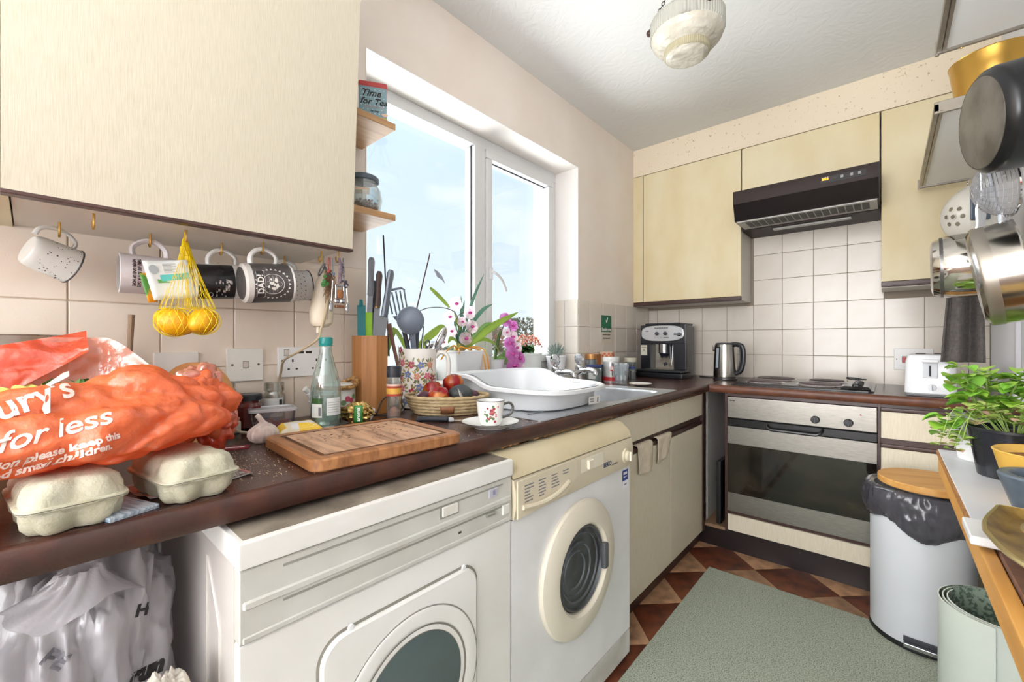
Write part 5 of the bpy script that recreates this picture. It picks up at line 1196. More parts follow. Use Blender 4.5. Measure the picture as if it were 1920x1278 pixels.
def build_basket():
    cx, cy = .262, .868; t = T('wicker_basket', 'oval coiled straw basket of apples and avocados behind the cup', 'basket', (cx, cy, CT + .0005), .72)
    sm = M('straw', 'bda882', .8, col2='a08a62', vs=60, lo=.3, hi=.7); ax, ay = .128, .098
    for k in range(6):
        z = .005 + k * .0095; s = .80 + .20 * (k / 5) ** .7; g = G(); N = 72; pts = []; rr_ = []
        for i in range(N):
            a = 2 * PI * i / N; tw = .0010 * math.sin(a * 30 + k * 1.3); pts.append((ax * s * math.cos(a), ay * s * math.sin(a), z)); rr_.append(.0055 + tw)
        O('coil', g.tube(pts, rr_, 8, closed=True), sm, t)
    # twist marks
    O('base', G().lathe([(0, .002), (1, .002), (1, .006), (0, .006)], 40, Matrix.Diagonal((ax * .8, ay * .8, 1, 1))), sm, t)
    lb = O('leather_tag', G().grid(lambda u, v: ((ax + .004) * math.cos(-1.62 + .33 * u) * (.86 + .09 * v), (ay + .0085) * math.sin(-1.62 + .33 * u) * (.86 + .09 * v), .008 + .022 * v), 8, 3), M('leather_brown', '8f5a36', .5), t, solid=.0015)
    text('COMFY BABY', .0062, M('leather_print', '4f2e1a', .6), lb, frame((.001, -ay * .99 - .004, .019), (0, -1, .25), (1, -.02, 0)))
    ap = M('apple_skin', '8c1219', .25, col2='c9832f', vs=16, stretch=(1.6, 1.6, .35), lo=.48, hi=.72); st = M('stem_brown', '4f3a28', .8)
    def apple(label, x, y, z, r, rx, rz):
        a = T('apple', label, 'apple', (x, y, z)); a.rotation_euler = (rx, .2, rz)
        O('flesh', G().lathe([(0, -r * .78), (r * .25, -r * .88), (r * .62, -r * .74), (r * .95, -r * .2), (r, r * .15), (r * .86, r * .62), (r * .5, r * .86), (r * .2, r * .80), (0, r * .62)], 32), ap, a)
        O('stem', G().tube([(0, 0, r * .62), (.001, .001, r * 1.02)], .0012, 5), st, a)
    apple('red and yellow apple at the front of the straw basket', .285, .815, CT + .053, .033, .5, .4)
    apple('orange-red apple lying low behind the front apple', .205, .855, CT + .064, .031, -.4, 2)
    apple('large red apple on top of the fruit, beside the drainer', .215, .932, CT + .079, .035, .3, 4)
    av = M('avocado_skin', '2f3338', .6, col2='444a46', vs=60, bump=.5, bs=200)
    tag(O('avocado', G().sph((0, 0, 0), (.032, .044, .031), 28, fn=lambda v: 1 - .18 * max(0, v.y)), av, loc=(.298, .893, CT + .056), rot=(.1, .1, -.9)), 'dark green avocado in front of the large red apple', 'avocado')
    pl = M('plum_skin', '53283a', .35, col2='3f2033', vs=12)
    tag(O('plum', G().sph((0, 0, 0), (.030, .034, .027), 20), pl, loc=(.252, .846, CT + .038)), 'dark purple plum between the front apple and the avocado', 'plum', None)
    tag(O('red_onion', G().sph((0, 0, 0), (.030, .036, .026), 20), M('aubergine', '4a2436', .3), loc=(.300, .932, CT + .042), rot=(0, 0, .4)), 'shiny purple onion at the saucer end of the straw basket', 'onion')
    tag(O('plum', G().sph((0, 0, 0), (.026, .026, .024), 20), pl, loc=(.228, .802, CT + .045)), 'dark purple plum at the jug end of the straw basket', 'plum')
    tag(O('paper_slip', G().add([(0, -.024, 0), (.004, .024, -.002), (-.012, .004, .028)], [(0, 1, 2)]), M('paper_slip', 'cfccc8', .7), loc=(.334, .862, CT + .052), rot=(0, 0, .7), solid=.0005), 'white triangular paper slip stuck in the fruit basket', 'paper')
build_basket()

def build_sink():
    x0, x1, y0, y1 = SK; z = CT
    ss = M('sink_steel', 'd2d5d8', .3, .85, col2='c2c6ca', vs=20)
    t = T('kitchen_sink', 'stainless steel inset sink and drainer under the white dish rack', 'sink', (0, 0, 0))
    a0, a1, b0, b1 = x0 - .012, x1 + .012, y0 - .01, y1 + .012
    bx0, bx1, by0, by1 = .155, .545, 1.395, 1.86
    Z = lambda q, zz: [(x, y, zz) for x, y in q]
    g = G(); o = rrect(a0, b0, a1, b1, .02); n = len(o)
    bo = rrect(bx0, by0, bx1, by1, .05)
    g.rings([Z(o, z + .0005), Z(o, z + .002), Z(rrect(a0 + .006, b0 + .006, a1 - .006, b1 - .006, .018), z + .0035), Z(rrect(a0 + .014, b0 + .014, a1 - .014, b1 - .014, .015), z + .001)], caps=(False, False))
    # deck: from inner rim to bowl edge, lofted
    ri = rrect(a0 + .014, b0 + .014, a1 - .014, b1 - .014, .015)
    g.rings([Z(ri, z + .001), Z(bo, z + .0005), Z(rrect(bx0 + .006, by0 + .006, bx1 - .006, by1 - .006, .048), z - .01), Z(rrect(bx0 + .02, by0 + .02, bx1 - .02, by1 - .02, .04), z - .15), Z(rrect(bx0 + .05, by0 + .05, bx1 - .05, by1 - .05, .03), z - .16)], caps=(False, True))
    O('basin', g, ss, t)
    for k in range(6): O('drain_rib', G().tube([(.16 + k * .065, y0 + .05, z + .0015), (.16 + k * .065, by0 - .05, z + .0015)], .004, 6, flat=.5), ss, t)
    cr = M('tap_chrome', 'd6d8dc', .07, 1); head = film('crystal_head', 'd8dae0', .5, body='c6c8d0', gloss=.7, rough=.02)
    for k, (y, lab) in enumerate(((1.665, 'chrome pillar tap with crystal head, nearer the orchid'), (1.875, 'chrome pillar tap with crystal head, nearer the corner jars'))):
        p = T('pillar_tap', lab, 'tap', (.105, y, z + .003), -.35 - .1 * k)
        p.scale = (1.1, 1.1, 1.1)
        O('base', G().lathe([(0, 0), (.026, 0), (.026, .006), (.018, .012), (.0155, .06), (.019, .075), (.017, .088), (.01, .094), (0, .094)], 28), cr, p)
        O('spout', G().tube(bez([(.0, 0, .052), (.05, .0, .068), (.10, .0, .072), (.132, 0, .064), (.136, 0, .05)]), [.016] * 12 + [.013] * 24 + [.0115] * 13, 12), cr, p)
        g = G(); N = 8; prof = [(.010, .094), (.017, .100), (.0225, .113), (.0225, .124), (.017, .136), (.010, .139)]
        g.rings([[(r * math.cos(2 * PI * (i + .5 * (j % 2)) / N), r * math.sin(2 * PI * (i + .5 * (j % 2)) / N), zz) for i in range(N)] for j, (r, zz) in enumerate(prof)])
        O('crystal_head', g, head, p, ang=5); O('head_core', G().lathe([(0, .094), (.008, .094), (.009, .12), (.013, .139), (.012, .142), (0, .142)], 16), cr, p)
    # white dish drainer
    wp = M('drainer_white', 'd3d5d7', .3); t = T('dish_drainer', 'white plastic dish drainer with wavy rim on the sink', 'dish drainer', (.318, 1.19, CT + .004), 0)
    N = 96; hx, hy = .236, .200
    def lp(s, zz, wav=0, out=0, k=3.4):
        pts = []
        for i in range(N):
            a = 2 * PI * i / N; ca, sa = math.cos(a), math.sin(a); r = (abs(ca) ** k + abs(sa) ** k) ** (-1 / k)
            x, y = ca * r, sa * r
            sm = 1 / (1 + math.exp((x + .12) * 13)); w = wav * (.036 * sm + .006 * abs(y) ** 4)
            pts.append((x * (hx * s + out), y * (hy * s + out), zz + w))
        return pts
    g = G().rings([lp(.86, .0), lp(.88, .004), lp(.95, .058, 1), lp(.985, .064, 1, .004), lp(1.0, .067, 1, .014), lp(1.0, .064, 1, .020), lp(1.0, .054, 1, .021)], caps=(True, False))
    g.rings([lp(.94, .060, 1), lp(.87, .010), lp(.84, .008)], caps=(False, True)); g.rings([lp(.985, .066, 1, .004), lp(.94, .060, 1)], caps=(False, False))
    O('tub', g, wp, t)
    cu = O('cutlery_cup', G().lathe([(.030, .002), (.036, .062), (.042, .066), (.042, .062)], 28, Matrix.Translation((.155, .145, .002)) @ Matrix.Diagonal((1.1, .8, 1, 1))), wp, t)
    for k in range(6):
        for s in (0, 1): O('plate_peg', G().tube([(-.10 + k * .03, -.02 + s * .06, .008), (-.10 + k * .03, -.02 + s * .06, .042)], [.0035, .002], 6), wp, t)
    sk = O('sticker', G().box((.2245, .055, .018), (.2262, .125, .044)), M('sticker_paper', 'dddbd4', .5), t, rot=(0, .06, 0))
    for k in range(3): O('sticker_print', G().box((.2262, .062 + (.045 if k == 2 else 0), .034 - k * .008 if k < 2 else .022), (.2266, .085 + (.03 if k == 2 else 0), .037 - k * .008 if k < 2 else .038)), grey_ink, sk)
build_sink()

def build_corner_things():
    def jar(name, label, cat, x, y, r, h, gm, lidm, content=None, lid_h=.014, lr=None):
        t = T(name, label, cat, (x, y, CT + .0005)); lr = lr or r
        O('glass', G().lathe([(0, .001), (r * .92, 0), (r, .005), (r, h * .78), (r * .86, h - lid_h), (r * .84, h - lid_h), (r * .95, h * .77), (r * .94, .006), (0, .004)], 28), gm, t)
        O('lid', G().lathe([(0, h - lid_h + .0005), (lr * .96, h - lid_h + .0005), (lr * .97, h - .002), (lr * .93, h), (0, h)], 28), lidm, t)
        if content: O('contents', G().lathe([(0, .006), (r * .9, .006), (r * .9, h * .62), (0, h * .64)], 20), content, t)
        return t
    gc = film('jar_blueglass', 'e2eaea', .86, body='dfe8e8', gloss=.22, transl=.4)
    j = jar('glass_jar', 'squat glass jar with blue lid beside the second tap', 'jar', .088, 2.052, .044, .094, gc, M('lid_blue', '25356f', .35), M('jar_contents_grey', 'a9b3ae', .6), .014)
    O('paper_label', G().lathe([(.0444, .02), (.0444, .065)], 10, Matrix.Rotation(-1.75, 4, 'Z'), arc=.9), M('label_whitish', ''), j)
    jar('glass_jar', 'small dark-lidded glass jar tucked behind the red and white coffee tin', 'jar', .075, 2.150, .030, .092, gc, M('lid_navy', '2a2f52', .35), M('jar_contents_green', '7c8f80', .6))
    jar('glass_jar', 'taller jar with copper-gold lid behind the blue-lidded jar', 'jar', .036, 2.128 - .02, .032, .172 - .02, film('jar_ribbed', 'b9c2c4', .5, body='9fa9ad', gloss=.35), M('lid_copper', 'cf9a62', .3, .8), None, .03)
    jar('spice_jar', 'small jar of dark grains with cream lid beside the coffee machine', 'jar', .10, 2.47, .034, .122, gc, M('lid_cream', 'd6d1be', .4), M('grains_dark', '2b2d38', .5), .026, .037)
    jar('glass_jar', 'narrow dark jar behind the ribbed glass tumbler', 'jar', .165, 2.36, .022, .075, gc, M('lid_blue', ''), M('jar_wine', '5c2a34', .5))
    # illy tin
    t = T('coffee_tin', 'silver and red coffee tin with white lid behind the glass tumbler', 'tin', (.158, 2.118, CT + .0005))
    sv = M('tin_silver', 'd3d3d2', .25, .6)
    O('body', G().lathe([(0, .0), (.042, 0), (.043, .003), (.043, .112), (0, .112)], 36), sv, t)
    O('lid', G().lathe([(0, .1125), (.044, .1125), (.0445, .118), (.0445, .134), (.042, .137), (0, .136)], 36), M('tin_lid', 'd8d7d4', .35), t)
    th = math.atan2(-2.1, 1.14)
    O('red_band', G().lathe([(.0433, .008), (.0433, .030)], 36), M('tin_red_print', 'b5202a', .35), t)
    O('red_square', G().lathe([(.0434, .062), (.0434, .088)], 10, Matrix.Rotation(th - .12, 4, 'Z'), arc=.62), M('tin_red_print', ''), t)
    text('illy', .024, white_ink, t, warp=wrapper(.0437, th + .19, .077), bold=.0006)
    for k in range(2): O('brown_stripe', G().lathe([(.0434, .036), (.0434, .060)] if k == 0 else [(.0434, .09), (.0434, .108)], 4, Matrix.Rotation(th + .05, 4, 'Z'), arc=.12), M('stripe_brown', '6b4a44', .4), t)
    # tumbler
    t = tag(O('glass_tumbler', G().lathe([(0, .004), (.028, .001), (.030, .004), (.041, .105), (.0425, .108), (.0395, .108), (.028, .014), (0, .012)], 20), film('tumbler_glass', 'eef3f6', .88, body='f0f4f6', gloss=.25, transl=.5), loc=(.262, 2.030, CT + .0005), ang=5), 'ribbed clear glass tumbler standing by the sink corner', 'glass')
    # paper cup and board behind
    t = T('paper_cup', 'cream paper tub with orange print behind the coffee tin', 'tub', (.048, 2.265, CT + .0005))
    O('body', G().lathe([(0, 0), (.036, 0), (.043, .162), (.041, .162), (.034, .01), (0, .01)], 28), M('paper_cream', 'd9c4a8', .6), t)
    for k in range(9):
        a = -1.6 + k * .28; O('printed_flower', G().lathe([(0, 0), (.008, 0), (.007, .0006), (0, .0008)], 8, frame((.0432 * math.cos(a), .0432 * math.sin(a), .138 + .012 * (k % 2)), (math.cos(a), math.sin(a), 0), (0, 0, 1))), M('orange_print', 'd96f4a', .5), t)
    tag(O('wooden_board', G().box((-.012, -.08, 0), (.012, .075, .148), .003), M('warm_wood', 'b5713a', .5, col2='9a5a2c', vs=6, stretch=(8, 1, 8)), loc=(.020, 2.215, CT + .0005)), 'orange-brown wooden board against the tiles behind the jars', 'board')
    s = T('small_plate', 'small white saucer lying beside the sink corner', 'saucer', (.372, 2.02, CT + .0045))
    O('plate', G().lathe([(0, .001), (.03, 0), (.055, .008), (.054, .0105), (.03, .004), (0, .004)], 40), M('cup_china', ''), s)
    O('rim_line', G().tube([(.0548 * math.cos(a), .0548 * math.sin(a), .0095) for a in [2 * PI * i / 40 for i in range(40)]], .0008, 5, closed=True), brass, s)
    # espresso machine
    x0, x1, y0, y1, H = .106, .392, 2.60, 2.86, .338
    t = T('coffee_machine', 'black bean-to-cup coffee machine with silver oval front in the corner', 'coffee machine', (0, 0, CT + .0005))
    bk = M('machine_black', '1c1d24', .3); sl = M('machine_silver', 'c3c4c6', .3, .45)
    O('body', G().box((x0 + .02, y0 + .09, .0), (x1 - .035, y1, H - .012), .008).box((x0, y0, .206), (x1, y0 + .06, H - .012), .006).box((x0, y0 + .005, .05), (x0 + .067, y0 + .1, .21), .004).box((x1 - .075, y0 + .005, .05), (x1, y0 + .06, .21), .004), bk, t)
    O('top_cover', G().box((x0 + .025, y0 + .012, H - .012), (x1 - .04, y1 - .01, H), .006), M('machine_top', '2a2b31', .35), t)
    def oval(x, z, r0): return None
    cx, cz, wx, wz = (x0 + x1) / 2, .273, .135, .049; k = 3.2
    def sup(s, n=48, kk=3.0): return [(cx + s * wx * math.copysign(abs(math.cos(a)) ** (2 / kk), math.cos(a)), cz + s * wz * math.copysign(abs(math.sin(a)) ** (2 / kk), math.sin(a))) for a in [2 * PI * i / n for i in range(n)]]
    bow = lambda x: .012 * (1 - ((x - cx) / wx) ** 2)
    fp = O('front_panel', G().rings([[(x, y0 + .002, z) for x, z in sup(1)], [(x, y0 - .004 - bow(x), z) for x, z in sup(.985)], [(x, y0 - .006 - bow(x), z) for x, z in sup(.95)]]), sl, t)
    def on_front(x, z, d=.0065): return frame((x, y0 - d - bow(x), z), (0, -1, 0), (1, 0, 0))
    for x in (cx - .026, cx + .026):
        O('dial', G().lathe([(0, 0), (.0115, 0), (.011, .008), (.009, .010), (0, .0102)], 24, on_front(x, .272)), M('dial_dark', '3c3d44', .35), fp)
        O('dial_mark', G().lathe([(0, 0), (.0015, 0), (.001, .0005), (0, .0006)], 8, on_front(x, .288)), black_ink, fp)
    O('steam_knob', G().lathe([(0, 0), (.0115, 0), (.0115, .008), (.009, .010), (0, .0102)], 24, on_front(x1 - .035, .266)), M('dial_dark', ''), fp)
    O('steam_lever', G().box((x1 - .065, y0 - .024, .261), (x1 - .018, y0 - .017, .272), .002), M('lever_grey', '6f7278', .35), fp)
    for k in range(6): O('brand_mark', G().box((cx - .042 + k * .0145, y0 - .0186, .304), (cx - .030 + k * .0145, y0 - .0176, .3085)), black_ink, fp)
    for k in range(5): O('symbol', G().box((cx - .04 + k * .018, y0 - .0188, .2455), (cx - (.036 if k < 3 else .025) + k * .018, y0 - .0176, .2495)), grey_ink, fp)
    O('oval_badge', G().lathe([(0, 0), (.012, 0), (.011, .001), (0, .0012)], 20, on_front(x0 + .05, .288) @ Matrix.Diagonal((1, .3, 1, 1))), grey_ink, fp)
    O('brew_recess', G().box((x0 + .068, y0 + .075, .05), (x1 - .076, y0 + .0895, .208)), M('recess_steel', 'bdb9ae', .3, .7, col2='9f9585', vs=22), t)
    O('spout_block', G().lathe([(0, .150), (.034, .150), (.034, .206), (0, .206)], 28, Matrix.Translation((cx - .002, y0 + .04, 0))), M('spout_silver', 'b2b2b6', .2, .9), t)
    O('spout', G().lathe([(0, .130), (.024, .130), (.032, .1495), (0, .1495)], 20, Matrix.Translation((cx - .002, y0 + .04, 0))).tube([(cx - .016, y0 + .035, .138), (cx - .016, y0 + .035, .120)], .007, 10).tube([(cx + .012, y0 + .035, .138), (cx + .012, y0 + .035, .120)], .007, 10), M('spout_black', '222330', .3), t)
    O('steam_wand', G().tube([(cx + .05, y0 + .01, .205), (cx + .052, y0 - .002, .19), (cx + .055, y0 - .004, .115)], .0085, 10), M('spout_black', ''), t)
    O('steam_handle', G().tube([(cx + .022, y0 - .012, .092), (cx + .028, y0 - .014, .078)], .0115, 12), M('spout_black', ''), t)
    O('steam_pipe', G().tube([(cx + .062, y0 + .01, .205), (cx + .066, y0 - .003, .18), (cx + .060, y0 - .003, .08)], .0035, 8), chrome, t)
    O('drip_tray', G().box((x0 - .004, y0 - .065, .0), (x1 + .002, y0 + .1, .030), .006).box((x0 - .002, y0 - .062, .030), (x1, y0 + .09, .050), .008), M('tray_black', '17181c', .3), t)
    O('drip_grid', G().box((x0 + .05, y0 - .05, .0501), (x1 - .06, y0 + .07, .053), .001), M('grid_steel', '8d8880', .3, .8), t)
    lb = O('energy_label', G().box((x0 + .004, y0 - .0008, .135), (x0 + .044, y0 + .006, .20)), M('label_cream', 'd4d0bf', .5), t)
    text('A', .022, M('label_ink', '55534c', .6), lb, frame((x0 + .024, y0 - .0012, .166), (0, -1, 0), (1, 0, 0)))
    O('label_line', G().box((x0 + .009, y0 - .0012, .186), (x0 + .039, y0 - .0006, .189)), M('label_ink', ''), lb)
    tag(O('power_lead', G().tube(bez([(.41, 2.80, CT + .004), (.47, 2.76, CT + .004), (.53, 2.80, CT + .004), (.60, 2.84, CT + .005)]), .0035, 7), black_plastic), 'black power lead behind the kettle and coffee machine', 'cable')
    # kettle
    t = T('kettle', 'brushed steel jug kettle with black handle beside the hob', 'kettle', (.588, 2.685, CT + .0005), -.1)
    O('power_base', G().lathe([(0, 0), (.062, 0), (.064, .004), (.064, .010), (.060, .013), (0, .013)], 40), M('kettle_base', '77767a', .25, .9), t)
    O('body', G().lathe([(0, .0135), (.060, .0135), (.062, .02), (.0605, .10), (.055, .19), (.053, .205), (0, .205)], 48), M('kettle_steel', 'c2bdb6', .22, 1, col2='b0aaa2', vs=3, stretch=(14, 14, 1)), t)
    O('lid', G().lathe([(0, .2055), (.0525, .2055), (.050, .213), (.03, .217), (0, .218)], 40), M('kettle_lid', '33333a', .3), t)
    O('water_window', G().box((-.0085, -.0045, -.055), (.0085, .004, .06), .0035, Matrix.Translation((-.0195, -.0592, .125)) @ Matrix.Rotation(-.32, 4, 'Z') @ Matrix.Rotation(-.06, 4, 'X')), film('kettle_window', 'c9d6e2', .25, body='c2cfdc', gloss=.3), t)
    O('window_frame', G().box((-.0125, -.003, -.063), (.0125, .006, .068), .003, Matrix.Translation((-.0192, -.0583, .125)) @ Matrix.Rotation(-.32, 4, 'Z') @ Matrix.Rotation(-.06, 4, 'X')), M('kettle_black', '26262c', .3), t)
    O('handle', G().tube(bez([(.040, 0, .205), (.075, 0, .203), (.094, 0, .185), (.098, 0, .12), (.085, 0, .06), (.058, 0, .036)], 8), [.013] * 12 + [.0135] * 24 + [.011] * 5, 12, flat=1.15), M('kettle_black', ''), t)
    O('handle_spine', G().tube(bez([(.082, -.013, .195), (.086, -.0135, .12), (.072, -.012, .06)], 6), .003, 6), M('handle_grey', ''), t)
    O('spout', G().box((-.068, -.014, .165), (-.045, .014, .2), .006), M('kettle_steel', ''), t)
    # toaster
    t = T('toaster', 'white two-slice toaster at the end of the worktop', 'toaster', (1.432, 2.50, CT + .0005), -.05)
    tw = M('toaster_white', 'e3e4e8', .25)
    hw, hl, h = .076, .128, .170
    sec = lambda x, s=1: None
    o = rrect(-hw, -hl, hw, hl, .026, 6); Z = lambda q, zz: [(x, y, zz) for x, y in q]
    O('body', G().rings([Z(rrect(-hw + .006, -hl + .006, hw - .006, hl - .006, .022, 6), .008), Z(o, .014), Z(rrect(-hw + .003, -hl + .003, hw - .003, hl - .003, .025, 6), h - .03), Z(rrect(-hw + .010, -hl + .010, hw - .010, hl - .010, .022, 6), h - .006), Z(rrect(-hw + .02, -hl + .02, hw - .02, hl - .02, .018, 6), h)]), tw, t)
    O('base', G().box((-hw + .008, -hl + .008, 0), (hw - .008, hl - .008, .0085), .002), M('toaster_base', '6b6d72', .5), t)
    for x in (-.028, .028): O('toast_slot', G().box((x - .015, -hl + .03, h - .001), (x + .015, hl - .03, h + .0008)), M('slot_dark', '25252a', .6), t)
    O('lever_recess', G().box((-.022, -hl - .0012, .075), (.022, -hl + .004, .150), .002), M('recess_grey', 'c5c8cf', .35), t)
    O('lever_slot', G().box((-.003, -hl - .002, .082), (.003, -hl, .125)), M('slot_dark', ''), t)
    O('lever', G().box((-.024, -hl - .022, .137), (.024, -hl - .002, .150), .004), tw, t)
    O('dial', G().lathe([(0, 0), (.013, 0), (.012, .010), (0, .0105)], 20, frame((.006, -hl + .001, .038), (0, -1, 0), (1, 0, 0))), M('toaster_dial', 'd2d4da', .3), t)
    O('dial_grip', G().box((.0045, -hl - .014, .028), (.0075, -hl - .009, .048), .001), M('dial_grip_grey', '9c9fa8', .3), t)
build_corner_things()
# ---------------------------------------------------------------- plants on the window sill
def leaf_mesh(name, mat, n=7, fold=.12, wid=1.0, curl=.0, tip=1.6):
    g = G(); L_ = []
    def f(u, v):
        w = math.sin(PI * min(1, v ** .8)) ** .62 * .46 * wid if 0 < v < 1 else .0
        x = (u - .5) * 2 * w; return (x, v, abs(x) * fold * 2 - curl * v * v)
    g.grid(f, 5, n); me = g.mesh(name, 180); me.materials.append(mat); return me
def blade(pts, w, mat, parent, name='leaf', flat_up=(0, 0, 1), prof=None):
    """strap leaf: a ribbon along pts, w wide, folded slightly"""
    P = bez(pts, 6); n = len(P); g = G(); up = Vector(flat_up)
    rows = []
    for i, p in enumerate(P):
        t = (P[min(i + 1, n - 1)] - P[max(i - 1, 0)]).normalized(); s = t.cross(up)
        s = s.normalized() if s.length > .05 else t.orthogonal().normalized(); nn = s.cross(t)
        v = i / (n - 1); ww = w * ((.55 + .45 * min(1, v * 4)) * (1 - max(0, (v - .55) / .45) ** 1.8) + .03) if prof is None else w * prof(v)
        rows.append([p - s * ww + nn * ww * .25, p - s * ww * .5 + nn * ww * .06, p, p + s * ww * .5 + nn * ww * .06, p + s * ww + nn * ww * .25])
    g.rings(rows, close=False, caps=(False, False)); return O(name, g, mat, parent, ang=180, solid=.0006)
def build_sill_plants():
    zs = WZ0 + .0005
    wpot = M('pot_white', 'dedee0', .25)
    gr = M('leaf_green', '5f8d4a', .4, col2='7ba35a', vs=8, stretch=(1, 6, 1), sub=0); bl = M('leaf_bluegreen', '4f8270', .4, col2='6f9c86', vs=10)
    yl = M('leaf_lime', '94b23e', .4, col2='7d9c3a', vs=8)
    x, y = -.075, 1.21
    t = T('strap_leaf_plant', 'strappy green orchid plant in the square white pot on the sill', 'plant', (x, y, zs))
    Z = lambda a, z: [(p, q, z) for p, q in rrect(-a, -a, a, a, .006, 3)]
    O('pot', G().rings([Z(.062, 0), Z(.076, .116), Z(.078, .118), Z(.078, .124), Z(.072, .124), Z(.070, .112), Z(.058, .01)]), wpot, t, ang=30)
    O('bark_chips', G().box((-.068, -.068, .10), (.068, .068, .112), .003), M('bark_chips', '6d4f38', .9, col2='94714f', vs=90), t)
    O('bulb', G().sph((0, 0, .13), (.02, .02, .026), 16), M('bulb_tan', 'b79a6a', .6, col2='a6a860', vs=20), t)
    for k, (pts, w, m) in enumerate([
        ([(0, 0, .12), (.0, .008, .22), (.005, .03, .34)], .012, bl), ([(0, 0, .12), (.01, .03, .24), (.0, .09, .36), (.0, .155, .47)], .008, bl),
        ([(0, 0, .12), (.01, .05, .22), (.01, .13, .30), (.01, .20, .335)], .0095, bl), ([(0, 0, .12), (.03, .06, .17), (.06, .16, .235), (.08, .30, .30)], .017, yl),
        ([(0, 0, .12), (.03, .05, .18), (.05, .11, .235), (.05, .17, .245)], .008, gr), ([(0, 0, .12), (.03, .09, .17), (.05, .16, .155), (.05, .21, .10)], .011, yl),
        ([(0, 0, .12), (.0, -.02, .23), (.015, -.035, .30)], .011, bl), ([(0, 0, .12), (.02, -.03, .16), (.04, -.075, .175), (.05, -.10, .155)], .010, yl),
        ([(0, 0, .12), (-.01, .02, .25), (-.005, .02, .36)], .010, bl), ([(0, 0, .12), (.02, .03, .19), (.03, .06, .26)], .012, gr)]):
        blade(pts, w, m, t, flat_up=(.8, .2, .5))
    rt = M('root_orange', 'd98a1e', .4, col2='c9a23a', vs=30)
    for pts in ([(0, .0, .118), (.03, -.05, .145), (.05, -.11, .12), (.05, -.135, .09)], [(0, 0, .118), (.05, -.04, .13), (.085, -.07, .115)], [(0, .0, .118), (.04, .05, .14), (.075, .085, .12), (.083, .10, .05), (.084, .105, .0)], [(0, 0, .12), (.03, .03, .135), (.07, .07, .115), (.086, .085, .02)], [(0, 0, .12), (.04, -.02, .14), (.075, .01, .122)]):
        O('aerial_root', G().tube(bez(pts, 6), .0032, 6), rt, t)
    # moth orchid (pale pink) with its canes, behind the jug
    pk = film('petal_pale', 'faeef2', .18, body='f7e6ec', gloss=.02, transl=.65); mg = M('petal_magenta', 'bf3f8e', .45); pu = film('petal_purple', 'e6a2da', .12, body='d98ccb', gloss=.02, transl=.6)
    petal = leaf_mesh('petal', pk, 6, .2, 1.5); petal2 = leaf_mesh('petal', pu, 6, .2, 1.5)
    def flower(parent, loc, s, face, me, lipm):
        m = frame(loc, face, (0, 0, 1))
        for k in range(5):
            a = 2 * PI * k / 5 + .3; o = O('petal', me, None, parent); w = 1.15 if k in (1, 4) else .7
            o.matrix_local = m @ Matrix.Rotation(a, 4, 'Z') @ Matrix.Diagonal((s * w, s, s, 1))
        o = O('flower_lip', G().sph((0, 0, 0), (s * .22, s * .3, s * .26), 10), lipm, parent); o.matrix_local = m @ Matrix.Translation((0, -s * .1, s * .15))
    t = T('moth_orchid', 'pale pink moth orchid with two dark canes behind the floral jug', 'orchid', (-.07, .965, zs))
    O('pot', G().lathe([(0, 0), (.045, 0), (.058, .10), (.06, .102), (.06, .108), (.055, .108), (.05, .09), (0, .09)], 32), M('pot_clear', 'cfd3c8', .3), t)
    st = M('cane_dark', '4d2f3a', .6); sg = M('stem_green', '4a3f34', .6)
    O('cane', G().tube([(.0, -.03, .09), (-.01, .098, .515)], .0028, 6), st, t)
    O('cane', G().tube([(.055, -.13, .11), (.075, -.165, .525)], .0026, 6), M('cane_black', '2c2a30', .6), t)
    O('flower_stem', G().tube(bez([(0, 0, .09), (.0, .015, .24), (.0, .05, .285), (.01, .13, .30), (.02, .20, .285), (.02, .225, .235), (.02, .21, .18)], 6), .0018, 6), sg, t)
    O('flower_stem', G().tube(bez([(.02, .215, .265), (.02, .25, .285), (.02, .27, .26)], 5), .0014, 5), sg, t)
    for loc, s in (((.03, .20, .318), .030), ((.03, .275, .285), .030), ((.03, .165, .262), .028), ((.03, .235, .245), .022), ((.03, .290, .225), .030), ((.03, .175, .205), .026), ((.03, .255, .175), .030), ((0.01, .15, .16), .022)):
        flower(t, loc, s, (1, -.55 + R.uniform(-.3, .3), R.uniform(-.2, .2)), petal, mg)
    for pts, w in (([(0, 0, .09), (.01, .05, .16), (.02, .125, .215), (.02, .155, .215)], .015), ([(.0, .09, .375), (.01, .13, .34), (.02, .175, .30)], .013), ([(0, 0, .09), (.02, .04, .13), (.04, .10, .14)], .016), ([(0, 0, .09), (.03, -.04, .11), (.05, -.08, .095)], .015), ([(.0, .2, .29), (.01, .225, .24), (.01, .24, .21)], .012), ([(0, 0, .09), (.04, -.10, .20), (.045, -.14, .10)], .014)):
        blade(pts, w, yl, t, prof=lambda v: math.sin(PI * (.12 + .80 * v)) ** .7, flat_up=(.9, .1, .45))
    tag(O('butterfly_ornament', G().grid(lambda u, v: (.005 * math.sin(u * 5), .055 * u - .02 * v, .035 * v - .03 * u), 6, 5), film('gauze_grey', 'd5d5dc', .4, body='a9a9b2'), loc=(-.08, 1.10, 1.325), rot=(.2, .1, .2), solid=.0006), 'grey gauzy butterfly ornament near the orchid canes', 'ornament')
    # purple orchid
    t = T('purple_orchid', 'magenta orchid spray hanging in front of the window mullion', 'orchid', (-.06, 1.415, zs))
    O('pot', G().lathe([(0, 0), (.040, 0), (.05, .08), (.052, .082), (.047, .082), (.04, .07), (0, .07)], 28), M('pot_grey_clear', 'd3d6d8', .25), t)
    O('flower_stem', G().tube(bez([(0, 0, .07), (.01, .035, .2), (.03, .045, .25), (.05, .055, .22), (.07, .05, .12), (.075, .05, .06)], 6), .002, 6), sg, t)
    rr = random.Random(19)
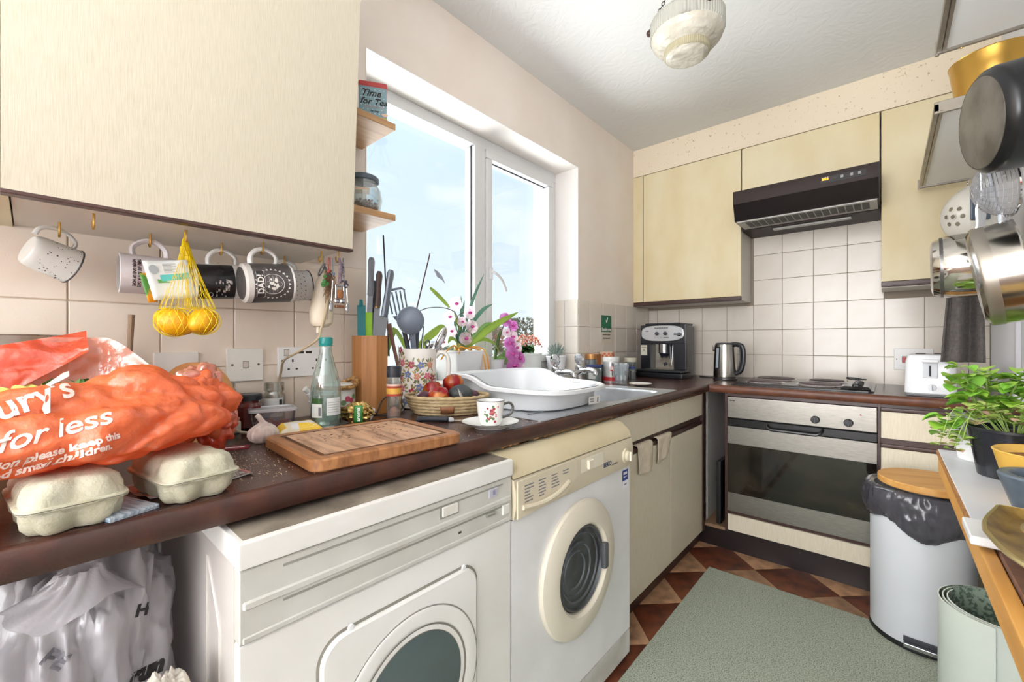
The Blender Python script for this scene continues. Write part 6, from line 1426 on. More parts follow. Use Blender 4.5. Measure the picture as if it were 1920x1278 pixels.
    for loc, s in (((.04, .030, .262), .034), ((.055, .068, .235), .026), ((.05, .030, .205), .022), ((.06, .062, .185), .028), ((.075, .025, .155), .030), ((.075, .070, .135), .030), ((.08, .035, .105), .034), ((.085, .078, .085), .032), ((.09, .035, .052), .036), ((.09, .075, .035), .034), ((.09, .015, .02), .028), ((.09, -.03, .0), .020)):
        flower(t, loc, s, (1, -.6 + rr.uniform(-.5, .5), rr.uniform(-.4, .4)), petal if rr.random() < .3 else petal2, mg)
    for pts, w in (([(0, 0, .07), (.04, .05, .07), (.07, .075, .02), (.075, .08, -.012)], .022), ([(0, 0, .07), (.02, .10, .12), (.03, .13, .165)], .018), ([(0, 0, .07), (.03, -.03, .12), (.05, -.05, .15)], .014), ([(0, 0, .07), (.0, .02, .16), (.015, .02, .21)], .014)):
        blade(pts, w, gr, t, prof=lambda v: math.sin(PI * (.12 + .80 * v)) ** .7, flat_up=(.9, .1, .45))
    # kalanchoe
    t = T('kalanchoe', 'peach-flowered kalanchoe in a white ribbed pot by the taps', 'plant', (-.075, 1.672, zs))
    O('pot', G().lathe([(0, 0), (.066, 0), (.07, .01), (.074, .092), (.076, .094), (.076, .104), (.070, .104), (.066, .09), (0, .09)], 40), M('pot_mint', 'dde2de', .3), t)
    gl = leaf_mesh('leaf', M('kalanchoe_leaf', '47763c', .35), 6, .15, 1.5); bm = G().sph((0, 0, 0), 1, 6).mesh('blossom'); bm.materials.append(M('blossom_peach', 'd98e74', .5))
    b2 = G().sph((0, 0, 0), 1, 6).mesh('blossom'); b2.materials.append(M('blossom_pale', 'dcb5a4', .5)); b3 = G().sph((0, 0, 0), 1, 6).mesh('blossom'); b3.materials.append(M('blossom_red', 'c4543f', .5))
    for k in range(26):
        a = rr.random() * 2 * PI; o = O('leaf', gl, None, t); o.matrix_local = frame((.035 * math.cos(a), .035 * math.sin(a), .098 + rr.random() * .03), (math.cos(a) * .5, math.sin(a) * .5, 1), (-math.sin(a), math.cos(a), 0)) @ Matrix.Diagonal((.045, .045, .045, 1))
    for k in range(150):
        a = rr.random() * 2 * PI; r = .078 * rr.random() ** .5; o = O('blossom', (bm, b2, b3)[0 if k % 3 else (1 if k % 2 else 2)], None, t, loc=(r * math.cos(a), r * math.sin(a), .145 + .045 * (1 - (r / .078) ** 2) + rr.uniform(-.012, .012))); s = rr.uniform(.004, .007); o.scale = (s, s, s * .6)
    # aloe
    t = T('aloe', 'small grey-green aloe in a white pot behind the taps', 'plant', (-.075, 1.925, zs))
    O('pot', G().lathe([(0, 0), (.045, 0), (.055, .075), (.057, .077), (.057, .084), (.051, .084), (.046, .07), (0, .07)], 32), wpot, t)
    am = M('aloe_leaf', '6a7b74', .5, col2='8d9b92', vs=60)
    for k in range(34):
        a = k * 2.4; sp = .25 + .75 * (k / 34); d = Vector((math.cos(a) * sp, math.sin(a) * sp, 1.15 - sp * .6)).normalized(); l = .085 - .02 * sp
        O('leaf', G().tube([Vector((0, 0, .075)), Vector((0, 0, .078)) + d * l * .5, Vector((0, 0, .082)) + d * l], [.0055, .0045, .0006], 6, flat=.5), am, t)
    # bits standing low on the sill
    tag(O('pink_sponge', G().box((-.02, -.04, 0), (.02, .04, .022), .004), M('sponge_pink', 'c58e98', .9), loc=(.055, 1.545, CT + .0045)), 'pink sponge lying behind the dish drainer', 'sponge')
    tag(O('washing_up_bottle', G().lathe([(0, 0), (.026, 0), (.028, .01), (.028, .09), (.012, .115), (.012, .13), (0, .13)], 24), M('bottle_pale', 'd9c9bf', .35), loc=(-.055, 1.345, zs)), 'pale bottle between the square pot and the purple orchid', 'bottle')
build_sill_plants()

# ---------------------------------------------------------------- ceiling light
def build_pendant():
    x, y, z = .782, 1.490, 2.108
    t = T('pendant_light', 'pressed glass bowl pendant hanging on three chains from the ceiling', 'ceiling light', (x, y, 0))
    gm = film('bowl_glass', 'd6d6cc', .42, body='cfcdc0', gloss=.2, rough=.12, transl=.3)
    r = .119
    g = G(); N = 144
    rib = lambda rr_, zz, amp: [(rr_ * (1 + amp * (1 if i % 2 else -1)) * math.cos(2 * PI * i / N), rr_ * (1 + amp * (1 if i % 2 else -1)) * math.sin(2 * PI * i / N), zz) for i in range(N)]
    O('ribbed_band', G().rings([rib(r - .006, z + .052, .0), rib(r, z + .052, .008), rib(r, z + .006, .010), rib(r - .002, z, .008)], caps=(False, False)), gm, t, ang=20)
    pr = M('pebbled_glass', 'd2cdc0', .35, col2='bdb6a6', vs=26, bump=1.0, bs=38, bstretch=(1, 1, 1))
    def pebble(prof):
        q = []
        for (r0, z0), (r1, z1) in zip(prof, prof[1:]): q += [(r0 + (r1 - r0) * k / 6, z0 + (z1 - z0) * k / 6) for k in range(6)]
        gg = G().lathe(q + [prof[-1]], 150)
        for v in gg.v:
            n_ = noise.noise(Vector((v.x * 75, v.y * 75, v.z * 150))); v.z += .0022 * n_; v.x *= 1 + .012 * n_; v.y *= 1 + .012 * n_
        return gg
    O('pebbled_bowl', pebble([(r - .003, z + .0), (r - .008, z - .016), (r - .024, z - .034), (r - .046, z - .044)]), pr, t, ang=180)
    O('inner_ring', G().rings([rib(r - .046, z - .044, .0), rib(r - .047, z - .064, .014), rib(r - .051, z - .068, .0)], caps=(False, False)), M('ring_glass', 'a8a084', .35), t, ang=20)
    O('centre_boss', pebble([(r - .051, z - .068), (r - .066, z - .077), (.02, z - .081), (0, z - .0812)]), pr, t, ang=180)
    bz = M('aged_bronze', '4a3a32', .45, .7)
    O('ceiling_rose', G().lathe([(0, ZC - .001), (.045, ZC - .001), (.045, ZC - .012), (.02, ZC - .03), (0, ZC - .032)], 28), bz, t)
    lk = G().tube([(0, .0045 * math.cos(a), .008 * math.sin(a)) for a in [2 * PI * i / 12 for i in range(12)]], .0014, 5, closed=True).mesh('chain_link'); lk.materials.append(bz)
    O('lamp_holder', G().tube([(0, 0, ZC - .03), (0, 0, z + .08)], .003, 6).lathe([(0, z + .02), (.02, z + .02), (.02, z + .08), (0, z + .085)], 16), bz, t)
    for k in range(3):
        a = -2.75 + 2 * PI * k / 3; p0 = Vector((r * math.cos(a), r * math.sin(a), z + .055)); p1 = Vector((.02 * math.cos(a), .02 * math.sin(a), ZC - .022))
        O('knob', G().sph((1.03 * r * math.cos(a), 1.03 * r * math.sin(a), z + .038), (.010, .010, .011), 12), bz, t)
        n = int((p1 - p0).length / .0125); d = (p1 - p0).normalized()
        for i in range(n + 1):
            o = O('chain_link', lk, None, t); o.matrix_local = frame(p0.lerp(p1, i / n), d, d.orthogonal()) @ Matrix.Rotation(PI / 2 * (i % 2), 4, 'Z')
build_pendant()

# ---------------------------------------------------------------- floor things
def build_floor_things():
    mm = M('mat_fleck', 'b2b9a8', .95, col2='6d7468', vs=270, detail=2, lo=.45, hi=.66, bump=.05, bs=300)
    nt = mm.node_tree; n = nt.nodes; l = nt.links
    tag(O('floor_mat', G().box((.668, -.35, .0005), (1.50, 2.118, .004), .001), mm), 'grey-green flecked vinyl mat lying on the terracotta floor', 'mat')
    t = T('vinyl_roll', 'rolled-up offcut of green flecked vinyl standing by the bin', 'roll', (1.492, 1.440, .0045))
    ro = M('vinyl_back', 'b9c2ba', .5, col2='aab5ac', vs=3)
    def spiral(s, r0, r1, t0, turns): return [((r0 + (r1 - r0) * i / 160) * math.cos(t0 + turns * 2 * PI * i / 160), (r0 + (r1 - r0) * i / 160) * math.sin(t0 + turns * 2 * PI * i / 160)) for i in range(161)]
    sp = spiral(0, .088, .1055, 2.6, 2.3); si = [(x * (1 - .0022 / math.hypot(x, y)), y * (1 - .0022 / math.hypot(x, y))) for x, y in sp]
    O('roll_outside', G().rings([[(x, y, 0) for x, y in sp], [(x, y, .455) for x, y in sp]], close=False, caps=(False, False)), ro, t)
    O('roll_inside', G().rings([[(x, y, 0) for x, y in si], [(x, y, .455) for x, y in si]], close=False, caps=(False, False)), M('vinyl_fleck', '8fa090', .8, col2='55665a', vs=130, detail=2, lo=.45, hi=.56), t)
    O('cut_edge', G().rings([[(x, y, .455) for x, y in sp], [(x, y, .4555) for x, y in si]], close=False, caps=(False, False)), M('vinyl_edge', 'd0d5cd', .6), t)
    # pedal bin
    bx, by, r, H = 1.388, 2.128, .140, .535
    t = T('pedal_bin', 'white pedal bin with black liner and round wooden board on top', 'bin', (bx, by, .0005))
    bw = M('bin_white', 'cfd3d8', .4, col2='c6cad0', vs=2)
    O('body', G().lathe([(0, .02), (r, .02), (r, H), (r - .004, H), (r - .004, .03), (0, .03)], 64), bw, t)
    O('base_ring', G().lathe([(0, 0), (r + .002, 0), (r + .003, .004), (r + .003, .014), (r, .0195), (0, .0195)], 64), black_plastic, t)
    ang = math.atan2(-.98, -.10 + .05)
    m = Matrix.Rotation(ang + PI / 2, 4, 'Z')
    O('pedal', G().box((-.042, -r - .020, .022), (.042, -r - .001, .036), .003, m), M('pedal_chrome', 'b8b9bd', .2, .9), t)
    O('pedal_grip', G().box((-.040, -r - .0205, .0355), (.040, -r - .004, .0395), .001, m).box((-.042, -r - .006, .036), (.042, -r + .001, .052), .001, m), M('pedal_rubber', '3b3c42', .6), t)
    lm = M('liner_black', '4c4b52', .24, col2='3f3e44', vs=6, bump=.6, bs=26, coat=.3)
    def liner(u, v):
        a = 2 * PI * u; hem = .415 + .022 * math.sin(2 * a + 1) + .014 * math.sin(5 * a) + .028 * (math.cos(a - ang + .9) < -.9)
        z = H + .012 - (H + .012 - hem) * v if v > .08 else H + .012 * (v / .08)
        rr_ = r + .004 + .014 * math.sin(PI * min(1, v * 1.05)) ** .7 + .0075 * noise.noise(Vector((math.cos(a) * 5, math.sin(a) * 5, z * 14))) + .006 * (1 - 2 * abs(noise.noise(Vector((math.cos(a) * 9, math.sin(a) * 9, z * 22 + 5)))))
        if v < .08: rr_ = r - .012 + .02 * v / .08
        return (max(rr_, r + .0025 if v > .08 else 0) * math.cos(a), max(rr_, r + .0025 if v > .08 else 0) * math.sin(a), z)
    O('bin_liner', G().grid(liner, 160, 34, closeu=True), lm, t, ang=180)
    tag(O('wooden_board', G().lathe([(0, 0), (.140, 0), (.1425, .003), (.1425, .021), (.140, .024), (0, .024)], 64), M('board_maple', 'cf9c58', .45, col2='bd8745', vs=4, stretch=(1, 12, 6), lo=.35, hi=.65), loc=(bx + .024, by - .010, H + .0135), rot=(0, 0, .4)), 'round pale wooden chopping board lying on the pedal bin', 'board')
    # folded stool and boards between bin and table
    fs = M('folded_card', '9a8f84', .6)
    for k, (x, y, a, c, lab) in enumerate(((1.545, 1.90, .05, 'c9c6c0', 'white folded board standing behind the bin under the table'), (1.575, 1.845, .02, '5a3a2c', 'brown folded board standing behind the bin under the table'), (1.60, 1.79, .02, '3a2a24', 'dark slab standing beside the wall under the table'))):
        tag(O('leaning_board', G().box((-.009, -.12, 0), (.009, .12, .52 - .03 * k), .002), M('lean_%d' % k, c, .5), loc=(x, y, .0005), rot=(0, 0, a)), lab, 'board')
    # dark tray in the niche and the white cloths on the rail
    tag(O('baking_tray', G().box((.628, 2.372, .1155), (.650, 2.83, .44), .004), M('tray_dark', '141316', .4)), 'black baking tray standing in the narrow niche beside the oven', 'tray')
    cm = M('cloth_cream', 'd6cab6', .9, col2='cabda6', vs=30, bump=.3, bs=220)
    for k, (y, w, l_, tw, lab) in enumerate(((1.595, .135, .105, .05, 'cream cloth folded over the dark rail nearer the washing machine'), (1.795, .155, .090, -.25, 'rumpled cream cloth hung over the rail between the cupboard doors'))):
        def cl(u, v, y=y, w=w, l_=l_, tw=tw):
            s = v * 2 - .35
            if s < 0: x, z = .568, .668 + s * .01 + .0
            yy = y + (u - .5) * w * (1 - .35 * max(0, tw * -2) * v) + tw * .1 * v
            if v < .12: x = .5835 - .018 * (1 - v / .12); z = .6645 - .001 * v
            else: x = .5845 + .004 * math.sin(u * 9 + 2 * v) * v + .003; z = .663 - (v - .12) / .88 * l_ - .012 * math.sin(u * 3 + k) * v
            return (x, yy, z)
        tag(O('tea_cloth', G().grid(cl, 18, 20), cm, solid=.003, ang=180), lab, 'cloth')
build_floor_things()

def build_under_counter():
    wb_ = film('white_carrier', 'd4d0d2', .10, body='c9c6c9', gloss=.08, rough=.25, transl=.3, bump=.4, bs=14)
    def sack(label, c, r, seed, amp=.16, mat=wb_, name='carrier_bag', zmin=.0005, n=120):
        def fn(v):
            box = (abs(v.x) ** 3.2 + abs(v.y) ** 3.2 + abs(v.z) ** 3.2) ** (-1 / 3.2)
            return box * fn0(v)
        def fn0(v):
            q = v * 1.6 + Vector((seed, seed * 2, 0)); return 1 + amp * (2.0 * abs(noise.noise(q * 1.6)) + 1.3 * abs(noise.noise(q * 3.1 + Vector((2, 0, 1)))) + .9 * abs(noise.noise(q * 6.3)) + .5 * abs(noise.noise(q * 12)) + .3 * noise.noise(q) - .85)
        g = G().sph(c, r, n, fn=fn)
        for v in g.v: v.z = max(v.z, zmin); v.y = min(v.y, .170); v.z = min(v.z, CT - .042)
        o = O('bag_body', g, mat, None, ang=180); t = T(name, label, 'bag'); o.parent = t; return t, o
    t, o = sack('large white carrier bag stuffed under the worktop, printed in black', (.31, .060, .44), (.155, .100, .315), 3.1, .12)
    bm = bmesh.new(); bm.from_mesh(o.data); tree = BVHTree.FromBMesh(bm); bm.free()
    dr = (Vector((1.2975, 0, 1.06)) - Vector((.5, .06, .65))).normalized()
    def onto(cy, cz, ang):
        ey = Vector((-dr.y, dr.x, 0)).normalized(); ez = dr.cross(ey).normalized(); ca, sa = math.cos(ang), math.sin(ang)
        def f(x, y):
            p = Vector((.55, cy, cz)) + ey * (x * ca - y * sa) + ez * (x * sa + y * ca) + dr * .15; h = tree.ray_cast(p, -dr, .6); return h[0] + dr * .0015 if h[0] else p - dr * .2
        return f
    text('H', .022, black_ink, t, warp=onto(.105, .705, -.1), bold=.001, shear=.15)
    text('PE', .026, M('bag_grey_print', '77747a', .5), t, warp=onto(.015, .68, -.75), bold=.001)
    text('run', .03, black_ink, t, warp=onto(.108, .61, .1), shear=.4, bold=.002)
    text('quality fit', .014, grey_ink, t, warp=onto(.105, .575, .1), shear=.3)
    def knot(u, v):
        a = 2 * PI * u; r_ = .016 + .05 * v ** 1.6 + .008 * abs(math.sin(5 * a + 4 * v)); return (.455 + .75 * r_ * math.cos(a) - .02 * v, .045 + r_ * math.sin(a), .745 - .05 * v + .012 * math.sin(3 * a) * v)
    O('tied_neck', G().grid(knot, 60, 14, closeu=True), film('white_carrier_handle', 'dcdadc', .15, body='d2cfd3', gloss=.08, transl=.3, bump=.3), t, ang=180)
    sack('pale crumpled bag in front of the printed carrier bag, low by the dryer', (.565, .122, .30), (.060, .044, .300), 9.3, .03, M('paper_bag', 'cdc6ba', .6, bump=.3, bs=25))
    sack('lilac-white plastic bag bulging at the foot of the printed carrier', (.572, -.030, .32), (.072, .085, .270), 5.7, .10, film('lilac_bag', 'd9cfd8', .15, body='cbbfcb', gloss=.25, rough=.1, transl=.3, bump=.4, bs=16))
    b = T('storage_box', 'brown fabric storage box against the wall under the worktop', 'box', (.16, -.16, .0005))
    O('box_body', G().box((-.15, -.25, 0), (-.03, .25, .66), .004), M('fabric_brown', '7b6a60', .85, col2='6a5a52', vs=9), b)
    O('box_lid', G().box((-.154, -.255, .66), (-.026, .255, .70), .004), M('fabric_lid', '9a8f86', .85), b)
build_under_counter()

# ---------------------------------------------------------------- right-hand wall: table, pots, shelves and pans
def build_table():
    x0, x1, y0, y1, z = 1.408, XR - .002, .40, 1.744, .75
    t = T('wall_table', 'narrow white-topped table with pine edge along the white wall', 'table', (0, 0, 0))
    wt = M('table_white', 'd5d6da', .35, col2='cbccd1', vs=5)
    O('table_top', G().box((x0, 1.03, z - .018), (x1, y1, z), .001), wt, t)
    O('raw_edge', G().box((x0 - .0025, 1.03, z - .0165), (x0 - .0002, y1, z - .002)), M('raw_edge', 'b07d45', .8, col2='8a5c30', vs=60), t)
    pine = M('pine', 'd9a358', .45, col2='c88f45', vs=4, stretch=(8, .8, 8))
    O('pine_rail', G().box((x0 - .001, y0, z - .060), (x0 + .018, y1 - .02, z - .0185), .003), pine, t)
    O('lower_shelf', G().box((x0 + .019, y0, z - .028), (x1, 1.028, z - .012), .001), M('hardboard', '7d5a48', .7, col2='6c4b3c', vs=40), t)
    for y in (y0 + .02, y1 - .1): O('leg', G().box((x1 - .05, y, .0), (x1 - .01, y + .04, z - .02), .002), pine, t)
    O('cross_bar', G().box((x0 + .018, y1 - .11, z - .06), (x1, y1 - .07, z - .02), .002), pine, t)
    O('white_bracket', G().box((x0 - .012, .985, z - .010), (x0 + .05, 1.085, z + .004), .002), M('bracket_white', 'dcdcde', .4), t)
    zt = z + .0005
    # white pot with basil
    rr = random.Random(40)
    t = T('basil', 'bushy bright green basil in a white pot on the table end', 'plant', (1.500, 1.662, zt))
    O('pot', G().lathe([(0, 0), (.060, 0), (.075, .112), (.077, .114), (.073, .114), (.066, .10), (0, .10)], 36), M('pot_white', ''), t)
    O('soil', G().lathe([(0, .104), (.069, .1)], 20), M('soil', '3d2c22', .95), t)
    lms = [leaf_mesh('leaf', M('basil_%d' % k, c, .35, col2=c2, vs=30), 6, .22, 1.25, .25) for k, (c, c2) in enumerate((('8fbf3a', 'a8d058'), ('6fae36', '8ac048'), ('b2d060', '9cc648')))]
    sm = M('basil_stem', '93ad5a', .5)
    heads = [(-.055, -.045, .235), (-.01, -.02, .215), (.035, -.055, .20), (.085, .0, .215), (.11, -.05, .175), (-.085, -.06, .115), (.0, .03, .22), (.06, .045, .225), (.115, .03, .15), (-.04, -.07, .165), (.03, -.08, .15), (.13, -.02, .20), (.08, -.08, .14)]
    for hx, hy, hz in heads:
        O('stem', G().tube(bez([(hx * .25, hy * .25, .10), (hx * .65, hy * .6, .10 + (hz - .1) * .6), (hx, hy, hz)], 5), .0022, 6), sm, t)
        for k in range(20):
            a = rr.random() * 2 * PI; zz = hz + rr.uniform(-.055, .02); el = rr.uniform(-.2, .5); r0 = .008
            d = Vector((math.cos(a) * math.cos(el), math.sin(a) * math.cos(el), math.sin(el))); s = rr.uniform(.028, .046) * (1 if zz < hz else .7)
            up = Vector((0, 0, 1)); nn = (up - d * up.dot(d)).normalized(); sd = d.cross(nn)
            m = Matrix((sd, d, nn)).transposed().to_4x4(); m.translation = Vector((hx + math.cos(a) * r0, hy + math.sin(a) * r0, zz))
            o = O('leaf', lms[rr.randrange(3)], None, t); o.matrix_local = m @ Matrix.Diagonal((s, s, s, 1))
    # black pot with trailing herb
    t = T('black_plant_pot', 'glossy black pot of trailing parsley-like herb in front of the basil', 'plant', (1.515, 1.490, zt))
    O('pot', G().lathe([(0, 0), (.058, 0), (.074, .105), (.0765, .106), (.0765, .112), (.071, .112), (.066, .098), (0, .098)], 40), M('pot_black', '23252b', .2), t)
    O('soil', G().lathe([(0, .102), (.067, .099)], 20), M('soil', ''), t)
    hl = [leaf_mesh('leaf', M('herb_%d' % k, c, .5), 5, .2, 1.5) for k, c in enumerate(('8fae4a', 'a9bd62', '7d9c3c', 'c9a68e'))]
    for k in range(34):
        a = rr.random() * 2 * PI; out = rr.uniform(.02, .085); zz = .115 + rr.uniform(0, .045); e = Vector((out * math.cos(a), out * math.sin(a), zz))
        if k < 4: e = Vector((-.085 - .012 * k, -.035 + .012 * k, .075 - .02 * (k % 2)))
        O('stem', G().tube(bez([(e.x * .3, e.y * .3, .10), (e.x * .75, e.y * .75, max(zz, .13)), e], 4), .0009, 4), sm, t)
        for j in range(6):
            b = rr.random() * 2 * PI; d = Vector((math.cos(b), math.sin(b), rr.uniform(-.3, .6))).normalized(); s = rr.uniform(.012, .02)
            nn = (Vector((0, 0, 1)) - d * d.z).normalized(); m = Matrix((d.cross(nn), d, nn)).transposed().to_4x4(); m.translation = e + d * .004 + Vector((0, 0, rr.uniform(-.006, .006)))
            o = O('leaf', hl[3 if rr.random() < .14 else rr.randrange(3)], None, t); o.matrix_local = m @ Matrix.Diagonal((s, s, s, 1))
    t = T('yellow_plant_pot', 'yellow plant pot of dry soil behind the blue pot', 'plant pot', (1.542, 1.290, zt))
    O('pot', G().lathe([(0, 0), (.062, 0), (.0845, .092), (.0865, .095), (.0845, .097), (.078, .094), (.071, .075), (0, .075)], 48), M('pot_yellow', 'd6ab4e', .4), t)
    O('soil', G().lathe([(0, .086), (.0745, .082)], 28), M('soil_ochre', '8a5a26', .95, col2='5c3a1c', vs=60), t)
    t = T('blue_plant_pot', 'dark slate-blue glazed pot at the front of the table', 'plant pot', (1.506, 1.136, zt))
    O('pot', G().lathe([(0, 0), (.032, 0), (.045, .022), (.061, .072), (.0625, .079), (.060, .083), (.049, .083), (.046, .077), (.038, .045), (0, .04)], 48), M('pot_slate', '46525f', .3, col2='5c6772', vs=18), t)
    O('soil', G().lathe([(0, .072), (.0455, .069)], 24), M('soil', ''), t)
    # brass tray with cut-out handle
    bt = M('antique_brass', 'b5944e', .32, .65, col2='80622f', vs=26, detail=7, lo=.35, hi=.7, bump=.25, bs=70)
    t = T('brass_tray', 'antique brass tray with cut-out handle hanging over the table edge', 'tray', (1.525, .90, zt + .02), 0)
    out = [(-.118, .02), (-.112, .075), (-.092, .15), (-.086, .168), (-.07, .172), (.0, .165), (.09, .165), (.11, .12), (.12, 0), (.11, -.12), (.06, -.17), (-.02, -.165), (-.08, -.12), (-.108, -.06)]
    O_ = bez(out + [out[0]], 5)[:-1]; O2 = [(p.x, p.y) for p in O_]
    hole = [(-.052 + .021 * math.cos(a), .085 + .05 * math.sin(a)) for a in [2 * PI * i / len(O2) for i in range(len(O2))]]
    st_ = min(range(len(O2)), key=lambda i: abs(math.atan2(O2[i][1] - .085, O2[i][0] + .052))); O2 = O2[st_:] + O2[:st_]
    area_ = sum(O2[i - 1][0] * O2[i][1] - O2[i][0] * O2[i - 1][1] for i in range(len(O2)))
    if area_ < 0: O2 = O2[::-1]
    sc = lambda q, s, cx=-.0, cy=.0: [(cx + (x - cx) * s, cy + (y - cy) * s) for x, y in q]
    Z = lambda q, zz: [(x, y, zz) for x, y in q]
    mid = [((a[0] + b[0]) / 2, (a[1] + b[1]) / 2) for a, b in zip(O2, hole)]
    O('tray_plate', G().rings([Z(hole, .001), Z(mid, .0), Z(O2, .010), Z(sc(O2, 1.02), .014), Z(sc(O2, 1.0), .018), Z(mid, .006), Z(sc(hole, 1.06, -.052, .085), .007), Z(hole, .001)], caps=(False, False)), bt, t)
    O('outer_rim', G().tube([(x, y, .015) for x, y in sc(O2, 1.015)], .0035, 6, closed=True), M('brass_rim', 'cdb883', .3, .8), t)
    O('cutout_rim', G().tube([(x, y, .006) for x, y in sc(hole, 1.03, -.052, .085)], .003, 6, closed=True), M('brass_rim', 'cdb883', .3, .8), t)
    tag(O('folded_cloth', G().box((1.45, .72, zt - .0115), (1.63, 1.02, zt + .019), .006), M('cloth_offwhite', 'cfccc6', .9)), 'off-white folded cloth under the brass tray', 'cloth')
build_table()

def build_right_shelves():
    wm = M('shelf_white', 'f0f0ee', .25); al = M('aluminium_edge', 'a39c92', .3, .8, col2='8e867b', vs=12); dkm = M('edge_dark', '4a4238', .5)
    def shelf(label, x0, y0, y1, z, far=True):
        t = T('wall_shelf', label, 'shelf', (0, 0, z))
        O('board', G().box((x0 + .012, y0 + .008, .003), (XR - .002, y1 - .008, .016)), wm, t)
        O('side_rail', G().box((x0, y0, 0), (x0 + .012, y1, .024), .002).box((x0 + .012, y0, -.001), (x0 + .02, y1, .003), .001), al, t)
        O('end_rail', G().box((x0, y1 - .008, -.006), (XR - .002, y1, .03), .002), al, t)
        O('end_rail', G().box((x0, y0, -.006), (XR - .002, y0 + .008, .03), .002), al, t)
        O('corner_cap', G().box((x0 - .003, y1 - .004, -.008), (x0 + .006, y1 + .003, .034), .001), al, t)
        for x in (x0 + .05, x0 + .19): O('screw', G().lathe([(0, 0), (.0035, 0), (.003, .0015), (0, .002)], 10, frame((x, y1 - .004, -.006), (0, 0, -1), (1, 0, 0))), brass, t)
        return t
    shelf('upper white shelf with aluminium edges nearest the ceiling', 1.405, .75, 1.75, 1.90)
    shelf('lower white shelf with aluminium edges beyond the upper one', 1.402, 1.78, 2.60, 1.742)
    # gold pot standing on the lower shelf
    t = T('gold_plant_pot', 'brushed gold tapered pot standing on the lower metal-edged shelf', 'plant pot', (1.545, 1.98, 1.773))
    O('pot', G().lathe([(0, 0), (.076, 0), (.098, .165), (.1, .168), (.094, .168), (.074, .01), (0, .01)], 48), M('gold_metal', 'c79a45', .28, .85, col2='d8b05c', vs=3), t)
    # hooks rail
    def s_hook(x, y, z):
        return G().tube(bez([(x, y, z - .03), (x - .008, y, z - .042), (x - .016, y, z - .03), (x - .008, y, z - .01), (x, y, z + .004), (x + .008, y, z + .002)], 5), .0022, 6)
    # pans: axis along -x (base towards the room)
    def at(u, v, d):      # point at depth d in front of the photographer's spot
        s_, c_ = math.sin(.7228), math.cos(.7228); a, b = (u - 960) / 797.6, (641.2 - v) / 797.6
        return Vector((1.2975 + d * (a * c_ - s_), d * (c_ + a * s_), 1.06 + d * b))
    unit = lambda q: Vector(q).normalized()
    BPAN = at(1838, 232, .85) - unit((-1, -.25, -.10)) * .105
    LPAN = at(1828, 522, 1.0) - unit((-1, .10, -.17)) * .075
    SPAN = at(1744, 504, 1.25) - unit((-1, .05, -.02)) * .11
    def pan(label, c, ax, r, h, mat, base=None, handle_up=.16, dome=0, hm=None, name='saucepan', rim=None):
        m = frame(c, ax, (0, 0, 1)); t = T(name, label, 'saucepan', mx=m)   # z = from rim towards base
        pr = [(r - .0035, 0), (r, -.001), (r + .002, .0), (r, .004), (r, h - .018 - dome), (r - .003, h - .008 - dome * .6), (r - .012, h - dome * .15), (r * .7, h), (0, h)]
        O('body', G().lathe(pr, 56), mat, t)
        O('inside', G().lathe([(r - .0035, 0), (r - .004, h - .02), (r * .6, h - .006), (0, h - .006)], 48), M('pan_inside', '6f6d6c', .3, .8), t)
        if base: O('base_plate', G().lathe([(0, h + .0012), (r * .68, h + .0012), (r * .86, h + .0002), (r * .88, h - .003)], 48), base, t)
        if rim: O('base_band', G().lathe([(r + .0006, h - .03), (r + .0008, h - .012), (r - .002, h - .007)], 48), rim, t)
        hmm = hm or chrome
        O('handle', G().tube([(r - .004, 0, .012), (r + .02, 0, .008), (r + .06, 0, .006), (r + handle_up, 0, .004)], [.006, .007, .009, .008], 10, flat=1.6), hmm, t)
        O('hanging_loop', G().tube([(r + handle_up + .010 + .012 * math.cos(a), .008 * math.sin(a), .004) for a in [2 * PI * i / 16 for i in range(16)]], .0022, 6, closed=True), hmm, t)
        if name == 'saucepan' and dome: O('hanging_wire', G().tube([(r + handle_up + .02, 0, .004), (r + handle_up + .275, 0, .004)], .0018, 6), hmm, t)
        return t
    bp = M('black_pan', '141517', .3, .2, col2='1f2023', vs=9); bb = M('black_pan_base', '8b8a8a', .3, .75, col2='5a5856', vs=13, detail=8, bump=.1, bs=80)
    pan('dark hard-anodised saucepan hanging highest, worn base facing the room', BPAN, (-1, -.25, -.10), .100, .105, bp, bb, .26, hm=M('pan_handle', 'a9a9ad', .2, .9))
    ss = M('pan_steel', 'b9b4ac', .18, 1, col2='a7a198', vs=14); 
    pan('large brushed steel saucepan hanging below the sieve', LPAN, (-1, .10, -.17), .114, .075, ss, M('pan_steel_base', '9a9287', .3, .9), .20, rim=M('pan_band', 'a39c92', .35, .9))
    pan('small polished steel saucepan hanging behind the large one', SPAN, (-1, .05, -.02), .090, .11, M('pan_polished', 'c9c4bc', .08, 1), None, .09, dome=.035)
    # sieve
    mw = film('sieve_mesh', 'e6e7ea', .66, body='c6c7cb', gloss=.06, rough=.3)
    m = frame(at(1890, 346, .96), (-.95, -.12, -.12), (0, 0, 1)); t = T('sieve', 'round fine-mesh metal sieve hanging between the two big saucepans', 'sieve', mx=m)
    r = .068
    g = G(); N = 26
    O('mesh_bowl', G().lathe([(r * math.cos(a), r * .85 * math.sin(a)) for a in [PI / 2 * i / 10 for i in range(11)]], 40), mw, t)
    for k in range(N):
        a = 2 * PI * k / N; g.tube([(r * 1.003 * math.cos(b) * math.cos(a), r * 1.003 * math.cos(b) * math.sin(a), r * .853 * math.sin(b)) for b in [PI / 2 * i / 8 for i in range(9)]], .0003, 3)
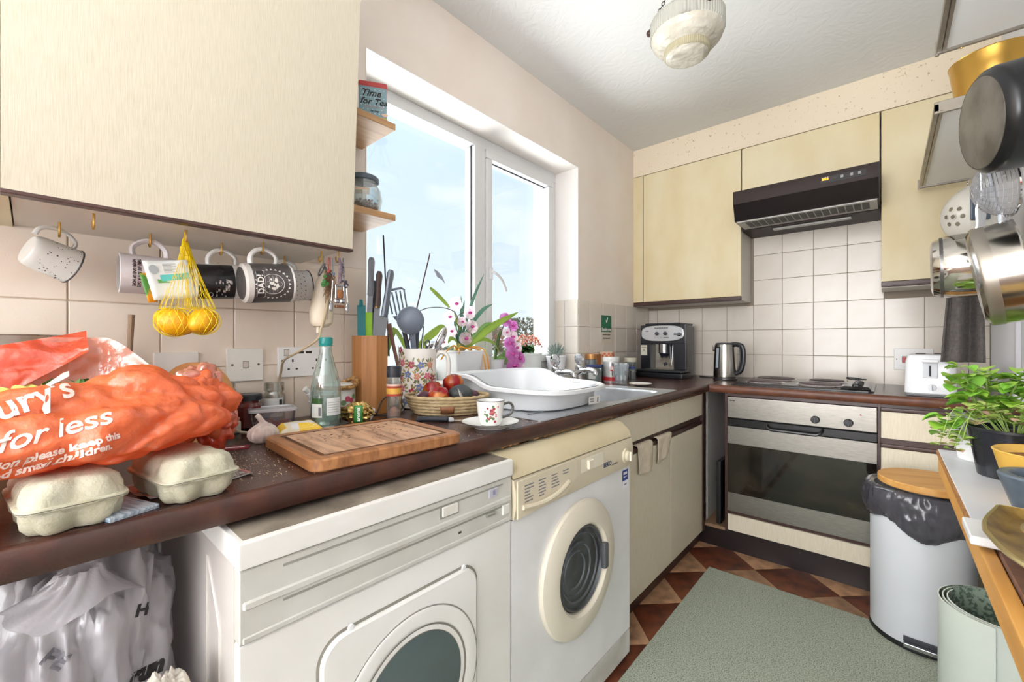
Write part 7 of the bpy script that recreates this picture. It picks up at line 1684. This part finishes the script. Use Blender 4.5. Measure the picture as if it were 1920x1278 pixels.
    for i in range(1, 14):
        b = PI / 2 * i / 14; g.tube([(r * 1.003 * math.cos(b) * math.cos(a), r * 1.003 * math.cos(b) * math.sin(a), r * .853 * math.sin(b)) for a in [2 * PI * j / 32 for j in range(32)]], .0003, 3, closed=True)
    w = O('mesh_wires', g, M('wire_bright', 'd2d2d6', .2, .9), t); w['kind'] = 'stuff'
    O('rim', G().tube([(r * math.cos(a), r * math.sin(a), 0) for a in [2 * PI * i / 48 for i in range(48)]], .0035, 8, closed=True), chrome, t)
    O('handle', G().tube([(r, 0, 0), (r + .18, 0, -.004)], .005, 8, flat=1.5), chrome, t)
    # white enamel skimmer / colander with holes
    m = frame(at(1826, 402, 1.5), (-.75, -.6, -.1), (0, 0, 1)); t = T('colander', 'white enamel colander with flower-shaped holes behind the steel pan', 'colander', mx=m)
    r = .10; ew = M('enamel_white', 'd6d2c8', .25)
    O('bowl', G().lathe([(r, .0), (r + .004, -.003), (r + .004, .003), (r * .96, .012), (r * .82, .04), (r * .55, .062), (0, .07)], 48), ew, t)
    hd = G().lathe([(0, 0), (.0075, 0), (.007, .0012), (0, .0014)], 10).mesh('hole'); hd.materials.append(M('hole_grey', '77705f', .6))
    hb = G().lathe([(.0075, 0), (.0095, .0006), (.0105, 0)], 12).mesh('hole_rim'); hb.materials.append(ew)
    for ring, (n, rad) in enumerate(((1, 0), (6, .030), (11, .054), (16, .077))):
        for k in range(n):
            a = 2 * PI * k / n + ring * .3; z = .0705 - .047 * (rad / .082) ** 2.2; nn = Vector((math.cos(a) * rad * 9, math.sin(a) * rad * 9, 1)).normalized()
            for me in (hd, hb):
                o = O(me.name, me, None, t); o.matrix_local = frame((rad * math.cos(a), rad * math.sin(a), z + .0008), nn, (1, .2, 0))
    O('hanging_loop', G().tube([(r + .012 + .012 * math.cos(a), .010 * math.sin(a), 0) for a in [2 * PI * i / 16 for i in range(16)]], .002, 6, closed=True), chrome, t)
    t = T('spatula', 'dark blue-grey silicone spatula hanging in front of the colander', 'spatula', mx=frame(at(1838, 300, 1.35), (.0, 0, -1), (1, .6, 0)))
    O('handle', G().tube([(0, 0, -.12), (0, 0, .09)], .006, 8), M('spatula_handle', '3e4652', .4), t)
    O('head', G().box((-.026, -.005, .09), (.026, .005, .19), .004), M('spatula_blue', '4c5666', .4), t)
    # towel
    tw = M('towel_grey', '56504e', .95, col2='655f5c', vs=90, bump=.8, bs=380)
    def tf(u, v):
        z = 1.485 - .50 * v; wd = .05 + .062 * v ** .6; f = math.sin(u * 11 + .6) * (.014 + .006 * v)
        x = 1.508 + (u - .5) * wd + .012 * (1 - v); y = 2.30 + f + .03 * (u - .5)
        return (x, y, z)
    tag(O('hand_towel', G().grid(tf, 44, 40), tw, solid=.006, ang=180), 'dark grey towelling hung below the shelf end behind the basil', 'towel')
    # fitted white upright (door frame) on the wall
    struct('trim_2', G().box((XR - .014, 2.36, CT + .001), (XR, 2.40, 1.32), .002).box((XR - .008, 2.42, CT + .001), (XR, 2.50, 1.32), .002), M('frame_white', 'dedde4', .35))
    t = tag(O('wire_hook', s_hook(1.472, 1.16, 1.885), chrome), 'chrome S hook under the upper shelf', 'hook', 'hooks under the upper shelf')
    # wire rack handle that hangs below the large pan
    k = tag(O('wire_rack', G().tube(bez([(1.545, 1.10, 1.145), (1.50, 1.13, 1.128), (1.525, 1.09, 1.118), (1.60, 1.06, 1.10), (1.66 - .008, 1.02, 1.05)], 8), .003, 8), chrome), 'bent chrome wire handle hanging under the large steel saucepan', 'rack')
build_right_shelves()
